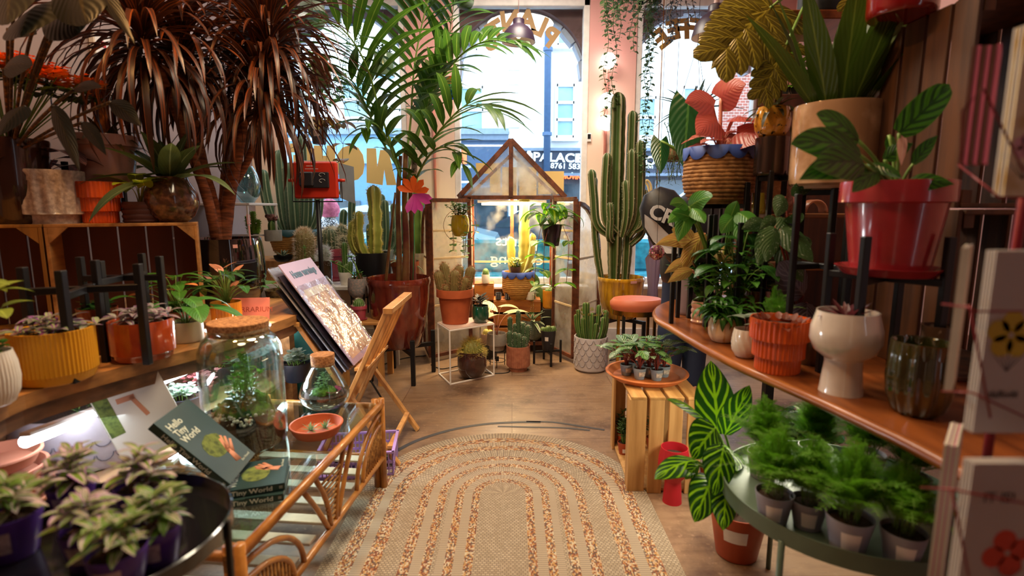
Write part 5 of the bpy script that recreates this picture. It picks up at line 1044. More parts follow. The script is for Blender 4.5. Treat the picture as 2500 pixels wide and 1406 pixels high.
# big black planter with dragon tree
drac=g('3c1e12','7a3a14','band',fq=3,th=.55,r=.35,tl=.2)
def dragon(c):
    s=c.s; gg=c.rng; tr=c.part('trunk',pm('dragon_bark','a8623c',.8,h2='6a3a24',n=.8,ns=12,st=(1,1,6),b=.6,bs=30)); L=c.part('leaves',drac)
    def W(px,py,Y): return aY(px,py,Y)-c.root.location
    heads=[]
    for k,(pts,r0) in enumerate((([(535,600,3.0),(520,500,3.0),(495,400,2.98),(465,250,2.95),(440,120,2.9)],15),([(545,600,3.02),(560,480,3.05),(585,350,3.05),(610,200,3.1),(655,95,3.1)],16),([(540,600,3.0),(545,500,3.1),(560,340,3.2),(600,170,3.25),(640,30,3.3)],12),([(530,590,3.0),(505,480,2.9),(440,300,2.8),(390,170,2.7),(345,70,2.62)],12),([(560,470,3.1),(610,380,3.1),(625,290,3.1),(640,215,3.05)],9))):
        P=cat([W(*q) for q in pts],5); n=len(P); tube(tr,P,[r0*s*(1-.5*i/n)*(1+.06*(i%2)) for i in range(n)],9); heads.append((P[-1],(P[-1]-P[-3]).normalized()))
    for (p,d) in heads:
        for i in range(125):
            a=i*2.4; fr=i/125; e=1.45-fr*1.9+gg.uniform(-.15,.15); v=V((cos(a)*cos(e),sin(a)*cos(e),sin(e)))
            leaf(L,p-V((0,0,fr*55*s))+v*5*s,v,gg.uniform(180,275)*s,12*s,'strap',gg.uniform(1.3,2.3),.25,9,gg.random(),side=V((sin(a),-cos(a),0)))
    for k in range(60):
        a=gg.random()*6.28; R=gg.random()**.5*c.r*.9; ball(c.part('pebbles',pm('pebble','c89a90',.7)),(R*cos(a),R*sin(a),c.top+.003),.009,6)
PP('potted_dragon_tree','multi-stem dragon tree with reddish drooping leaves in big glossy black planter','potted plant',560,745,176,158,Y=3.08,z=zc,kind='belly',m=pm('gloss_black','141214',.06,coat=1,spec=.8),lab=(.75,.9,.12,.05,pm('pink_label','e8b0b0',.6)),extra=dragon)
# pink plant fork and glass dropper standing in the planter rim
r=T('plant_fork','pink little garden fork stuck in the black planter','tool',aY(612,590,2.95)); mb=MB(); beam(mb,(0,0,-.02),(-.003,0,.09),.007,.004); 
for k in(-1,0,1): beam(mb,(-.003+k*.008,0,.1),(-.004+k*.008,0,.15),.003,.003)
beam(mb,(-.014,0,.098),(.009,0,.098),.004,.004); mb.build('fork',pm('pink_plastic','e8a0b0',.4),r)
# ================================================================ RATTAN TABLE GROUP
rat=pm('rattan','b87a34',.35,coat=.3,h2='8a5220',n=.6,ns=16,b=.2); ratw=pm('rattan_wrap','c8924e',.5,h2='8a5a2a',n=.8,ns=60)
zt=.455
def rattan():
    A=aZ(585,1345,zt); B=aZ(930,982,zt); u=(B-A); L=u.length; u/=L; v=V((-u.y,u.x,0)); Wd=.62; r=T('coffee_table','rattan coffee table with glass top and arched cane sides at the left front','table',(A.x,A.y,0)); X=lambda a,b,z: u*a+v*b+V((0,0,z))
    def tb(name,P,rr,m=rat,lab=None): 
        mb=MB()
        for p in P: tube(mb,p,rr,9)
        return mb.build(name,m,r,lab)
    for a in(0,L):
        for b in(0,Wd):
            tb('leg',[[X(a,b,0),X(a,b,zt+.02)],[X(a+(-.04 if a else .04)*0+(.0),b+(.032 if b==0 else -.032),0),X(a,b+(.032 if b==0 else -.032),zt+.015)]],.017)
    for b in(0,Wd): tb('top_rail',[[X(0,b,zt-.01),X(L,b,zt-.01)]],.017); tb('lower_rail',[[X(0,b,.17),X(L,b,.17)]],.014)
    for a in(0,L): tb('end_rail',[[X(a,0,zt-.02),X(a,Wd,zt-.02)],[X(a,0,.17),X(a,Wd,.17)]],.015)
    for b in(0,Wd):
        P=[]
        # fan arches at both ends and the middle splay
        for s,a0 in((1,0),(-1,L)):
            for R,H in((.34,.235),(.27,.18)): P.append([X(a0+s*R*sin(t*PI/20),b,.17+H*cos(t*PI/20)) for t in range(11)])
        for s in(-1,1):
            P.append([X(L/2+s*.02,b,.17),X(L/2+s*.05,b,.30),X(L/2+s*.13,b,zt-.02)]); P.append([X(L/2+s*.035,b,.17),X(L/2+s*.12,b,.30),X(L/2+s*.22,b,zt-.02)])
        tb('arch_cane',[cat(p,3) if len(p)<5 else p for p in P],.010)
        mb=MB()
        for s,a0 in((1,0),(-1,L)):
            for k in range(13): a=.02+.02*k; h=.18*math.sqrt(max(0,1-(a/.27)**2)); tube(mb,[X(a0+s*a,b,.17),X(a0+s*a,b,.17+h)],.0055,5)
        for k in range(10): z=.20+.02*k; w_=.03+.06*(z-.17)/.27*1.1; tube(mb,[X(L/2-w_,b,z),X(L/2+w_,b,z)],.005,5)
        mb.build('reed_infill',ratw,r)
    mb=MB(); 
    for b in(.03,Wd-.03):
        for a in (0,L):
            for k in range(7): tube(mb,[X(a,b-.0,zt-.055+k*.007),X(a,b+.01,zt-.055+k*.007)],.018,7)
    mb.build('wrapping',ratw,r)
    mb=MB(); c=X(L/2,Wd/2,0); 
    for k in range(9): a=L*(k+.5)/9; beam(mb,X(a,.02,.185),X(a,Wd-.02,.185),.055,.012)
    mb.build('shelf_slat',pm('whitewash_slat','d8cfc0',.6,h2='a8a090',n=.4),r)
    M=Matrix(((u.x,v.x,0),(u.y,v.y,0),(0,0,1))); mb=MB(); box(mb,X(L/2,Wd/2,zt-.004),(L-.035,Wd-.035,.008),M=M); mb.build('glass_top',glass('table_glass','ecf6f2',.22,.02),r)
rattan()
zg=.4555
# ---- jars
jarg=glass('jar_glass','f2faf8',.22,.015)
cork=pm('cork','c08a58',.85,h2='8a5a34',n=.8,ns=90,b=.6,bs=150)
def jar(label,px,pyb,w,h,kind,prof,ck,fill,z=zg):
    p=aZ(px,pyb,z); s=scl(p); R=w*s/2; p=p+V((0,R,0)); p.x=aY(px,pyb,p.y).x; s=scl(p); R=w*s/2; H=h*s
    r=T('terrarium_jar',label,'terrarium',p); o=[(a*R,b*H) for a,b in prof]; t=.004; mb=MB(); lathe(mb,[(.001,0)]+o+[(a-t,b) for a,b in o[::-1][:-1]]+[(o[0][0]-t,t*1.5),(.001,t*1.5)],56); mb.build('glass',jarg,r)
    mb=MB(); lathe(mb,[(.001,ck[1]*H)]+[(ck[0]*R*.96,ck[1]*H),(ck[0]*R,ck[2]*H-.003),(ck[0]*R*.98,ck[2]*H),(.001,ck[2]*H)],40); mb.build('cork_lid',cork,r)
    c=mkctx(r,s,R*.8,0,77+int(px)); fill(c,R,H); finish(c); return r
moss=pm('moss','5f8a28',.9,h2='3a5a18',n=.9,ns=40,b=1,bs=90)
def dome(mb,c,r,h,n=20,j=.12,g_=random.Random(3)):
    vs=[]
    for i in range(7):
        for k in range(n):
            a=2*PI*k/n; e=i/6*PI/2; q=1+g_.uniform(-j,j); vs.append((c[0]+r*cos(e)*cos(a)*q,c[1]+r*cos(e)*sin(a)*q,c[2]+h*sin(e)*q))
    mb.add(vs,[(i*n+k,i*n+(k+1)%n,(i+1)*n+(k+1)%n,(i+1)*n+k) for i in range(6) for k in range(n)])
def fillbig(c,R,H):
    g_=c.rng; mb=c.part('soil',soilm); lathe(mb,[(.001,.008),(R*.93,.008),(R*.95,H*.12),(R*.9,H*.2),(.001,H*.24)],30)
    mb=c.part('drainage_pot',black); lathe(mb,[(R*.5,H*.16),(R*.62,H*.3)],24,c=(-R*.25,-R*.25,0)); lathe(mb,[(R*.22,H*.16),(R*.27,H*.3)],20,c=(R*.45,-R*.3,0))
    mb=c.part('moss',moss); dome(mb,(-R*.3,R*.1,H*.2),R*.55,H*.18); dome(mb,(R*.35,0,H*.2),R*.42,H*.15); dome(mb,(0,R*.4,H*.2),R*.5,H*.2)
    mb=c.part('white_pebbles',pm('white_pebble','d8cfc0',.6))
    for k in range(110): a=-PI/2+g_.uniform(-1.5,1.5); q=R*g_.uniform(.45,.88); ball(mb,(q*cos(a),q*sin(a),H*g_.uniform(.24,.29)),.007*g_.uniform(.6,1.2),6)
    c.top=H*.3; c.r=R*.5
    bush(c,9,150,52,6,24,15,g('7ab83a'),stm,tip=4,gr=.3); bush(c,8,60,56,4,22,15,g('6a9a34','c86a5a','vein',fq=6,th=.7),stm,part='fittonia'); ferny(c,12,140,62,g('8ac84a'),stm,nb=8,nd=5,L=26)
jar('tall glass jar terrarium with cork lid and lush moss garden on the coffee table',607,1120,186,288,'a',[(.86,0),(.98,.03),(1,.08),(1,.7),(.97,.82),(.86,.91),(.74,.94),(.72,.97),(.76,1.0)],(.72,.95,1.05),fillbig)
def fillsm(c,R,H):
    mb=c.part('soil',soilm); lathe(mb,[(.001,.006),(R*.7,.006),(R*.93,H*.2),(R*.93,H*.32),(.001,H*.36)],30)
    mb=c.part('moss',moss); dome(mb,(0,-R*.1,H*.34),R*.5,H*.14); mb=c.part('pink_foliage',g('c83a6a','e88aa8','plain')); 
    for k in range(26): a=c.rng.uniform(-1,.9); leaf(mb,(R*.6*cos(a),R*.45*sin(a)-.01,H*.37),(cos(a*2),sin(a*3),.6),.02,.012,'round',.4,.1,3)
    c.top=H*.36; c.r=R*.4; bush(c,8,52,24,5,12,8,g('5f9a48','cfe0c0','vein',fq=6,th=.6),stm,part='leaves')
jar('small bulbous glass terrarium with cork stopper on the coffee table',795,1013,112,112,'b',[(.5,0),(.76,.04),(1,.18),(1.06,.32),(.93,.5),(.72,.72),(.52,.88),(.48,.97),(.5,1.0)],(.5,.94,1.18),fillsm)
def dish(name,label,cat_,px,pyb,w,h,z,m,group=None,rings=True,**k):
    p=aZ(px,pyb,z); s=scl(p); R=w*s/2; p=p+V((0,R*.8,0)); p.x=aY(px,pyb,p.y).x; s=scl(p); R=w*s/2; H=max(.02,h*s)
    r=T(name,label,cat_,p,0,group); mb=MB(); lathe(mb,[(.001,0),(R*.8,0),(R*.84,H*.25),(R*.88,H*.3),(R*.95,H*.8),(R*.985,H*.84),(R,H*.92),(R*.99,H),(R*.93,H),(R*.90,H*.75),(R*.80,H*.22),(.001,H*.2)],64); mb.build('dish',m,r); return r,R,H,s
r,R,H,s=dish('terracotta_saucer','small terracotta saucer holding air plants on the coffee table','saucer',775,1078,126,26,zg,terra)
for k,(dx,dy) in enumerate(((-.02,-.01),(.03,.015))):
    t_=T('air_plant',('spiky green air plant at the left side of the small terracotta saucer','spiky air plant at the right side of the small terracotta saucer')[k],'plant',(r.location.x+dx,r.location.y+dy,zg+H*.22+.001)); c=mkctx(t_,s,.01,.004,50+k); rosette(c,20,34,5,g('7a9a6a','b8b890','plain'),el=(.05,1.3),dr=.3,sh='grass'); finish(c)
# ---- books
bg=pm('book_green','1f4038',.5,n=.2); bdk=pm('book_cover_grey','223c3e',.4,n=.3); pages=pm('book_pages','d8d0bc',.8,h2='b8b098',ns=80,st=(.1,.1,6),n=1); bt=pm('book_type','c8d4c8',.5); skin_p=pm('printed_hand','c8886a',.6); mossp=pm('printed_moss','3f4f20',.8,h2='6a7a34',n=.8,ns=60)
def book(label,M,W_=.205,H_=.27,th=.024,group='green gardening books',kind='g',name='book'):
    """local frame: x width from the spine, y height, z thickness; M places it"""
    r=T(name,label,'book',(0,0,0),0,group); r.matrix_world=M; r.location=M.to_translation(); r.rotation_mode='QUATERNION'; r.rotation_quaternion=M.to_quaternion()
    cov=bdk if kind=='g' else pm('book_white','d8d4cc',.5,n=.1); sp=bg if kind=='g' else pm('book_spine_white','e4e0d4',.5,n=.1)
    mb=MB(); box(mb,(W_/2,H_/2,th-.0015),(W_,H_,.003)); box(mb,(W_/2,H_/2,.0015),(W_,H_,.003)); mb.build('cover',cov,r); mb=MB(); box(mb,(.0015,H_/2,th/2),(.003,H_,th)); mb.build('spine',sp,r); mb=MB(); box(mb,(W_/2,H_/2,th/2),(W_-.012,H_-.008,th-.006)); mb.build('pages',pages,r)
    Z=Matrix.Translation((0,0,0)); SPM=lambda y,zz: Matrix.Translation((-.0008,y,zz))@Matrix(((0,0,-1,0),(-1,0,0,0),(0,1,0,0),(0,0,0,1)))
    SPM2=lambda y,zz: Matrix(((0,0,-1,-.0009),(-1,0,0,y),(0,1,0,zz),(0,0,0,1)))
    if kind=='g':
        text(r,'spine_lettering','Hello Tiny World',.0215,bt,None,M=SPM2(H_*.54,th/2),ext=.0003,off=.0003,sx=1.2); 
        for i,(s_,y) in enumerate((('Hello',.86),('Tiny',.76),('World',.66))): text(r,'cover_lettering',s_,.035,bt,None,M=Matrix.Translation((.02,H_*y,th+.0006)),ext=.0004,off=.0006,align='LEFT')
        text(r,'cover_lettering','Ben Newell',.012,bt,None,M=Matrix.Translation((W_*.78,H_*.07,th+.0006)),ext=.0003); text(r,'spine_lettering','III',.014,bt,None,M=SPM2(H_*.05,th/2),ext=.0003)
        mb=MB(); 
        gg=random.Random(4)
        n=30; vs=[(W_*.52+.055*cos(2*PI*k/n)*(1+.12*gg.random()),H_*.40+.042*sin(2*PI*k/n)*(1+.12*gg.random()),th+.0005) for k in range(n)]; mb.add(vs,[tuple(range(n))],smooth=False); mb.build('printed_picture',mossp,r)
        mb=MB()
        for k,(x0,y0,x1,y1) in enumerate(((.60,.1,.66,.30),(.62,.28,.78,.44),(.66,.26,.84,.40),(.68,.22,.88,.34),(.6,.24,.7,.42))): 
            tube(mb,[(W_*x0,H_*y0,th+.0003),(W_*x1,H_*y1,th+.0003)],[.016 if k==0 else .0075,.009 if k==0 else .005],8)
        mb.v=[(a,b,min(c,th+.0012)) for a,b,c in mb.v]; mb.build('printed_picture',skin_p,r)
    else:
        text(r,'spine_lettering','TERRARIUM',.026,pm('ink_black','25262c',.6),None,M=SPM2(H_*.5,th/2),ext=.0003,off=.0004)
        mb=MB(); box(mb,(W_*.12,H_*.7,th+.0003),(W_*.2,H_*.58,.0006)); mb.build('printed_picture',mossp,r); mb=MB(); beam(mb,(W_*.3,H_*.8,th+.0005),(W_*.55,H_*.78,th+.0005),.02,.0006); beam(mb,(W_*.5,H_*.8,th+.0005),(W_*.6,H_*.5,th+.0005),.014,.0006); mb.build('printed_picture',skin_p,r)
    return r
def placeM(o,xd,yd):
    x=V(xd).normalized(); y=V(yd); y=(y-x*y.dot(x)).normalized(); z=x.cross(y); M=Matrix((x,y,z)).transposed().to_4x4(); M.translation=V(o); return M
# flat stack: spine runs along picture x near the front edge
for k,(px0,py0,px1,py1,lab) in enumerate(((512,1248,735,1222,'lower green book of the flat pair on the glass table'),(506,1226,738,1196,'upper green book of the flat pair on the glass table'))):
    z=zg+.0255*k; a=aZ(px0-12,py0+2,z) ; b=aZ(px1-42,py1,z); yd=(a-b).normalized(); Lb=(a-b).length
    xd=V((-yd.y,yd.x,0)); xd=xd if xd.y>0 else -xd
    if xd.cross(yd).z<0: 
        a,b=b,a; yd=-yd
    book(lab,placeM(b,xd,yd),W_=.2,H_=Lb,th=.0245)
# standing open book leaning back on its cover
B0=aZ(545,1190,zg+.052); 
a=V((-.9162,1.5825,.512)); b=V((-1.1204,1.5625,.7214)); yd=b-a; xd=V((-.9343,1.7925,.5166))-a
book('green book standing open and tilted on top of the flat pair',placeM(a,xd,yd),W_=xd.length*.98,H_=yd.length*1.02,th=.026)
a=V((-1.4107,1.836,.462)); b=V((-1.5208,1.826,.7335)); yd=b-a; xd=V((-1.2377,1.956,.5337))-a
book('pale TERRARIUM book standing tilted behind the flat green books',placeM(a,xd,yd),W_=xd.length,H_=yd.length,th=.03,kind='w',group=None)
mb=MB(); p=aZ(395,1150,zg); r=T('book_easel','clear acrylic easel propping the tilted books','easel',p+V((0,.02,0))); 
for dx in(-.08,.08): mb=MB(); beam(mb,(dx,0,0),(dx-.03,.12,.2),.012,.004); mb.build('strut',glass('acrylic','f0f8fa',.3),r)
mb=MB(); beam(mb,(-.12,0,.004),(.14,0,.004),.03,.008); mb.build('base_bar',glass('acrylic','f0f8fa',.3),r)
# purple crate on the floor under the table
def pcrate():
    p=aZ(870,1172,0); r=T('plastic_crate','lilac plastic lattice crate with small succulents on the floor by the coffee table','crate',(p.x-.02,p.y+.14,0),.12); m=pm('lilac_plastic','b090d8',.45); W_=.38;D_=.26;H_=.14; mb=MB(); box(mb,(0,0,.006),(W_,D_,.008)); mb.build('base',m,r); mb=MB()
    for y in(-D_/2,D_/2):
        for z in(.015,.05,.085,H_): box(mb,(0,y,z),(W_,.006,.012))
        for k in range(19): box(mb,(-W_/2+W_*k/18,y,H_/2),(.006,.006,H_))
    for x in(-W_/2,W_/2):
        for z in(.015,.05,.085,H_): box(mb,(x,0,z),(.006,D_,.012))
        for k in range(12): box(mb,(x,-D_/2+D_*k/11,H_/2),(.006,.006,H_))
    box(mb,(0,-D_/2-.004,H_),(W_+.02,.016,.01)); box(mb,(0,D_/2+.004,H_),(W_+.02,.016,.01)); box(mb,(-W_/2-.004,0,H_),(.016,D_+.02,.01)); box(mb,(W_/2+.004,0,H_),(.016,D_+.02,.01))
    mb.build('lattice',m,r)
    for k in range(4):
        t=T('potted_succulent','tiny potted succulent inside the lilac lattice crate','potted plant',(r.location.x-.12+.085*k,r.location.y+.02*(-1)**k,.0105),0,'succulents in the lilac crate'); mb=MB(); potm(mb,'taper',.034,.07); mb.build('pot',black,t); c=mkctx(t,.0018,.03,.06,90+k); rosette(c,18,20,7,g('7a9a80','a8b8a0','plain'),el=(.1,1.3),dr=.2,sh='ovate'); finish(c)
pcrate()
# ---- folding wooden print rack with sleeved prints
pinr=wood('rack_pine','d29a58','a87038',2,.45)
def rack():
    Y0,Y1=2.72,3.2; r=T('print_rack','folding pine print rack with crossed legs behind the coffee table','rack',(-.85,2.95,0)); o=r.location
    def bm(name,segs,w=.045,d=.022): 
        for a,b in segs: mb=MB(); beam(mb,V(a)-o,V(b)-o,w,d,up=(0,1,0)); mb.build(name,pinr,r)
    for y,x_ in((Y0,-.62),(Y1,-.60)):
        bm('leg',[((x_,y+.025,0.002),(-1.13,y+.025,.80))],.022,.042); bm('frame_rail',[((-1.06,y,0.002),(-.65,y,.87))],.022,.045)
    mb=MB()
    for (x,z) in((-1.13,.80),): beam(mb,V((x,Y0-.01,z))-o,V((x,Y1+.05,z))-o,.045,.022)
    beam(mb,V((-.64,Y0-.03,.875))-o,V((-.64,Y1+.03,.875))-o,.05,.03); beam(mb,V((-.66,Y0,.12))-o,V((-.66,Y1,.12))-o,.03,.02); beam(mb,V((-.90,Y0,.36))-o,V((-.90,Y1,.36))-o,.04,.02); beam(mb,V((-.8,Y0,.555))-o,V((-.8,Y1,.555))-o,.07,.018)
    mb.build('cross_rail',pinr,r); mb=MB()
    for k in range(4): y=Y0+.07+.115*k; beam(mb,V((-.885,y,.37))-o,V((-.66,y,.85))-o,.05,.012,up=(0,1,0))
    mb.build('slat',pinr,r)
rack()
M,t,out=nt('clear_sleeve'); gls=N(t,'BsdfGlossy'); gls.inputs['Roughness'].default_value=.12; tr=N(t,'BsdfTransparent'); mx=N(t,'MixShader'); tc=N(t,'TexCoord'); nz=N(t,'TexNoise'); nz.inputs['Scale'].default_value=9; nz.inputs['Detail'].default_value=4; t.links.new(tc.outputs['Object'],nz.inputs[0]); bp=N(t,'Bump'); bp.inputs['Distance'].default_value=.03; bp.inputs['Strength'].default_value=.8; t.links.new(nz.outputs['Fac'],bp.inputs['Height']); t.links.new(bp.outputs[0],gls.inputs['Normal'])
mx.inputs[0].default_value=.32; t.links.new(tr.outputs[0],mx.inputs[1]); t.links.new(gls.outputs[0],mx.inputs[2]); t.links.new(mx.outputs[0],out.inputs[0]); sleeve=M
def prints():
    lil=pm('lilac_print','b8a8cc',.5,n=.1)
    specs=[(.0,.63,2.74,3.18,'front sleeved lilac House warmings print leaning in the rack',lil,True),(.028,.60,2.72,3.16,'dark-edged sleeved print behind the lilac one in the rack',pm('print_dark','2e2a3a',.4),False),(.05,.66,2.72,3.2,'rearmost silvery sleeved print in the rack standing tallest',pm('print_silver','a8b0c8',.35),False),(.08,.55,2.72,3.1,'thin dark backing print lowest in the rack',pm('print_dark','2e2a3a',.4),False)]
    for k,(off,L,y0,y1,lab,m,front) in enumerate(specs):
        xb,zb=-.84,.572; d=V((-.36,0,.52)).normalized(); nrm=V((.52,0,.36)).normalized()
        r=T('sleeved_print',lab,'print',(xb-nrm.x*off,(y0+y1)/2,zb-nrm.z*off),0,'sleeved prints in the rack'); del r['group']; R=Matrix((V((0,1,0)),d,nrm)).transposed().to_4x4() # local x=Y world, y=up slope, z=normal
        L+= .0 if not front else .02; w_=y1-y0
        mb=MB(); box(mb,(0,L/2,0),(w_,L,.006)); o=mb.build('print',m,r); o.matrix_local=R
        mb=MB(); n=10; vs=[]
        for i in range(n+1):
            for j in range(n+1): vs.append((-w_/2*1.04+w_*1.08*i/n,-.01+(L*.8 if front else L*1.02)*j/n,.007+.004*sin(i*2.1+j*1.3)))
        mb.add(vs,[(i*(n+1)+j,(i+1)*(n+1)+j,(i+1)*(n+1)+j+1,i*(n+1)+j+1) for i in range(n) for j in range(n)]); o=mb.build('sleeve',sleeve,r); o.matrix_local=R
        if front:
            text(r,'lettering','House warmings',.062,pm('print_ink','5a7a98',.6),None,M=R@Matrix.Translation((0,L-.075,.0045))@Matrix.Rotation(0,4,'Z'),ext=.0005,off=.002,sx=.78)
            mb=MB(); box(mb,(0,L*.38,.0035),(w_*.86,L*.66,.001)); o=mb.build('picture',pm('print_picture','8a5a4c',.5,h2='d8b8a8',n=1.2,ns=7),r); o.matrix_local=R
            mb=MB(); box(mb,(-w_*.08,L*.7,.0045),(w_*.6,.045,.001)); o=mb.build('paper_strip',white,r); o.matrix_local=R
prints()
# ---- low shelf plants under the counter
BL=pm('pale_scallop','a8a0a8',.6,h2='8a8490'); 
def scal2(c):
    s=c.s; mb=c.part('scallop_relief',pm('scallop_dark','5f5a66',.7)); R=c.r*1.06
    for z0 in (40,74):
        for k in range(26):
            a0=2*PI*k/26; tube(mb,[(R*1.02*cos(a0+.11*cos(PI+PI*i/6)),R*1.02*sin(a0+.11*cos(PI+PI*i/6)),(z0+16*sin(PI+PI*i/6))*s) for i in range(7)],1.1*s,4)
PP('potted_cactus','wide pale pot with scallop bands and low cactus on the lower shelf','potted plant',235,1180,290,128,Y=2.05,z=.42,kind='cyl',m=BL,fol=[(bush,dict(n=12,H=26,R=90,nl=5,L=18,W=7,m=g('3f6a48'),sm=stm,sh='lance'))],extra=scal2)
for px,py,w,Y,lab,l1,l2 in ((450,1000,90,2.45,'white-veined fittonia in black pot on the lower shelf','6a9a78','e8f0e8'),(500,1010,80,2.62,'pink-veined fittonia in black pot on the lower shelf','c87a78','8a3a44'),(725,930,70,2.95,'white-veined fittonia at the far end of the lower shelf','6a9a70','e8f0e8'),(540,990,80,2.9,'green fittonia behind the tall jar on the lower shelf','5f9a68','d8e8d8')):
    PP('potted_fittonia',lab,'potted plant',px,py,w,46,Y=Y,z=.42,kind='taper',m=pm('dark_tray','202430',.4),fol=[(bush,dict(n=16,H=34,R=46,nl=4,L=20,W=15,m=g(l1,l2,'vein',fq=6,th=.35,sl=.6),sm=stm,sh='round',dr=.5))])
# stacked terracotta saucers at the left edge
for k,(dz,w,lab) in enumerate(((0,250,'largest saucer at the bottom of the terracotta stack, left edge'),(.05,230,'second saucer up in the terracotta stack, left edge'),(.1,205,'third saucer up in the terracotta stack, left edge'),(.15,180,'topmost pale saucer of the terracotta stack, left edge'))):
    p=aY(-20+k*6,1180,1.62); s=scl(p); R=w*s/2; r=T('terracotta_saucer',lab,'saucer',(p.x,1.62,.42+dz),0,None); mb=MB(); H=.045; lathe(mb,[(.001,0),(R*.8,0),(R*.95,H*.8),(R,H*.85),(R,H),(R*.93,H),(R*.78,H*.3),(.001,H*.3)],48); mb.build('dish',pm('pale_terracotta','b8745a',.75,n=.3),r)
# ---- round black tray table in the foreground
ztab=.74
def tray():
    p=aZ(245,1330,ztab); r=T('tray_table','round black metal tray table in the left foreground full of purple pots','table',(p.x,p.y,0)); R=.235; global TT; TT=(p,R); mb=MB(); lathe(mb,[(.001,ztab-.006),(R*.99,ztab-.006),(R,ztab-.003),(R*1.0,ztab+.028),(R*.985,ztab+.03),(R*.98,ztab+.002),(.001,ztab)],72); mb.build('tray',pm('tray_black','16161c',.16,.2,coat=1),r)
    for k in range(3):
        a=.15+2*PI*k/3; mb=MB(); beam(mb,(R*.97*cos(a),R*.97*sin(a),0),(R*1.01*cos(a),R*1.01*sin(a),ztab+.03),.012,.012); mb.build('leg',black,r)
tray()
pur=pm('purple_plastic','4a2a8a',.35); sleevew=pm('paper_label','cfc0c8',.5,h2='8a7a88',ns=60,n=.5); tri=g('86a83c','e4c4e0','band',fq=3.2,th=.54,h3='a060b0'); tri2=g('6f9a30','dcc0cc','band',fq=3.2,th=.55)
for k,(px,py,w,lab) in enumerate(((355,1290,112,'tradescantia in purple pot nearest the table rim at right'),(40,1380,130,'tradescantia in purple pot at the far left edge of the black tray'),(225,1400,112,'tradescantia in purple pot in the middle of the black tray'),(300,1470,130,'tradescantia in purple pot lowest at the front of the black tray'),(185,1275,100,'tradescantia in purple pot at the rear of the black tray'),(390,1395,112,'tradescantia in purple pot at the front right of the black tray'))):
    PP('potted_tradescantia',lab,'potted plant',px,py,w,w*.84,z=ztab+.001,kind='taper',m=pur,lab=(.25,.52,.95,.5,sleevew),fol=[(bush,dict(n=7,H=96,R=64,nl=4,L=76,W=29,m=(tri,tri2)[k%2],sm=brst,sh='ovate',dr=.8,el=.2,fold=.3,t0=.25,st=2.4))])
# ================================================================ RIGHT COUNTER
dw=wood('counter_wood','8a4c24','5a2c14',1,.28,7,.1)
rc,RP=counter('curved-nose dark wooden counter along the right side',[(1830,716),(1740,722),(1680,726),(1632,735),(1603,752),(1606,774),(1645,797),(1700,830),(1800,882),(1900,925),(2000,968),(2130,1028),(2250,1085),(2500,1220)],[(2.0,.75),(2.0,3.3)],zc,.03,dw)
mb=MB(); tube(mb,[V((p.x,p.y,zc-.017)) for p in RP],.0165,8); mb.build('bullnose_edge',wood('counter_edge','a0602c','6a3418',1,.25,7,.1),rc)
mb=MB()
for x,y in((1.55,3.1),(1.93,3.1),(1.93,.9),(1.6,1.2)): box(mb,(x,y,.41),(.05,.05,.82))
mb.build('leg',black,rc)
def st4(label,px,Y,z,R,over,th=.018,rz=.78,zb=zc,x=None): return stand(label,px,Y,z,R,4,th=th,rz=rz,zb=zb,leg_over=over,x=x)
# rear wooden shelf (z 1.40 line) on brown uprights
def rshelf():
    r=T('shelf_unit','brown wooden two-tier shelf standing on the right counter','shelf',(1.52,2.72,zc)); M_=wood('shelf_brown','9a6236','5f3820',0,.5); z=aY(1900,522,2.6).z-zc
    mb=MB(); box(mb,(.12,0,z-.01),(.86,.34,.02),bev=.003); mb.build('upper_board',M_,r); mb=MB(); box(mb,(.12,0,.26),(.86,.34,.018),bev=.003); mb.build('lower_board',M_,r)
    for x in(-.3,.54):
        for y in(-.16,.16): mb=MB(); box(mb,(x,y,(z-.02)/2),(.03,.03,z-.02)); mb.build('upright',M_,r)
    return zc+z
zs=rshelf()
blk('wooden_board','dark vertical plank wall panel behind the right shelf','panel',1.3,2.0,2.95,2.98,zc,2.0,pm('plank_panel','5a2c18',.6,h2='3a1a10',n=.6,ns=5,st=(6,1,.4)))
tl=T('tube_lamp','warm white tube lamp fixed under the right counter above the ferns','lamp',(1.12,2.15,zc-.06)); mb=MB(); tube(mb,[(0,-.35,0),(0,.35,0)],.011,10); mb.build('tube',pm('warm_tube','ffe2b0',.5,em=9),tl); mb=MB(); box(mb,(0,0,.019),(.03,.74,.018)); mb.build('holder',white,tl)
o=area('counter_lamp',(1.12,2.1,zc-.085),(0,.0,0),.35,7,(1,.93,.72))
# big slatted crates on the right
def slatcrate(label,x0,x1,y0,y1,z0,z1,n,m,rz=0):
    r=T('wooden_crate',label,'crate',((x0+x1)/2,(y0+y1)/2,z0),rz); W_=x1-x0;D_=y1-y0;H_=z1-z0; t=.014
    for sx in(-1,1):
        mb=MB()
        for k in range(n): box(mb,(sx*(W_/2-t/2),-D_/2+D_*(k+.5)/n,H_/2),(t,D_/n*.86,H_),bev=.002)
        mb.build('side_slat',m,r)
    for zz in(t/2+.001,H_-t/2-.001): mb=MB(); box(mb,(0,0,zz),(W_-2*t-.002,D_,t),bev=.002); mb.build('end_board',m,r)
    mb=MB()
    for sx in(-1,1):
        for sy in(-1,1):
            for zz in (.03,H_-.03): box(mb,(sx*(W_/2-t-.018),sy*(D_/2-.02),zz),(.03,.03,.05))
    mb.build('corner_block',m,r); return r
cw=wood('crate_brown','5f3618','2e1608',2,.6,7)
slatcrate('tall dark slatted crate standing upright on the right counter',1.37,1.72,1.66,2.08,1.40,2.03,4,cw)
slatcrate('lower dark slatted crate on the right counter under the tall one',1.37,1.75,1.64,2.10,zc,1.395,4,cw)
p=aY(2180,72,1.85)
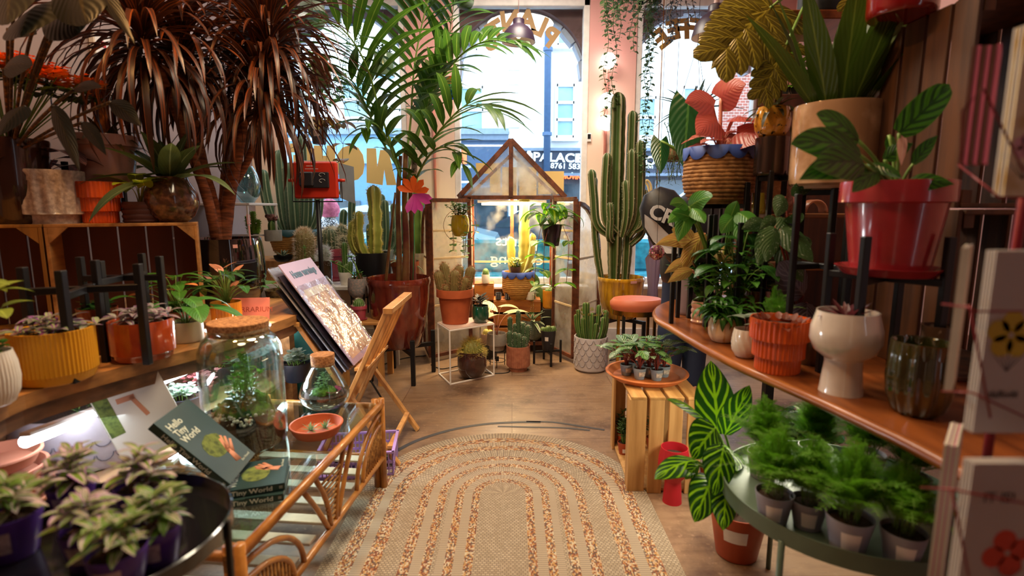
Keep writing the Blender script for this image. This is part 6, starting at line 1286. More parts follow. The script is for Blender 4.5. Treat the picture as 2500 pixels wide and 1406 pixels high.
PP('plant_pot','glossy dark red cylinder pot on top of the tall slatted crate','pot',2195,85,150,170,Y=1.9,z=2.031,kind='cyl',m=pm('dark_red_gloss','7a0c10',.15,coat=1),soil=True)
PP('plant_pot','shiny silver-rimmed pot behind the strap-leaved plant','pot',2100,130,60,120,Y=2.2,z=None,kind='cyl',m=pm('chrome','8a8a9a',.1,1)) if 0 else None
# red pot on tall stand
redg=pm('red_pink_glaze','a02c34',.25,coat=.6,h2='7a1a20',n=.3)
def bigleaf(mb,A,B,W,sh,sag=.1,face=(0,-1,.3),n=14,cols=7,fold=.25,wave=.0,rn=.4):
    A=V(A);B=V(B); d=B-A; L=d.length; up=V((0,0,1)); mid=(A+B)/2+up*L*sag; pts=bez(A,mid,B,n); a,b=SH[sh]; tm=a/(a+b); nm=tm**a*(1-tm)**b; hc=(cols-1)//2; vs=[];us=[]
    for i,p in enumerate(pts):
        t=i/n; dd=(pts[min(i+1,n)]-pts[max(i-1,0)]).normalized(); f=V(face); s=f.cross(dd).normalized(); nr=dd.cross(s); nr=nr if nr.dot(f)>0 else -nr
        tt=max(.03,min(1,t)); w=W/2*(tt**a*(1-tt)**b)/nm; back=.22*L*max(0,1-t*3.2) if sh in('heart','arrow') else 0
        for k in range(-hc,hc+1):
            e=k/hc; ae=abs(e); vs.append(p+s*w*e+nr*(w*fold*(.5-ae)+wave*W*sin(t*19)*ae)-dd*back*ae); us.append((.5+.5*e,t))
    mb.add(vs,[(i*cols+k,i*cols+k+1,(i+1)*cols+k+1,(i+1)*cols+k) for i in range(n) for k in range(cols-1)],us,rn)
def bl_(c,part,m,sm,leaves,base=(0,0),thick=2):
    """leaves given as (stem base px,py)->(leaf base px,py,Y)->(tip px,py,Y), width"""
    l=c.root.location
    for q in leaves:
        a,b,W_,sh=q[:4]; kw=q[4] if len(q)>4 else {}
        A=aY(*a)-l; B=aY(*b)-l; p0=V((base[0],base[1],c.top)); s=scl(A+l)
        tube(c.part('stems',sm),bez(p0,(p0.x*.5+A.x*.5,p0.y*.5+A.y*.5,max(p0.z,A.z)*.7+c.top*.3),A,7),thick*s,6); bigleaf(c.part(part,m),A,B,W_*s,sh,rn=c.rng.random(),**kw)
zeb=g('355c22','8ab03c','zebra',fq=5,th=.35,sl=.35); zebv=g('1f4a22','a8d048','vein',fq=5,th=.45,sl=.4,r=.3); 
def calr(c):
    bl_(c,'leaves',g('3a6a1c','1c3a18','zebra',fq=5,th=.3,sl=.35,r=.3),stm,[((2095,345,1.6),(1992,278,1.5),70,'ovate'),((2100,380,1.55),(1930,352,1.42),92,'ovate',dict(sag=.12)),((2105,400,1.5),(1950,440,1.36),70,'lance'),((2110,405,1.48),(1985,410,1.36),86,'ovate'),((2195,325,1.6),(2318,205,1.55),72,'oblong',dict(sag=-.05)),((2170,330,1.66),(2185,400,1.66),30,'lance'),((2220,445,1.5),(2330,450,1.45),44,'lance'),((2120,400,1.6),(2200,435,1.5),46,'ovate'),((2080,330,1.62),(2010,300,1.55),60,'ovate'),((2160,390,1.62),(2230,350,1.6),40,'lance'),((2150,420,1.55),(2080,470,1.4),50,'ovate'),((2230,400,1.6),(2290,330,1.58),34,'lance')],thick=4)
    bigleaf(c.part('pink_leaf',g('e8a898','f0c8b0','plain')),aY(2205,330,1.6)-c.root.location,aY(2200,405,1.58)-c.root.location,.03,'lance')
PP('potted_calathea','big glossy red pot with saucer and veined-leaf plant on a tall black stand','potted plant',2165,697,236,222,Y=1.62,z=1.20,kind='terra',m=redg,sau=redg,extra=lambda c:calr(c))
st4('tall black stand holding the big red pot over the right counter',2152,1.62,1.20,.155,.12,th=.022,rz=.65)
st4('tall black stand holding the beige marbled pot',1935+110,2.18,1.475,.16,.0,th=.022)
PP('potted_birds_nest_fern','large beige marbled glossy pot with broad upright strap leaves','potted plant',2030,455,192,196,Y=2.18,z=1.476,kind='cyl',m=pm('beige_marble','c8a080',.08,coat=1,h2='a07858',n=1.2,ns=7),sau=pm('beige_saucer','c8a080',.3),
  fol=[(rosette,dict(n=20,L=330,W=64,m=g('3f5418','6a7a30','plain',r=.35),el=(.98,1.5),dr=.2,sh='lance',cols=5,nn=12,fold=.2,Lm=.95,r0=.5)),(rosette,dict(n=3,L=250,W=44,m=g('8a9a6a','b8c098','plain'),el=(.9,1.0),dr=.2,sh='lance',cols=5,nn=12))])
# rope basket with pink syngonium
BK('potted_caladium','pink-leaved plant in big rope pot with blue dripping rim on a black stand','potted plant',1750,505,162,132,'belly',pm('natural_rope','a87848',.85,h2='7a5028',n=.6,ns=30,b=1,bs=50),pm('royal_blue_paint','24408c',.6),
  [(aroid,dict(n=9,H=56,R=52,L=74,W=50,m=g('c85a50','e8a898','vein',fq=5,th=.75,r=.35),sm=pnst,sh='arrow',dr=.9,el=(-.2,.5),st=3,wave=.03))],Y=2.7,z=1.42,lab=None)
bpy.data.objects['potted_caladium']
def cal2(c):
    bl_(c,'leaves',g('d0605a','8a9a4a','blotch',th=.66,r=.3),pnst,[((1760,240,2.7),(1822,205,2.6),80,'arrow'),((1740,262,2.65),(1672,250,2.5),80,'arrow'),((1750,300,2.6),(1700,330,2.45),84,'arrow'),((1800,330,2.6),(1880,345,2.45),90,'arrow'),((1790,290,2.7),(1840,300,2.5),70,'arrow')],thick=4)
c=mkctx(bpy.data.objects['potted_caladium'],scl(aY(1750,505,2.7)),.1,132*scl(aY(1750,505,2.7))*.86,5); cal2(c); finish(c)
st4('black stand around the blue-rimmed rope pot',1750,2.7,1.42,.165,.10,th=.022,rz=.35)
PP('potted_alocasia','alocasia with large dark arrow leaves behind the rope pot','potted plant',1712,470,60,60,Y=3.0,kind='taper',m=pm('dark_glaze2','2e2a2a',.3),extra=lambda c: bl_(c,'leaves',g('24502a','4f7a3a','plain',r=.25),stm,[((1680,255,2.95),(1668,410,2.85),88,'arrow',dict(sag=.0,fold=.15)),((1612,345,3.0),(1613,425,2.9),46,'arrow',dict(sag=0)),((1700,300,3.0),(1690,380,3),60,'arrow')],thick=4))
p=bpy.data.objects['potted_alocasia'].location; st4('tall black stand behind the rope pot carrying the alocasia',1712,3.0,p.z,.09,.03,th=.016,zb=zc)
# pots on the brown shelf
PP('plant_pot','speckled pink-brown tall vase pot on the brown shelf','pot',1895,515,86,110,Y=2.66,z=zs,kind='belly',m=pm('speckled_pink','b07a60',.4,coat=.3,h2='8a5844',n=1,ns=50))
PP('plant_pot','yellow bubble-textured glass pot on the brown shelf','pot',1852,520,34,50,Y=2.66,z=zs,kind='cyl',m=pm('yellow_bubble','d8b83a',.15,coat=1,b=1,bs=130))
mb=MB(); p=aY(1985,512,2.66)
for k in range(6): 
    R=.052-.005*k*0; pts=[(.0+.01*k*2,-.02*k*0,0)]
    tube(mb,[(R*cos(PI*i/12)*(1),-.03+.012*k,R*sin(PI*i/12)*1.1) for i in range(13)],.006,6)
o=mb.build('arch_ornament',pm('peach_glaze','c88468',.2,coat=.8)); o.location=(p.x,2.66,zs+.006); tag(o,'peach ribbed rainbow-arch ornament on the brown shelf','ornament')
PP('potted_bromeliad','pineapple plant in dark gold-flecked bowl on a metallic cylinder pot','potted plant',1883,343,84,72,Y=2.45,z=None,kind='round',m=pm('gold_fleck','2a1c10',.15,coat=1,h2='c88a2a',n=3,ns=60),fol=[(rosette,dict(n=22,L=92,W=12,m=g('4a4a2a','7a5a4a','blotch',th=.55),el=(-.1,1.1),dr=1.4,nn=9)),(rosette,dict(n=34,L=30,W=7,m=g('4a3a30','8a4a50','blotch',th=.5),el=(-.2,1.5),dr=.3,z=112)),(cacti,dict(L=[(0,0,0,0,120,17)],m=pm('red_pine','9a3a34',.6,h2='6a4a1c',n=1,ns=30),ribs=10,dep=.3,part='pineapple_fruit'))])
p=bpy.data.objects['potted_bromeliad.002'].location.copy(); hh=aY(1883,343,2.45).z
PP('plant_pot','bronze metallic cylinder pot under the gold-flecked bowl','pot',1880,430,78,90,Y=2.45,z=hh-.155,kind='cyl',m=pm('bronze_metal','5a4a44',.2,.9))
bpy.data.objects['potted_bromeliad.002'].location.z=hh-.155+90*scl(aY(1880,400,2.45))
st4('tall black stand holding the bronze cylinder pot',1880,2.45,hh-.156,.085,.02,th=.02)
# pots along the counter edge
PP('plant_pot','orange three-tier ribbed pot near the front of the right counter','pot',1895,918,134,130,z=zc,kind='tier',m=orange,fl=(36,.06,.02,.97),fol=[(rosette,dict(n=30,L=34,W=18,m=g('8a4a3a','5a2a2a'),el=(.1,1.3),dr=.3,sh='ovate',z=6,r0=.75))])
PP('potted_plant','white goblet-shaped glossy pot with thin dark-red rosette plant','potted plant',2050,972,156,200,z=zc,kind='goblet',m=pm('white_gloss','d8ccc4',.08,coat=1),fol=[(rosette,dict(n=20,L=84,W=13,m=g('6a3038','4a2028'),el=(.25,1.0),dr=.3,sh='lance',z=8))])
def rib_glass(c): pass
PP('glass_vase','olive green ribbed glass vase with cork near the card rack','vase',2235,1000,140,180,Y=1.38,z=zc,kind='belly',m=pm('olive_glass','1c1e0a',.05,coat=1,spec=1,h2='3a3a14',n=.6,ns=9),fl=(12,.14,.02,.98),soil=False)
PP('vase','tall white-brown flecked bottle vase behind the olive glass vase','vase',2285,860,70,180,Y=1.5,z=zc+.0,kind='taper',m=pm('flecked','b8a088',.4,h2='4a3424',n=2,ns=30),soil=False)
PP('potted_plant','white leaf-relief pot with one grey-green leaf on the counter edge','potted plant',1818,876,68,70,z=zc,kind='round',m=pm('white_relief','d8ccc0',.25,coat=.5),fl=(13,.10,.05,.95,.9),fol=[(aroid,dict(n=3,H=48,R=20,L=52,W=42,m=g('8a9a8a','c8d0c0','plain'),sm=redst,sh='heart',dr=.6))])
PP('potted_fern','peach striped round pot with drooping green antler fern on the counter','potted plant',1762,838,68,60,z=zc,kind='round',m=pm('peach_stripe','d8a868',.3,coat=.5,h2='e8cca8',n=3,ns=5,st=(6,6,.2)),fol=[(bush,dict(n=12,H=60,R=70,nl=4,L=78,W=18,m=g('3a6a24',None,'plain',r=.25),sm=stm,sh='lance',dr=2.0,el=.1,wave=0) if 0 else dict(n=12,H=60,R=60,nl=4,L=78,W=18,m=g('3a6a24',None,'plain',r=.25),sm=stm,sh='lance',dr=2.0,el=.1))])
PP('potted_plant','pale pink ringed cylinder pot with bushy green plant on the counter','potted plant',1712,792,52,54,z=zc,kind='wavy',m=pm('pale_pink_ring','e8b8a4',.3,coat=.4),fol=[(bush,dict(n=22,H=160,R=70,nl=8,L=46,W=17,m=g('4f8430'),sm=stm,sh='lance',dr=.9))])
PP('potted_plant','grey-mauve stoneware pot near the far end of the right counter','potted plant',1680,772,58,96,Y=2.75,z=zc,kind='cyl',m=pm('mauve_stone','8a7478',.8,n=.5),fol=[(bush,dict(n=6,H=40,R=34,nl=5,L=18,W=13,m=g('5a8a3a'),sm=stm,sh='round'))])
PP('potted_plant','amber ribbed pot with feathery green fern behind the orange tier pot','potted plant',1885,850,112,70,Y=2.05,z=zc,kind='cyl',m=pm('amber_ceramic2','b88028',.3,coat=.5),fl=(40,.05,.05,.95),fol=[(ferny,dict(n=22,H=90,R=78,m=g('5a9a24'),sm=stm,nb=9,nd=6,L=30))])
PP('plant_pot','small brown rimmed pot right of the orange tier pot','pot',1975,850,70,60,Y=1.85,z=zc,kind='taper',m=pm('brown_rim','6a4a2a',.3,coat=.5))
PP('potted_dieffenbachia','tall copper-leaved philodendron with large yellow-pink leaves at the counter end','potted plant',1725,770,64,62,Y=2.62,z=zc,kind='taper',m=pm('dark_plastic','3a2c28',.5),extra=lambda c: bl_(c,'leaves',g('b88a50','c8b05a','vein',fq=6,th=.8,r=.3),pnst,[((1705,590,2.6),(1600,598,2.4),40,'lance',dict(sag=.1)),((1700,600,2.5),(1640,560,2.4),50,'ovate'),((1690,640,2.5),(1622,668,2.3),30,'lance'),((1720,570,2.5),(1660,660,2.4),44,'ovate'),((1745,600,2.5),(1800,650,2.4),48,'ovate'),((1690,660,2.4),(1630,690,2.3),30,'lance'),((1740,640,2.6),(1790,600,2.5),40,'ovate')],thick=3))
PP('potted_aralia','tall green aralia with jagged leaves rising from the right counter','potted plant',1755,772,64,62,Y=2.5,z=zc,kind='taper',m=pm('dark_plastic','3a2c28',.5),extra=lambda c: bl_(c,'leaves',g('4f8a30','8ab050','plain',r=.35),stm,[((1680,510,2.4),(1630,545,2.3),32,'ovate'),((1682,512,2.4),(1655,590,2.3),44,'ovate'),((1684,505,2.45),(1740,480,2.3),50,'ovate'),((1680,505,2.4),(1635,500,2.2),34,'lance'),((1690,510,2.4),(1720,545,2.3),40,'ovate'),((1790,530,2.4),(1760,570,2.3),44,'ovate'),((1800,520,2.4),(1850,560,2.3),50,'ovate'),((1800,530,2.4),(1810,600,2.3),44,'ovate'),((1780,540,2.4),(1800,490,2.4),36,'ovate'),((1700,540,2.4),(1640,520,2.3),30,'ovate')],thick=3))
PP('potted_monstera','swiss-cheese vine with lobed green leaves in grey pot on the counter','potted plant',1790,822,70,58,Y=2.3,z=zc,kind='cyl',m=pm('grey_brown_pot','6a5850',.5),fol=[(aroid,dict(n=22,H=210,R=90,L=70,W=46,m=g('3a6a2a',None,'plain',r=.25),sm=stm,sh='heart',dr=1.2)),(bush,dict(n=12,H=150,R=80,nl=5,L=50,W=22,m=g('5a9434'),sm=stm,sh='lance',dr=1.5))])
def beg(c):
    bl_(c,'leaves',g('3f5a30','b8c0a8','spot',fq=9,th=.22,r=.35),redst,[((1885,560,2.2),(1850,650,2.1),52,'ovate'),((1905,560,2.1),(1985,640,2.0),62,'ovate'),((1890,555,2.1),(1870,640,2.0),50,'ovate'),((1920,560,2.2),(1960,520,2.1),40,'ovate'),((1900,540,2.2),(1855,560,2.1),40,'lance'),((1915,480,2.2),(1895,530,2.1),42,'ovate'),((1940,480,2.2),(1985,440,2.1),40,'ovate'),((1900,600,2.2),(1960,690,2.1),58,'ovate'),((1930,590,2.2),(1980,600,2.1),50,'ovate'),((1905,530,2.2),(1930,600,2.1),54,'ovate'),((1870,545,2.2),(1810,560,2.1),36,'lance')],thick=3)
    bl_(c,'purple_leaf',g('6a5a6a','8a7a8a','vein',fq=7,th=.75,r=.4),redst,[((1960,720,2.15),(1900,640,2.1),100,'ovate',dict(sag=.0)),((1970,740,2.15),(1965,820,2.1),70,'ovate')],thick=4)
PP('potted_begonia','spotted-leaf begonia with purple undersides among the black stands','potted plant',1935,870,86,70,Y=2.2,z=zc,kind='taper',m=pm('dark_plastic','3a2c28',.5),extra=beg)
PP('potted_fittonia','pale patterned round-leaved plant in brown pot behind the stands','potted plant',1840,800,70,80,Y=2.55,z=zc,kind='cyl',m=pm('brown_gloss','7a4830',.2,coat=1),fol=[(bush,dict(n=16,H=80,R=66,nl=6,L=44,W=34,m=g('a8b878','5a7a3a','vein',fq=5,th=.5),sm=stm,sh='round',dr=.8))])
for (px,Y,z,R,ov,lab) in ((1690,2.55,1.17,.11,.2,'black stand rising at the far end of the right counter'),(1860,2.3,1.12,.13,.22,'black stand in the middle of the right counter'),(1995,1.95,1.2,.12,.25,'black stand left of the red pot')): st4(lab,px,Y,z,R,ov,th=.02,rz=.3)
# ================================================================ RIGHT FLOOR: crate, saucer, goblet, calathea, fern table
def fcrate():
    a=aZ(1530,1200,0); b=aZ(1476,1083,0); r=T('wooden_crate','upright pine slatted crate on the floor beside the rug carrying the big saucer','crate',(0,0,0)); ang=math.atan2(b.y-a.y,b.x-a.x)-PI/2; W_=.355;D_=.54;H_=.485
    r.location=V((a.x,a.y,0)); r.rotation_euler=(0,0,-.03); m=pal_w; t=.014
    mb=MB(); box(mb,(t/2,.035,H_/2),(t,.07,H_),bev=.002); box(mb,(t/2,D_-.035,H_/2),(t,.07,H_),bev=.002); mb.build('corner_post',m,r)
    mb=MB()
    for k in range(4): box(mb,(.04+(W_-.08)*k/3,-.006,H_/2),((.082,.07,.066,.07)[k],t,H_),bev=.002)
    mb.build('front_slat',m,r); mb=MB()
    for k in range(4): box(mb,(.045+(W_-.09)*k/3,D_+.006,H_/2),(.075,t,H_),bev=.002)
    mb.build('rear_slat',m,r); mb=MB()
    for k in range(4): box(mb,(.042+(W_-.084)*k/3,D_/2,H_+.006),(.074,D_+.03,t),bev=.002)
    mb.build('top_slat',wood('pinetop','d0a060','9a6a34',1),r); mb=MB(); box(mb,(W_-t/2,D_/2,H_-.05),(t,D_,.09)); box(mb,(W_-t/2,D_/2,.06),(t,D_,.09)); mb.build('back_board',m,r); mb=MB(); box(mb,(W_/2,D_/2,.012),(W_-.03,D_-.01,.014)); mb.build('floor_board',m,r); return r
fc=fcrate(); ztop=.485+.0135
def sm_pots():
    for k,(px,py,Y,w) in enumerate(((1518,1105,2.98,26),(1521,1133,2.86,30),(1590,1120,2.92,28))):
        PP('potted_succulent',('jade plant in terracotta nursery pot at the back of the pine crate','jade plant in terracotta nursery pot at the open front of the pine crate','jade plant seen through the slats of the pine crate')[k],'potted plant',px,py,w,30,Y=Y,z=.0195,kind='taper',m=plas,lab=(0,.35,.8,.35,white),fol=[(bush,dict(n=9,H=60,R=16,nl=9,L=15,W=7,m=g('5a7a4a'),sm=stm,sh='spoon',dr=.2,el=.6))])
sm_pots()
r,R,H,s=dish('terracotta_saucer','wide terracotta saucer of small potted plants on top of the pine crate','saucer',1577,946,198,17,ztop,pm('orange_terracotta','c8743c',.65,h2='b05a28',n=.3)); SZ=ztop+H*.22
npot=pm('grey_nursery','8a98a4',.5); lbw=pm('paper_label2','e0d8c8',.6,h2='8a8478',ns=70,n=.5)
for k,(dx,dy,lab) in enumerate(((-.105,.02,'at the left rim'),(-.05,-.05,'front left'),(-.01,.05,'at the rear centre'),(.035,-.07,'front right, nearest the rim'),(.09,-.01,'at the right rim'),(.06,.07,'rear right'),(.01,-.01,'in the middle'),(-.06,.07,'rear left'))):
    PPl=T('potted_calathea','young patterned calathea in grey nursery pot '+lab+' of the wide saucer','potted plant',(r.location.x+dx,r.location.y+dy,SZ+.0006),0,'young plants in the wide saucer'); mb=MB(); ri=potm(mb,'taper',.034,.060); mb.build('pot',npot,PPl); mb=MB(); lathe(mb,[(.0315,.053),(.001,.055)],16); mb.build('soil',soilm,PPl)
    mb=MB(); vs=[((.0298+.0045*j)*sin(-.6+1.2*i/5+.3),-(.0298+.0045*j)*cos(-.6+1.2*i/5+.3),.02+.025*j) for j in range(2) for i in range(6)]; mb.add(vs,[(i,i+1,7+i,6+i) for i in range(5)]); mb.build('label_sticker',lbw,PPl)
    c=mkctx(PPl,s,.028,.055,200+k); aroid(c,10,62,44,46,25,(g('3f6a34','b8d0a8','vein',fq=5,th=.5,r=.25),g('4a7a40','8ab060','zebra',fq=5,th=.5,r=.25))[k%2],redst,sh='ovate',dr=.7,el=(0,.7),cols=5); finish(c)
PP('plant_pot','matte red goblet-shaped pot standing on the floor beside the pine crate','pot',1640,1236,74,140,z=0,kind='goblet',m=pm('matte_red','b81828',.55,n=.15),fl=(40,.03,.5,.95))
zpl=g('1f5216','86c41c','zebra',fq=4.5,th=.62,sl=.45,r=.28,tl=.4)
def zplant(c):
    bl_(c,'leaves',zpl,stm,[((1755,1060,1.9),(1735,880,2.0),104,'ovate',dict(sag=0,fold=.1,face=(0,-1,.2))),((1770,1060,1.85),(1830,940,1.8),70,'ovate',dict(sag=0)),((1720,1025,1.9),(1628,975,1.8),46,'ovate',dict(face=(0,-.5,1))),((1745,1045,1.8),(1690,1120,1.7),96,'ovate',dict(fold=.1)),((1700,1125,1.75),(1598,1170,1.6),66,'ovate',dict(face=(-.2,-.6,1))),((1765,1090,1.7),(1745,1210,1.6),84,'ovate'),((1735,1170,1.7),(1695,1275,1.55),84,'ovate'),((1770,1200,1.65),(1765,1295,1.55),66,'ovate'),((1760,1080,1.9),(1800,1150,1.7),80,'ovate'),((1705,1135,1.7),(1672,1170,1.65),34,'ovate')],thick=3)
PP('potted_calathea','zebra-striped calathea in terracotta-coloured nursery pot with white stickers on the floor','potted plant',1795,1378,132,118,z=0,kind='taper',m=plas,lab=(-.5,.62,.9,.28,white),extra=zplant)
PP('potted_flower','small white flower pot behind the red goblet pot','potted plant',1730,1135,40,34,Y=2.6,z=0,kind='taper',m=plas,fol=[(bush,dict(n=6,H=120,R=20,nl=4,L=12,W=10,m=g('e8e4d0'),sm=stm,sh='round'))])
PP('potted_calathea','background green leafy plant in orange pot under the right counter','potted plant',1960,960,80,70,Y=2.7,z=0,kind='taper',m=orange,fol=[(bush,dict(n=12,H=90,R=90,nl=6,L=46,W=26,m=g('3a6a28'),sm=stm))])
# green round fern table
zf=.50
gm=pm('sage_metal','5a6a5a',.4,.2)
def ftable():
    p=aZ(2055,1215,zf); r=T('tray_table','round sage green metal tray table full of ferns at the lower right','table',(p.x,p.y,0)); l=aZ(1768,1190,zf); R=math.hypot(l.x-p.x,l.y-p.y); mb=MB(); lathe(mb,[(.001,zf-.006),(R*.99,zf-.006),(R,zf-.02),(R*1.008,zf-.02),(R*1.008,zf+.03),(R*.995,zf+.03),(R*.99,zf),(.001,zf)],80); mb.build('tray',gm,r)
    for k in range(3): a=3.75+2*PI*k/3; mb=MB(); tube(mb,[(R*1.0*cos(a),R*1.0*sin(a),0),(R*1.0*cos(a),R*1.0*sin(a),zf-.012)],.009,10); mb.build('leg',gm,r)
    return p,R
fp,fR=ftable(); print('fern table',fp,fR)
fm=g('6fb028','9ad040','plain',r=.6,tl=.5); gpot=pm('lilac_grey_pot','8a8898',.4)
for k,(px,py,w,lab) in enumerate(((1885,1285,88,'asparagus fern in grey-lilac pot at the left front of the sage tray'),(2065,1360,105,'asparagus fern in grey-lilac pot with big white label at the centre front'),(1968,1300,84,'asparagus fern in grey-lilac pot between the two front pots'),(2195,1390,100,'asparagus fern in grey-lilac pot partly behind the card stack'),(1860,1175,76,'asparagus fern in grey-lilac pot at the far left of the sage tray'),(1985,1160,76,'asparagus fern in grey-lilac pot in the rear middle of the sage tray'),(2110,1180,80,'asparagus fern in grey-lilac pot at the rear right of the sage tray'),(2215,1240,84,'asparagus fern in grey-lilac pot at the far right of the sage tray'))):
    PP('potted_fern',lab,'potted plant',px,py,w,w*.82,z=zf+.0005,kind='taper',m=gpot,lab=(-.45,.45,.9,.55,white),group='asparagus ferns on the sage tray',fol=[(ferny,dict(n=52,H=w*1.95,R=w*1.75,m=fm,sm=stm,nb=13,nd=8,L=w*.52))])
# ================================================================ CARD RACK at the right edge
redm=pm('red_wire','7a1824',.35,.3); cardw=pm('card_white','b8b0ac',.5,n=.1); envp=pm('envelope_pink','b85a78',.7,n=.2)
def cards(label,px0,py0,px1,py1,Y,n,dep,colr,face=None,pink=False,tilt=0):
    """a stack of greeting cards standing face to the aisle"""
    a=aY(px0,py1,Y); b=aY(px1,py0,Y); W_=b.x-a.x;H_=b.z-a.z
    out=[]
    for k in range(n):
        r=T('greeting_card',label+('' if k else ', front card'),'card',(a.x+W_/2,Y+dep*k,a.z),0,label); mb=MB(); box(mb,(0,0,H_/2),(W_,dep*.55,H_)); mb.build('card',colr if (k%2==0) else (envp if pink else cardw),r)
        if k==0 and face: face(r,W_,H_,dep)
        r['label']=label+(', front card' if k==0 else ', behind the front card'); 
        if k==0: del r['group']
        out.append(r)
    return out
def flower(col,cx,cz,R,n=5):
    def f(r,W_,H_,dep):
        mb=MB()
        for k in range(n): a=2*PI*k/n+.3; lathe_disc(mb,W_*cx+R*.6*cos(a),H_*cz+R*.6*sin(a),R*.5,-dep*.28-.0004)
        mb.build('printed_flower',pm('print_'+col,col,.6),r)
        mb=MB(); 
        for k in range(5): beam(mb,(W_*cx+.0,-dep*.28-.0003,H_*(cz-.2)),(W_*cx+.012*(k-2),-dep*.28-.0003,H_*(cz-.1)),.0006,.0012,up=(0,1,0))
        mb.build('printed_stem',pm('ink_black','25262c',.6),r)
    return f
def lathe_disc(mb,x,z,R,y,n=16): mb.add([(x+R*cos(2*PI*k/n),y,z+R*sin(2*PI*k/n)) for k in range(n)],[tuple(range(n))],smooth=False)
cards('yellow floral greeting card in the upper rack',2448,60,2640,478,.86,4,.006,pm('card_yellow','b8903a',.5,h2='d8c8a8',n=1.5,ns=12),flower('d8a0b0',-.2,.3,.02))
cards('white greeting card with yellow flower in the middle rack',2372,612,2600,1056,.80,4,.005,cardw,lambda r,W_,H_,d:(flower('c8b01c',-.12,.55,.035)(r,W_,H_,d),text(r,'lettering','daffodil',.016,pm('ink_black','25262c',.6),(-W_*.12,-d*.28-.0006,H_*.22),(PI/2,0,0),ext=.0003)))
cards('white greeting card with red and black print in the bottom rack',2325,1130,2560,1500,.72,4,.005,cardw,lambda r,W_,H_,d:(flower('c83a1c',.12,.42,.035,4)(r,W_,H_,d),text(r,'lettering','IT IS!',.022,pm('ink_black','25262c',.6),(-W_*.1,-d*.28-.0006,H_*.78),(PI/2,0,0),ext=.0003)))
def pack(label,px0,py0,px1,py1,Y,n,group,depth,pinktop=False,rz=-.75,ms=None):
    """edge-on pack of cards turned towards the aisle, thin cards side by side"""
    a=aY(px0,py1,Y); b=aY(px1,py0,Y); W_=(b.x-a.x); H_=b.z-a.z; g_=random.Random(n); ms=ms or ((cardw,pm('card_cream','c8bca8',.6),cardw,envp) if pinktop else (cardw,pm('card_cream','c8bca8',.6),cardw))
    for k in range(n):
        mb=MB(); w_=W_/n; hh=H_*g_.uniform(.985,1); box(mb,(0,depth/2,hh/2),(w_*.72,depth,hh)); o=mb.build('greeting_card',ms[k%len(ms)]); q=W_*(k+.5)/n; o.location=(a.x+q*cos(rz),Y+q*sin(rz)*.6,a.z); o.rotation_euler=(0,0,rz); tag(o,label,'card',group)
pack('dark brown card with pink tip seen edge-on in the upper rack pack',2338,112,2440,400,1.0,6,'edge-on dark cards in the upper rack',.07,ms=(pm('card_brown','5a3028',.6,n=.3),envp))
pack('greeting card seen edge-on in the middle rack pack',2304,602,2368,952,.90,8,'edge-on cards in the middle rack',.10); pack('greeting card seen edge-on in the pink-topped lower pack',2252,1082,2340,1500,.86,11,'edge-on cards in the lower rack',.13,True)
def rackw():
    r=T('card_rack','red wire card rack at the right frame edge holding greeting cards','rack',(.86,.9,0)); o=r.location; mb=MB()
    def W(px,py,Y): return aY(px,py,Y)-o
    for P in ([W(2300,742,.885),W(2366,750,.78),W(2375,760,.775),W(2500,760,.77)],[W(2345,395,.99),W(2350,270,.85),W(2400,215,.85),W(2500,420,.83)],[W(2368,745,.79),W(2418,1020,.78)],[W(2248,1190,.85),W(2325,1195,.70),W(2560,1240,.70)],[W(2325,1200,.7),W(2365,1406,.7)],[W(2300,955,.89),W(2372,958,.79),W(2600,1062,.79)],[W(2340,402,1.0),W(2440,482,.85),W(2640,482,.85)]): tube(mb,P,.0018,6)
    mb.build('wire',redm,r); mb=MB(); p=W(2482,600,.93); tube(mb,[(p.x,p.y,0),(p.x,p.y,2.0)],.008,10); mb.build('pole',redm,r); mb=MB(); 
    for a in range(4): tube(mb,[(p.x,p.y,.01),(p.x+.2*cos(a*PI/2),p.y+.2*sin(a*PI/2),.006)],.006,6)
    mb.build('foot',redm,r)
rackw()
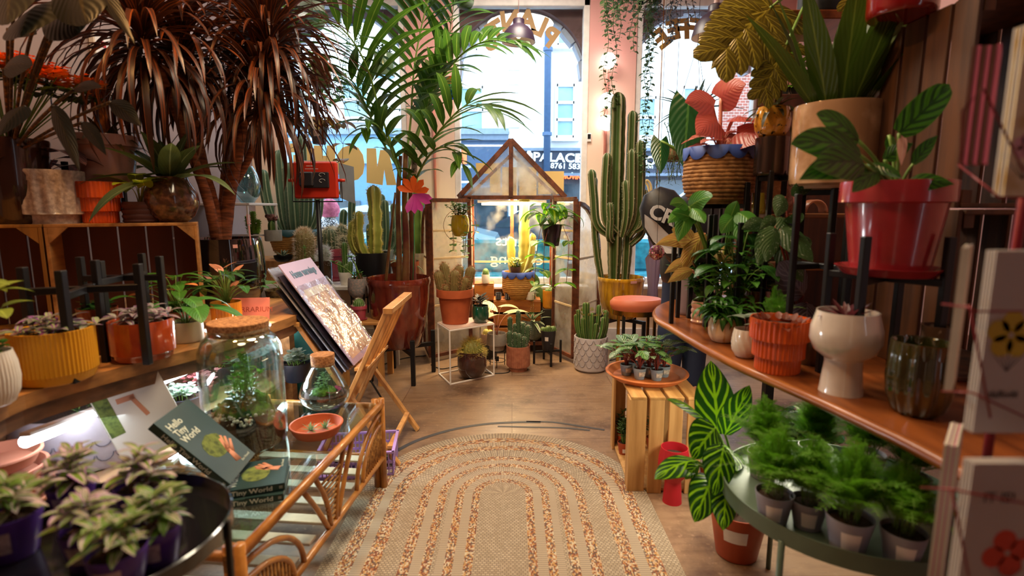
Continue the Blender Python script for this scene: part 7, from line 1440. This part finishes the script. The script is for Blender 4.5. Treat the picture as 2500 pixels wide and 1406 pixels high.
# ================================================================ PALM
palm=g('4a7020','98b048','plain',r=.35,tl=.42); 
def palmf(c):
    l=c.root.location; s=c.s; gg=c.rng; L=c.part('leaflets',palm); R_=c.part('frond_rib',pm('palm_rib','6a8a3a',.5)); tr=c.part('cane',pm('palm_cane','5e2420',.4,h2='8a7a3a',n=.35,ns=5,st=(1,1,1.5)))
    W=lambda q: aY(*q)-l
    for pts,r0 in (([(975,700,4.35),(974,600,4.36),(972,480,4.4),(978,380,4.4)],8),([(990,700,4.3),(992,600,4.3),(988,480,4.3),(992,350,4.3)],9.5),([(1010,702,4.38),(1006,600,4.4),(1004,500,4.4),(1000,420,4.4)],8),([(940,702,4.45),(955,560,4.45),(965,470,4.45)],4)):
        P=cat([W(q) for q in pts],5); n=len(P); P[0].z=min(P[0].z,c.top); tube(tr,P,[r0*s*(1-.45*i/n) for i in range(n)],9)
    F=[([(985,430,4.3),(1002,300,4.3),(1012,160,4.3),(1040,20,4.2),(1090,-120,4.1)],150,1,.30),
       ([(980,420,4.4),(930,280,4.3),(890,150,4.1),(820,60,3.9),(720,70,3.7)],190,1,.25),
       ([(990,440,4.3),(1035,370,4.2),(1090,300,4.1),(1140,258,4.0),(1200,270,3.9)],150,1,.15),
       ([(995,420,4.4),(1050,240,4.4),(1120,140,4.3),(1190,100,4.2),(1270,110,4.1)],105,1,.22),
       ([(978,420,4.5),(925,330,4.5),(880,230,4.4),(850,190,4.3),(800,170,4.3)],120,1,.2),
       ([(1000,470,4.3),(1040,390,4.2),(1075,360,4.1),(1110,370,4.1),(1130,400,4.0)],90,1,.1),
       ([(980,440,4.4),(945,340,4.3),(910,300,4.2),(885,320,4.1)],90,1,.2),
       ([(990,430,4.3),(1015,330,4.5),(1060,220,4.6),(1090,120,4.6),(1110,0,4.5)],140,1,.3)]
    for pts,ll,_,t0 in F:
        P=cat([W(q) for q in pts],8); n=len(P); tube(R_,P,[3.4*s*(1-.8*i/n) for i in range(n)],6)
        lens=[0]; 
        for a,b in zip(P,P[1:]): lens.append(lens[-1]+(b-a).length)
        T_=lens[-1]; k=0; N_=int(T_/(s*28))
        for i in range(N_):
            t=t0+(1-t0)*(i+.5)/N_; j=min(n-2,max(0,next((q for q in range(n-1) if lens[q+1]>=t*T_),n-2))); p=P[j].lerp(P[j+1],(t*T_-lens[j])/max(1e-6,lens[j+1]-lens[j])); d=(P[j+1]-P[j]).normalized(); sd=d.cross(V((0,0,1))); sd=sd.normalized() if sd.length>.15 else V((1,0,0)); up=sd.cross(d)
            for e in(-1,1):
                q=ll*s*(.55+.75*sin(PI*min(1,(t-t0)/(1-t0)*.8+.15)))*gg.uniform(.85,1.1); v=(sd*e*.85+d*(.45+.6*t)+up*.28+V((0,0,gg.uniform(-.1,.1)))).normalized()
                leaf(L,p,v,q,21*s,'lance',gg.uniform(.5,1.2),.25,7,gg.random())
        leaf(L,P[-1],(P[-1]-P[-3]),ll*s*.8,15*s,'lance',.5,.2,6)
PP('potted_palm','kentia-like palm in big oxblood glazed pot on a black stand left of the greenhouse','potted plant',978,852,150,168,Y=4.32,z=.27,kind='big',m=pm('oxblood_glaze','5a1a14',.08,coat=1,h2='7a3020',n=.8,ns=9,st=(3,3,.5)),extra=palmf,top=.9)
stand('black four-legged stand under the oxblood palm pot',978,4.32,.27,.27,4,th=.034,rz=.5,leg_over=.10)
fo=T('plant_pick','painted orange and pink metal flower pick by the palm trunk','ornament',aY(1010,470,4.15)); s=scl(fo.location); 
mb=MB(); 
for k in range(5): leaf(mb,(0,0,0),(cos(.2+k*.65),-.3,sin(.2+k*.65)),42*s,16*s,'spoon',.1,.2,5,.3,side=(sin(.2+k*.65),.2,-cos(.2+k*.65)))
mb.build('petal',pm('petal_orange','e8641c',.5),fo); mb=MB()
for k,a in enumerate((-1.9,-1.5,-.5,-.25,-1.1)): leaf(mb,(0,-.01,-.01),(cos(a),-.3,sin(a)),50*s,17*s,'spoon',.2,.2,5,.3,side=(sin(a),.2,-cos(a)))
mb.build('petal',pm('petal_pink','b83a9a',.5),fo); mb=MB(); p=V((-.03,0,-.75)); tube(mb,[(0,0,0),(-.01,.02,-.4),p],.004,6); mb.build('stick',pm('green_wire','2a7a4a',.5),fo)
pt=T('plant_tag','grey printed tag hung on the palm stem','tag',aY(1012,425,4.2)); mb=MB(); beam(mb,(0,0,0),(0,0,.11),.045,.002,up=(0,1,0)); mb.build('tag',pm('tag_grey','a8a098',.6),pt); text(pt,'lettering','K',.04,pm('ink_black','25262c',.6),(0,-.003,.08),(PI/2,0,0)); text(pt,'lettering','K',.04,pm('ink_black','25262c',.6),(0,-.003,.03),(PI/2,0,0))
# ================================================================ HANGING THINGS
wire=pm('hang_wire','3a3a3a',.5)
def hang(name,label,px,py,w,h,Y,kind,m,fol,cat_='hanging plant',lab=None,zt_=ZC,cord=wire,extra=None,group=None):
    r=PP(name,label,cat_,px,py,w,h,Y=Y,kind=kind,m=m,fol=fol,lab=lab,extra=extra,group=group); s=scl(r.location); R=w*s/2; H=h*s; mb=MB(); top=V((0,0,min(zt_-r.location.z,H+2.5*R+.12) if zt_==ZC else zt_-r.location.z))
    for k in range(3): a=.5+2*PI*k/3; tube(mb,[(R*.98*cos(a),R*.98*sin(a),H*.97),top],.0018,4)
    if zt_==ZC: tube(mb,[top,(0,0,ZC-r.location.z)],.002,4)
    mb.build('hanger',cord,r); return r
stg=pm('string_green','4f6a34',.6)
strm=g('4a6a38','9ab070','plain',r=.5,tl=.3)
hang('hanging_vine','long trailing small-leaved vine hanging left of the right window',1538,-60,90,70,4.6,'taper',wht,[(trail,dict(n=10,LN=400,L=17,W=10,m=strm,sm=stg,out=12,step=11,lm_=.4)),(trail,dict(n=18,LN=170,L=17,W=10,m=strm,sm=stg,out=24,step=11,lm_=.4)),(trail,dict(n=2,LN=540,L=17,W=10,m=strm,sm=stg,out=10,step=8,lm_=.98,az=(-.1,.1)))])
hang('hanging_vine','dark wispy trailing vine hanging before the right window top',1635,-40,60,50,4.4,'taper',black,[(trail,dict(n=9,LN=220,L=14,W=6,m=g('3a3a38','5a5a50'),sm=brst,out=34,step=7,lm_=.5))])
hang('hanging_prayer_plant','prayer plant with red-veined oval leaves in grey nursery pot hanging by the left window',780,352,42,40,4.2,'taper',pm('grey_nursery2','4a4a54',.5),[(aroid,dict(n=22,H=30,R=62,L=44,W=28,m=g('8a8a3a','b84a3a','vein',fq=6,th=.72,h3='6a4a28'),sm=brst,sh='ovate',dr=1.6,el=(-.6,.4))),(trail,dict(n=2,LN=70,L=40,W=28,m=g('8a8a3a','b84a3a','vein',fq=6,th=.72,h3='6a4a28'),sm=brst,out=50,step=36,lm_=.8))],lab=(0,.6,.8,.35,white))
hang('hanging_plant','sage green glass pot on strings hanging before the left window',940,188,50,52,4.7,'cyl',pm('sage_glass','7a9a80',.15,coat=1),[(bush,dict(n=8,H=30,R=40,nl=6,L=14,W=8,m=strm,sm=stg))])
hang('hanging_plant','white round pot of trailing ivy hanging high by the left window',785,215,50,56,4.5,'round',wht,[(trail,dict(n=10,LN=90,L=20,W=16,m=g('7ab03a'),sm=stm,sh='heart',out=30)),(bush,dict(n=8,H=30,R=40,nl=5,L=20,W=16,m=g('7ab03a'),sm=stm,sh='heart'))])
hang('hanging_plant','grey-green pot hanging at the top behind the dragon tree',765,70,60,56,4.3,'belly',pm('sage_pot','6a7a6a',.5),[(bush,dict(n=6,H=30,R=40,nl=5,L=20,W=12,m=strm,sm=stg))])
hang('hanging_vine','thin dangling string vine before the left window',852,60,36,30,4.6,'taper',black,[(trail,dict(n=4,LN=240,L=11,W=6,m=g('4a7a3a'),sm=stg,out=6,step=9,lm_=.7))])
hang('hanging_plant','small dangling philodendron pot near the top of the middle window',1135,20,46,40,4.6,'round',pm('sage_pot','6a7a6a',.5),[(bush,dict(n=5,H=30,R=30,nl=4,L=18,W=10,m=strm,sm=stg))])
hang('hanging_aloe','pale pink pot of spiky aloe hanging before the right window',1692,350,80,92,4.2,'taper',pm('blush_pot','e8c8b8',.4),[(rosette,dict(n=18,L=120,W=13,m=g('5a7a78','7a9a90','plain',r=.4,tl=.15),el=(-.1,1.2),dr=.5,sh='grass',fold=.5,nn=8,r0=.3))])
hang('hanging_mistletoe_cactus','bushy hanging mistletoe cactus in wire basket by the right window',1645,395,50,34,4.6,'round',pm('coir','7a5a3a',.9),[(trail,dict(n=26,LN=90,L=14,W=3,m=g('5a6a30','8a8a4a'),sm=stg,out=20,step=9,lm_=.4)),(bush,dict(n=14,H=100,R=34,nl=8,L=14,W=3,m=g('5a6a30','8a8a4a'),sm=stg))])
# two pots hanging on the greenhouse
r=hang('hanging_plant','yellow pot of trailing round-leaved peperomia on wire hoop at the left greenhouse door',1124,577,46,52,4.66,'round',pm('mustard_glaze','b8a020',.1,coat=1,h2='8a7a18'),[(bush,dict(n=12,H=40,R=46,nl=7,L=12,W=11,m=g('4f7a2c','7a9a4a'),sm=brst,sh='round')),(trail,dict(n=5,LN=110,L=13,W=12,m=g('4f7a2c','7a9a4a'),sm=brst,sh='round',out=30,step=16,lm_=.5))],zt_=1.53)
mb=MB(); s=scl(r.location); tube(mb,[(40*s*sin(a*PI/14),-.02,26*s-40*s*cos(a*PI/14)) for a in range(29)],.002,5); mb.build('hoop',gold,r)
r=hang('hanging_philodendron','brasil philodendron in purple-black nursery pot hooked on the right greenhouse door',1346,600,52,52,4.62,'taper',pm('aubergine_pot','2c2230',.25,coat=.5),[(aroid,dict(n=16,H=60,R=60,L=44,W=27,m=g('5a9a20','b0cc40','center',th=.3,tl=.55),sm=stm,sh='heart',dr=1.3,el=(-.5,.4))),(trail,dict(n=3,LN=90,L=40,W=26,m=g('5a9a20','b0cc40','center',th=.3,tl=.55),sm=redst,sh='heart',out=26,step=34)),(aroid,dict(n=4,H=34,R=46,L=58,W=30,m=g('5a6a5a','8a8a8a'),sm=stm,sh='ovate',dr=1.4))],zt_=1.53)
# mirror balls
def mball(label,px,py,rp,Y,cols,rain=False):
    p=aY(px,py,Y); s=scl(p); R=rp*s; r=T('mirror_ball',label,'ornament',p); ms=[pm('mirror_'+c,c,.12,.85,n=.1) for c in cols]; mbs=[MB() for _ in ms]; gg=random.Random(int(px)); m=13
    for i in range(m):
        a0=PI*i/m; a1=PI*(i+.88)/m; n=max(3,int(26*sin((a0+a1)/2)))
        for k in range(n):
            b0=2*PI*k/n; b1=2*PI*(k+.86)/n; q=[(R*sin(a)*cos(b),R*sin(a)*sin(b),R*cos(a)) for a,b in((a0,b0),(a0,b1),(a1,b1),(a1,b0))]
            mi=min(len(ms)-1,int(i/m*len(ms))) if rain else gg.randrange(len(ms)); mbs[mi].add(q,[(3,2,1,0)],smooth=False)
    for mb_,m_ in zip(mbs,ms): mb_.build('mirror_tiles',m_,r)
    mb=MB(); ball(mb,(0,0,0),R*.97,20); mb.build('core',pm('ball_core','6a4a50',.4),r); mb=MB(); tube(mb,[(0,0,R),(0,0,ZC-p.z)],.0015,4); mb.build('cord',wire,r)
mball('rainbow-banded mirror ball hanging before the pillar',1102,215,28,4.9,['c83a2a','e8a83a','4aa86a','2a8ab8','5a4ab8'],True)
mball('pink-gold mirror ball hanging by the knotted curtain',1603,616,19,3.35,['d88a98','a85a78','e8c8c0'])
# knotted curtain
r=T('curtain','sheer lilac knotted curtain hanging in front of the right window','curtain',aY(1592,740,4.9)); p=r.location; mb=MB(); s=scl(p); n=40;vs=[]; Z=[(0,12),(40,10),(110,17),(125,8),(160,14),(200,7),(215,9),(240,3),(252,1.5)]
for z,w_ in Z:
    for k in range(n): a=2*PI*k/n; q=w_*s*(1+.28*sin(a*9+z)); vs.append((q*cos(a),q*sin(a)*.6,z*s))
mb.add(vs,[(i*n+k,i*n+(k+1)%n,(i+1)*n+(k+1)%n,(i+1)*n+k) for i in range(len(Z)-1) for k in range(n)]); mb.build('fabric',lm('curtain_voile','b8a0b8','c8b4c8','plain',r=.7,tl=.5),r); mb=MB(); tube(mb,[(0,0,250*s),(0,0,ZC-p.z)],.004,6); mb.build('rod_ring',gold,r)
# monstera leaf and big dark leaves coming in from the frame edges
def mons(c,leaves,mk,sm):
    for (A_,B_,W_) in leaves:
        l=c.root.location; A=aY(*A_)-l; B=aY(*B_)-l; d=B-A; L=d.length; d/=L; f=V((0,-1,.35)); s=f.cross(d).normalized(); sc_=scl(A+l); mb=c.part('leaves',mk); W=W_*sc_
        tube(c.part('stems',sm),bez((0,0,c.top),(A.x*.3,A.y*.3,max(c.top,A.z)*.8),A,8),4*sc_,7)
        bigleaf(mb,A,B,W*.5,'lance',.05,fold=.1,face=(0,-1,.35))
        for k in range(6):
            t=-.12+.16*k
            for e in(-1,1):
                b=A+d*L*max(0,t+.08)+V((0,0,.05*L*sin(PI*max(0,t)))); ll=W*(.62-.05*abs(k-1.5)); ang=1.25-.13*k+ (0.5 if k==0 else 0); v=d*cos(ang)+s*e*sin(ang)+V((0,0,-.12))
                bigleaf(mb,b,b+v*ll,W*.27,'oblong',.12,face=(0,-1,.35),n=8,cols=5,fold=.15)
PP('potted_monstera','monstera with huge split orange-lit leaves reaching in at the upper right','potted plant',2010,60,120,130,Y=2.75,z=2.30,kind='cyl',m=black,extra=lambda c: mons(c,[((1880,20,2.5),(1735,170,2.3),190),((1960,-90,2.5),(1830,-60,2.3),150),((1920,110,2.4),(1850,260,2.3),110),((2090,-20,2.4),(2130,90,2.3),110)],g('5a4c14','8a7a28','vein',fq=4,th=.85,r=.3,tl=.25),stm))
blk('wall_shelf','high dark wooden shelf behind the strap-leaved plant','shelf',aY(2010,60,2.75).x-.25,XR,2.6,2.95,2.26,2.30,dw)
blk('shelf_post','tall dark wooden post carrying the high shelf','post',2.0,2.06,2.88,2.94,0,2.26,dw)
PP('potted_climber','leafy climbing pothos on the right wall behind the pineapple plant','potted plant',1925,180,60,50,Y=3.4,z=2.0,kind='taper',m=black,fol=[(trail,dict(n=16,LN=260,L=34,W=22,m=g('6a8a28'),sm=brst,sh='heart',out=34,step=24)),(bush,dict(n=8,H=120,R=50,nl=7,L=34,W=22,m=g('6a8a28'),sm=brst,sh='heart'))])
blk('wall_shelf','narrow wall shelf holding the climbing pothos','shelf',1.66,XR,3.3,3.5,1.97,2.0,dw)
# upper left: big philodendron
def phil(c): bl_(c,'leaves',g('16150a','3a3010','plain',r=.45,tl=.05),pm('speckle_stem','8a5a20',.5,h2='3a2410',n=1.5,ns=60),[((95,20,2.0),(50,90,1.8),170,'heart',dict(sag=0)),((150,10,2.1),(190,85,1.9),150,'heart',dict(sag=0)),((40,-60,2.0),(20,60,1.75),150,'heart',dict(sag=0)),((190,-60,2.0),(215,60,1.8),170,'heart',dict(sag=0)),((210,-60,2.0),(330,110,1.75),40,'lance'),((20,70,2.2),(90,84,2.1),50,'ovate'),((10,170,2.1),(80,160,2.0),60,'ovate'),((60,260,2.1),(0,330,2.0),60,'ovate'),((180,220,2.1),(250,215,1.95),30,'lance'),((270,250,2.1),(345,310,2.0),44,'lance'),((130,260,2.0),(195,420,1.9),44,'lance'),((200,300,2.1),(260,380,2.0),34,'lance')],thick=4)
_c=mkctx(bpy.data.objects['potted_kalanchoe'],1,.05,.3,8); phil(_c)
kr=bpy.data.objects['potted_kalanchoe']; ph=T('potted_philodendron','large dark heart-leaved philodendron on speckled stems at the top left corner','potted plant',(kr.location.x+.12,2.5,zt2)); mb=MB(); potm(mb,'taper',.05,.12); mb.build('pot',black,ph); _c.root=ph
for k_,(mb_,m_) in _c.P.items(): mb_.v=[(a-.12,b-(2.5-kr.location.y),c_) for a,b,c_ in mb_.v]
finish(_c)
# fire call point on left wall
r=T('alarm_call_point','white call point box with red mark on the left wall','alarm',(XL,3.55,aY(195,100,3.5).z if 0 else 2.42)); mb=MB(); box(mb,(.02,0,0),(.04,.14,.14),bev=.006); mb.build('box',white,r); mb=MB(); box(mb,(.042,0,.0),(.004,.04,.035)); mb.build('mark',pm('alarm_red','b82020',.5),r)
# ================================================================ PEOPLE
def bm_body(root,mat,verts,edges,radii,name='body',sub=2):
    """one continuous smooth surface grown round a skeleton: metaball union turned into a mesh"""
    mbd=bpy.data.metaballs.new('m'); mbd.resolution=.028; mbd.threshold=.5
    o=bpy.data.objects.new('m',mbd); COL.objects.link(o)
    R=[r if isinstance(r,tuple) else (r,r) for r in radii]
    for a,b in edges:
        A=V(verts[a]);B=V(verts[b]); L=(B-A).length; n=max(2,int(L/.03))
        for k in range(n+1):
            t=k/n; p=A.lerp(B,t); rx=R[a][0]*(1-t)+R[b][0]*t; ry=R[a][1]*(1-t)+R[b][1]*t
            e=mbd.elements.new(); e.type='ELLIPSOID'; e.co=p; e.radius=1; e.size_x=rx*1.18;e.size_y=ry*1.18;e.size_z=min(rx,ry)*1.18; e.radius=1.0; e.stiffness=4
            
    dg=bpy.context.evaluated_depsgraph_get(); me=bpy.data.meshes.new_from_object(o.evaluated_get(dg)); bpy.data.objects.remove(o); me.name=name
    me.materials.clear(); me.materials.append(mat); me.polygons.foreach_set('use_smooth',[True]*len(me.polygons)); q=bpy.data.objects.new(name,me); COL.objects.link(q); q.parent=root; print('BODY',name,len(me.vertices),[round(x,2) for x in (max((v.co.x for v in me.vertices),default=0),max((v.co.z for v in me.vertices),default=0))]); return q
skin=pm('skin','c08a70',.5)
# seated person outside, back to the window
M,t,out=nt('knit_pattern'); p_=N(t,'BsdfPrincipled'); p_.inputs['Roughness'].default_value=.9; t.links.new(p_.outputs[0],out.inputs[0]); tc=N(t,'TexCoord'); vo=N(t,'TexVoronoi'); vo.feature='DISTANCE_TO_EDGE'; vo.inputs['Scale'].default_value=34; t.links.new(tc.outputs['Object'],vo.inputs[0]); t.links.new(mix(t,mth(t,'LESS_THAN',vo.outputs['Distance'],.09),C('e4e2e8'),C('2c2c3a')),p_.inputs['Base Color']); knit=M
def seated():
    Y=6.15; c=aY(805,520,Y); r=T('person','person seated outside the left window, seen from behind, pink hair and patterned white jacket','person',(c.x,Y,.56)); zt=c.z-.56+.02; H=zt # head centre height
    V_=[(0,0,0),(0,0,.22),(0,0,.44),(0,0,H-.21),(0,0,H-.1),(0,0,H),(0,0,H+.09),(-.2,0,H-.27),(-.27,.02,H-.52),(-.22,.2,H-.68),(.2,0,H-.27),(.27,.02,H-.52),(.22,.2,H-.68),(-.1,.4,.02),(.1,.4,.02),(-.1,.42,-.42),(.1,.42,-.42),(-.1,.56,-.46),(.1,.56,-.46),(-.2,.28,H-.68),(.2,.28,H-.68)]
    E=[(0,1),(1,2),(2,3),(3,4),(4,5),(5,6),(3,7),(7,8),(8,9),(3,10),(10,11),(11,12),(0,13),(0,14),(13,15),(14,16),(15,17),(16,18),(9,19),(12,20)]
    R=[(.17,.13),(.16,.12),(.18,.13),.09,.055,.095,.07,.075,.055,.045,.075,.055,.045,.085,.085,.055,.055,.045,.045,.035,.035]
    bm_body(r,skin,V_,E,R)
    J=[(0,0,-.03),(0,0,.22),(0,0,.42),(0,0,H-.24),(0,-.02,H-.13),(-.21,0,H-.24),(-.28,.02,H-.53),(-.22,.2,H-.69),(.2,0,H-.29),(.28,.02,H-.53),(.22,.2,H-.69)]
    o=bm_body(r,knit,J,[(0,1),(1,2),(2,3),(3,4),(3,5),(5,6),(6,7),(3,8),(8,9),(9,10)],[(.21,.17),(.2,.16),(.22,.165),(.14,.12),.095,.125,.09,.065,.125,.09,.065],'jacket')
    mb=MB(); gg=random.Random(2); hm=pm('pink_hair','d86a88',.7,h2='b04a6a',n=.8,ns=30)
    vs=[];n=20
    for i in range(9):
        for k in range(n):
            a=2*PI*k/n; e=-.7+i*.26; q=1+gg.uniform(-.05,.07); vs.append((.115*cos(e)*cos(a)*q,(.12*cos(e)*sin(a)-.012)*q,H+.02+.125*sin(e)*q))
    mb.add(vs,[(i*n+k,i*n+(k+1)%n,(i+1)*n+(k+1)%n,(i+1)*n+k) for i in range(8) for k in range(n)]); mb.build('hair',hm,r)
    for sx in (-1,1):
        mb=MB()
        for f in range(4): tube(mb,[(sx*.2+(f-1.5)*.02,.3,H-.68),(sx*.19+(f-1.5)*.021,.36,H-.69),(sx*.18+(f-1.5)*.02,.38,H-.72)],[.009,.0085,.007],6)
        tube(mb,[(sx*.16,.28,H-.68),(sx*.13,.33,H-.68),(sx*.12,.36,H-.7)],[.011,.009,.008],6); mb.build('hand',skin,r)
seated()
def standing():
    Y=3.85; f=aY(1690,700,Y); r=T('person','person in black hooded jacket and navy trousers bending behind the right counter','person',(f.x-.05,Y,0),.0); navy=pm('navy_trousers','1c2a4a',.8,n=.3); jk=pm('black_jacket','1c1c24',.45,n=.3,b=.6,bs=14)
    # leaning forward to the right, back to the camera-left
    S=[(0,0,.92),(.02,0,1.1),(.06,.02,1.28),(.14,.05,1.42),(.22,.06,1.46),(.30,.07,1.46),(.36,.07,1.42),(-.09,-.02,.5),(-.1,0,.07),(.1,.05,.5),(.1,.03,.07),(-.1,-.12,.04),(.1,-.1,.04),(-.08,-.1,1.34),(-.12,-.18,1.08),(.02,-.3,.98),(.28,.16,1.32),(.34,.1,1.06),(.38,-.1,.98)]
    bm_body(r,skin,S,[(0,1),(1,2),(2,3),(3,4),(4,5),(5,6),(0,7),(7,8),(0,9),(9,10),(8,11),(10,12),(3,13),(13,14),(14,15),(3,16),(16,17),(17,18)],[.13,.12,.13,.1,.055,.095,.08,.07,.05,.07,.05,.04,.04,.06,.05,.035,.06,.05,.035])
    bm_body(r,navy,[(0,0,.95),(0,0,.84),(-.09,-.01,.5),(-.1,0,.1),(.1,.04,.5),(.1,.03,.1)],[(0,1),(1,2),(2,3),(1,4),(4,5)],[.17,.165,.105,.085,.105,.085],'trousers')
    bm_body(r,jk,[(0,0,.93),(.02,0,1.1),(.06,.02,1.28),(.14,.05,1.42),(.23,.05,1.5),(.32,.06,1.52),(-.08,-.1,1.36),(-.13,-.18,1.1),(.0,-.27,1.0),(.28,.16,1.33),(.34,.1,1.08),(.37,-.06,1.0)],[(0,1),(1,2),(2,3),(3,4),(4,5),(3,6),(6,7),(7,8),(3,9),(9,10),(10,11)],[.2,.2,.21,.16,.12,.13,.11,.09,.07,.11,.09,.07],'jacket')
    # white back panel with big letters
    a=V((-.175,-.235,1.42));b=V((-.04,-.26,1.02))
    bk=T('backpack','black and white CR-lettered bag on the jacket of the bending person','bag',aY(1632,545,3.6)); bk.rotation_euler=(0,-.5,0); mb=MB()
    lathe(mb,[(.001,-.24),(.10,-.22),(.155,-.1),(.165,.05),(.13,.18),(.06,.245),(.001,.25)],28,sy=.62); mb.build('body',jk,bk); mb=MB()
    vs=[];P=[(-.118,-.16),(-.155,-.05),(-.16,.06),(-.13,.14),(-.09,.06),(-.045,-.08),(-.04,-.2)]
    for x,z in P: vs.append((x,-.104*math.sqrt(max(0,1-(x/.172)**2))-.004,z))
    mb.add(vs,[tuple(range(len(P)))],smooth=False); mb.build('white_panel',pm('bag_white','c8c8d0',.5),bk)
    text(bk,'lettering','CRE',.13,pm('bag_white','c8c8d0',.5),(-.02,-.112,.06),(PI/2,math.radians(50),0),ext=.003,off=.004)
    for sx,(hx,hy,hz) in ((-1,(.02,-.3,.98)),(1,(.38,-.1,.98))):
        mb=MB()
        for q in range(4): tube(mb,[(hx+(q-1.5)*.019,hy-.01,hz),(hx+(q-1.5)*.02,hy-.06,hz-.015),(hx+(q-1.5)*.019,hy-.08,hz-.04)],[.009,.0085,.0075],6)
        tube(mb,[(hx-sx*.03,hy,hz),(hx-sx*.05,hy-.03,hz-.01),(hx-sx*.05,hy-.055,hz-.02)],[.011,.0095,.008],6); mb.build('hand',skin,r)
    mb=MB()
    for x,y in((-.1,-.04),(.1,-.01)): box(mb,(x,y-.03,.045),(.09,.25,.08),bev=.03)
    mb.build('shoes',pm('shoe_black','141418',.5),r)
standing()

def cable(pts,label,r_=.004):
    mb=MB(); P=cat([aZ(x,y,r_+.0005) for x,y in pts],5); tube(mb,P,r_,6); tag(mb.build('power_cable',pm('cable_black','1a1a1c',.5)),label,'cable')
cable([(1480,842),(1500,866),(1488,880),(1515,870),(1530,850),(1512,838),(1498,850),(1520,866)],'tangled black cable on the floor behind the grey scallop pot')
cable([(1052,890),(1075,900),(1100,897),(1128,893),(1165,905),(1200,911),(1240,909),(1244,898)],'thin dark cable lying on the floor behind the white side table')
cable([(900,905),(935,890),(965,880),(1000,872),(1040,868)],'dark cable on the floor under the palm stand',.005)
# separate the repeated solid pieces of furniture into parts of their own
def split_parts(names):
    for o in [o for o in bpy.data.objects if o.type=='MESH' and o.parent and not o.children and o.name.split('.')[0] in names]:
        me=o.data; n=len(me.vertices); par=list(range(n))
        def find(a):
            while par[a]!=a: par[a]=par[par[a]]; a=par[a]
            return a
        for p in me.polygons:
            v=list(p.vertices); a=find(v[0])
            for b in v[1:]: par[find(b)]=a
        comp={}
        for p in me.polygons: comp.setdefault(find(p.vertices[0]),[]).append(p)
        if len(comp)<2 or len(comp)>40: continue
        uv=me.uv_layers[0].data
        for k,polys in enumerate(comp.values()):
            mb=MB(); idx={}
            for p in polys:
                f=[]
                for v in p.vertices:
                    if v not in idx: idx[v]=len(mb.v); mb.v.append(tuple(me.vertices[v].co)); mb.r.append(.5)
                    f.append(idx[v])
                mb.f.append(f); mb.sm.append(p.use_smooth); mb.u.append([tuple(uv[l].uv) for l in p.loop_indices])
            q=mb.build(o.name.split('.')[0],me.materials[0],o.parent); q.matrix_local=o.matrix_local.copy()
            if 'label' in o: q['label']=o['label']
        bpy.data.objects.remove(o)
split_parts({'leg','corner_post','printed_line','painted_rim','foot','side_pane','side_slat','end_slat','glazing_bar','cross_rail','slat','wire','shoes','corner_block','front_slat','rear_slat','top_slat','shelf_slat','upright','shop_window','fascia','fascia_ledge','collar','back_board','end_board','end_rail','lower_rail','rear_upper_pane','rear_lower_pane','crossbar','knob','pavement','light_strip','side_window','printed_flower','painted_band','base_board','back_slat','quoin','side_board','top_board'})
for o in bpy.data.objects:
    if o.name.startswith('shoes'): o.name='shoe'
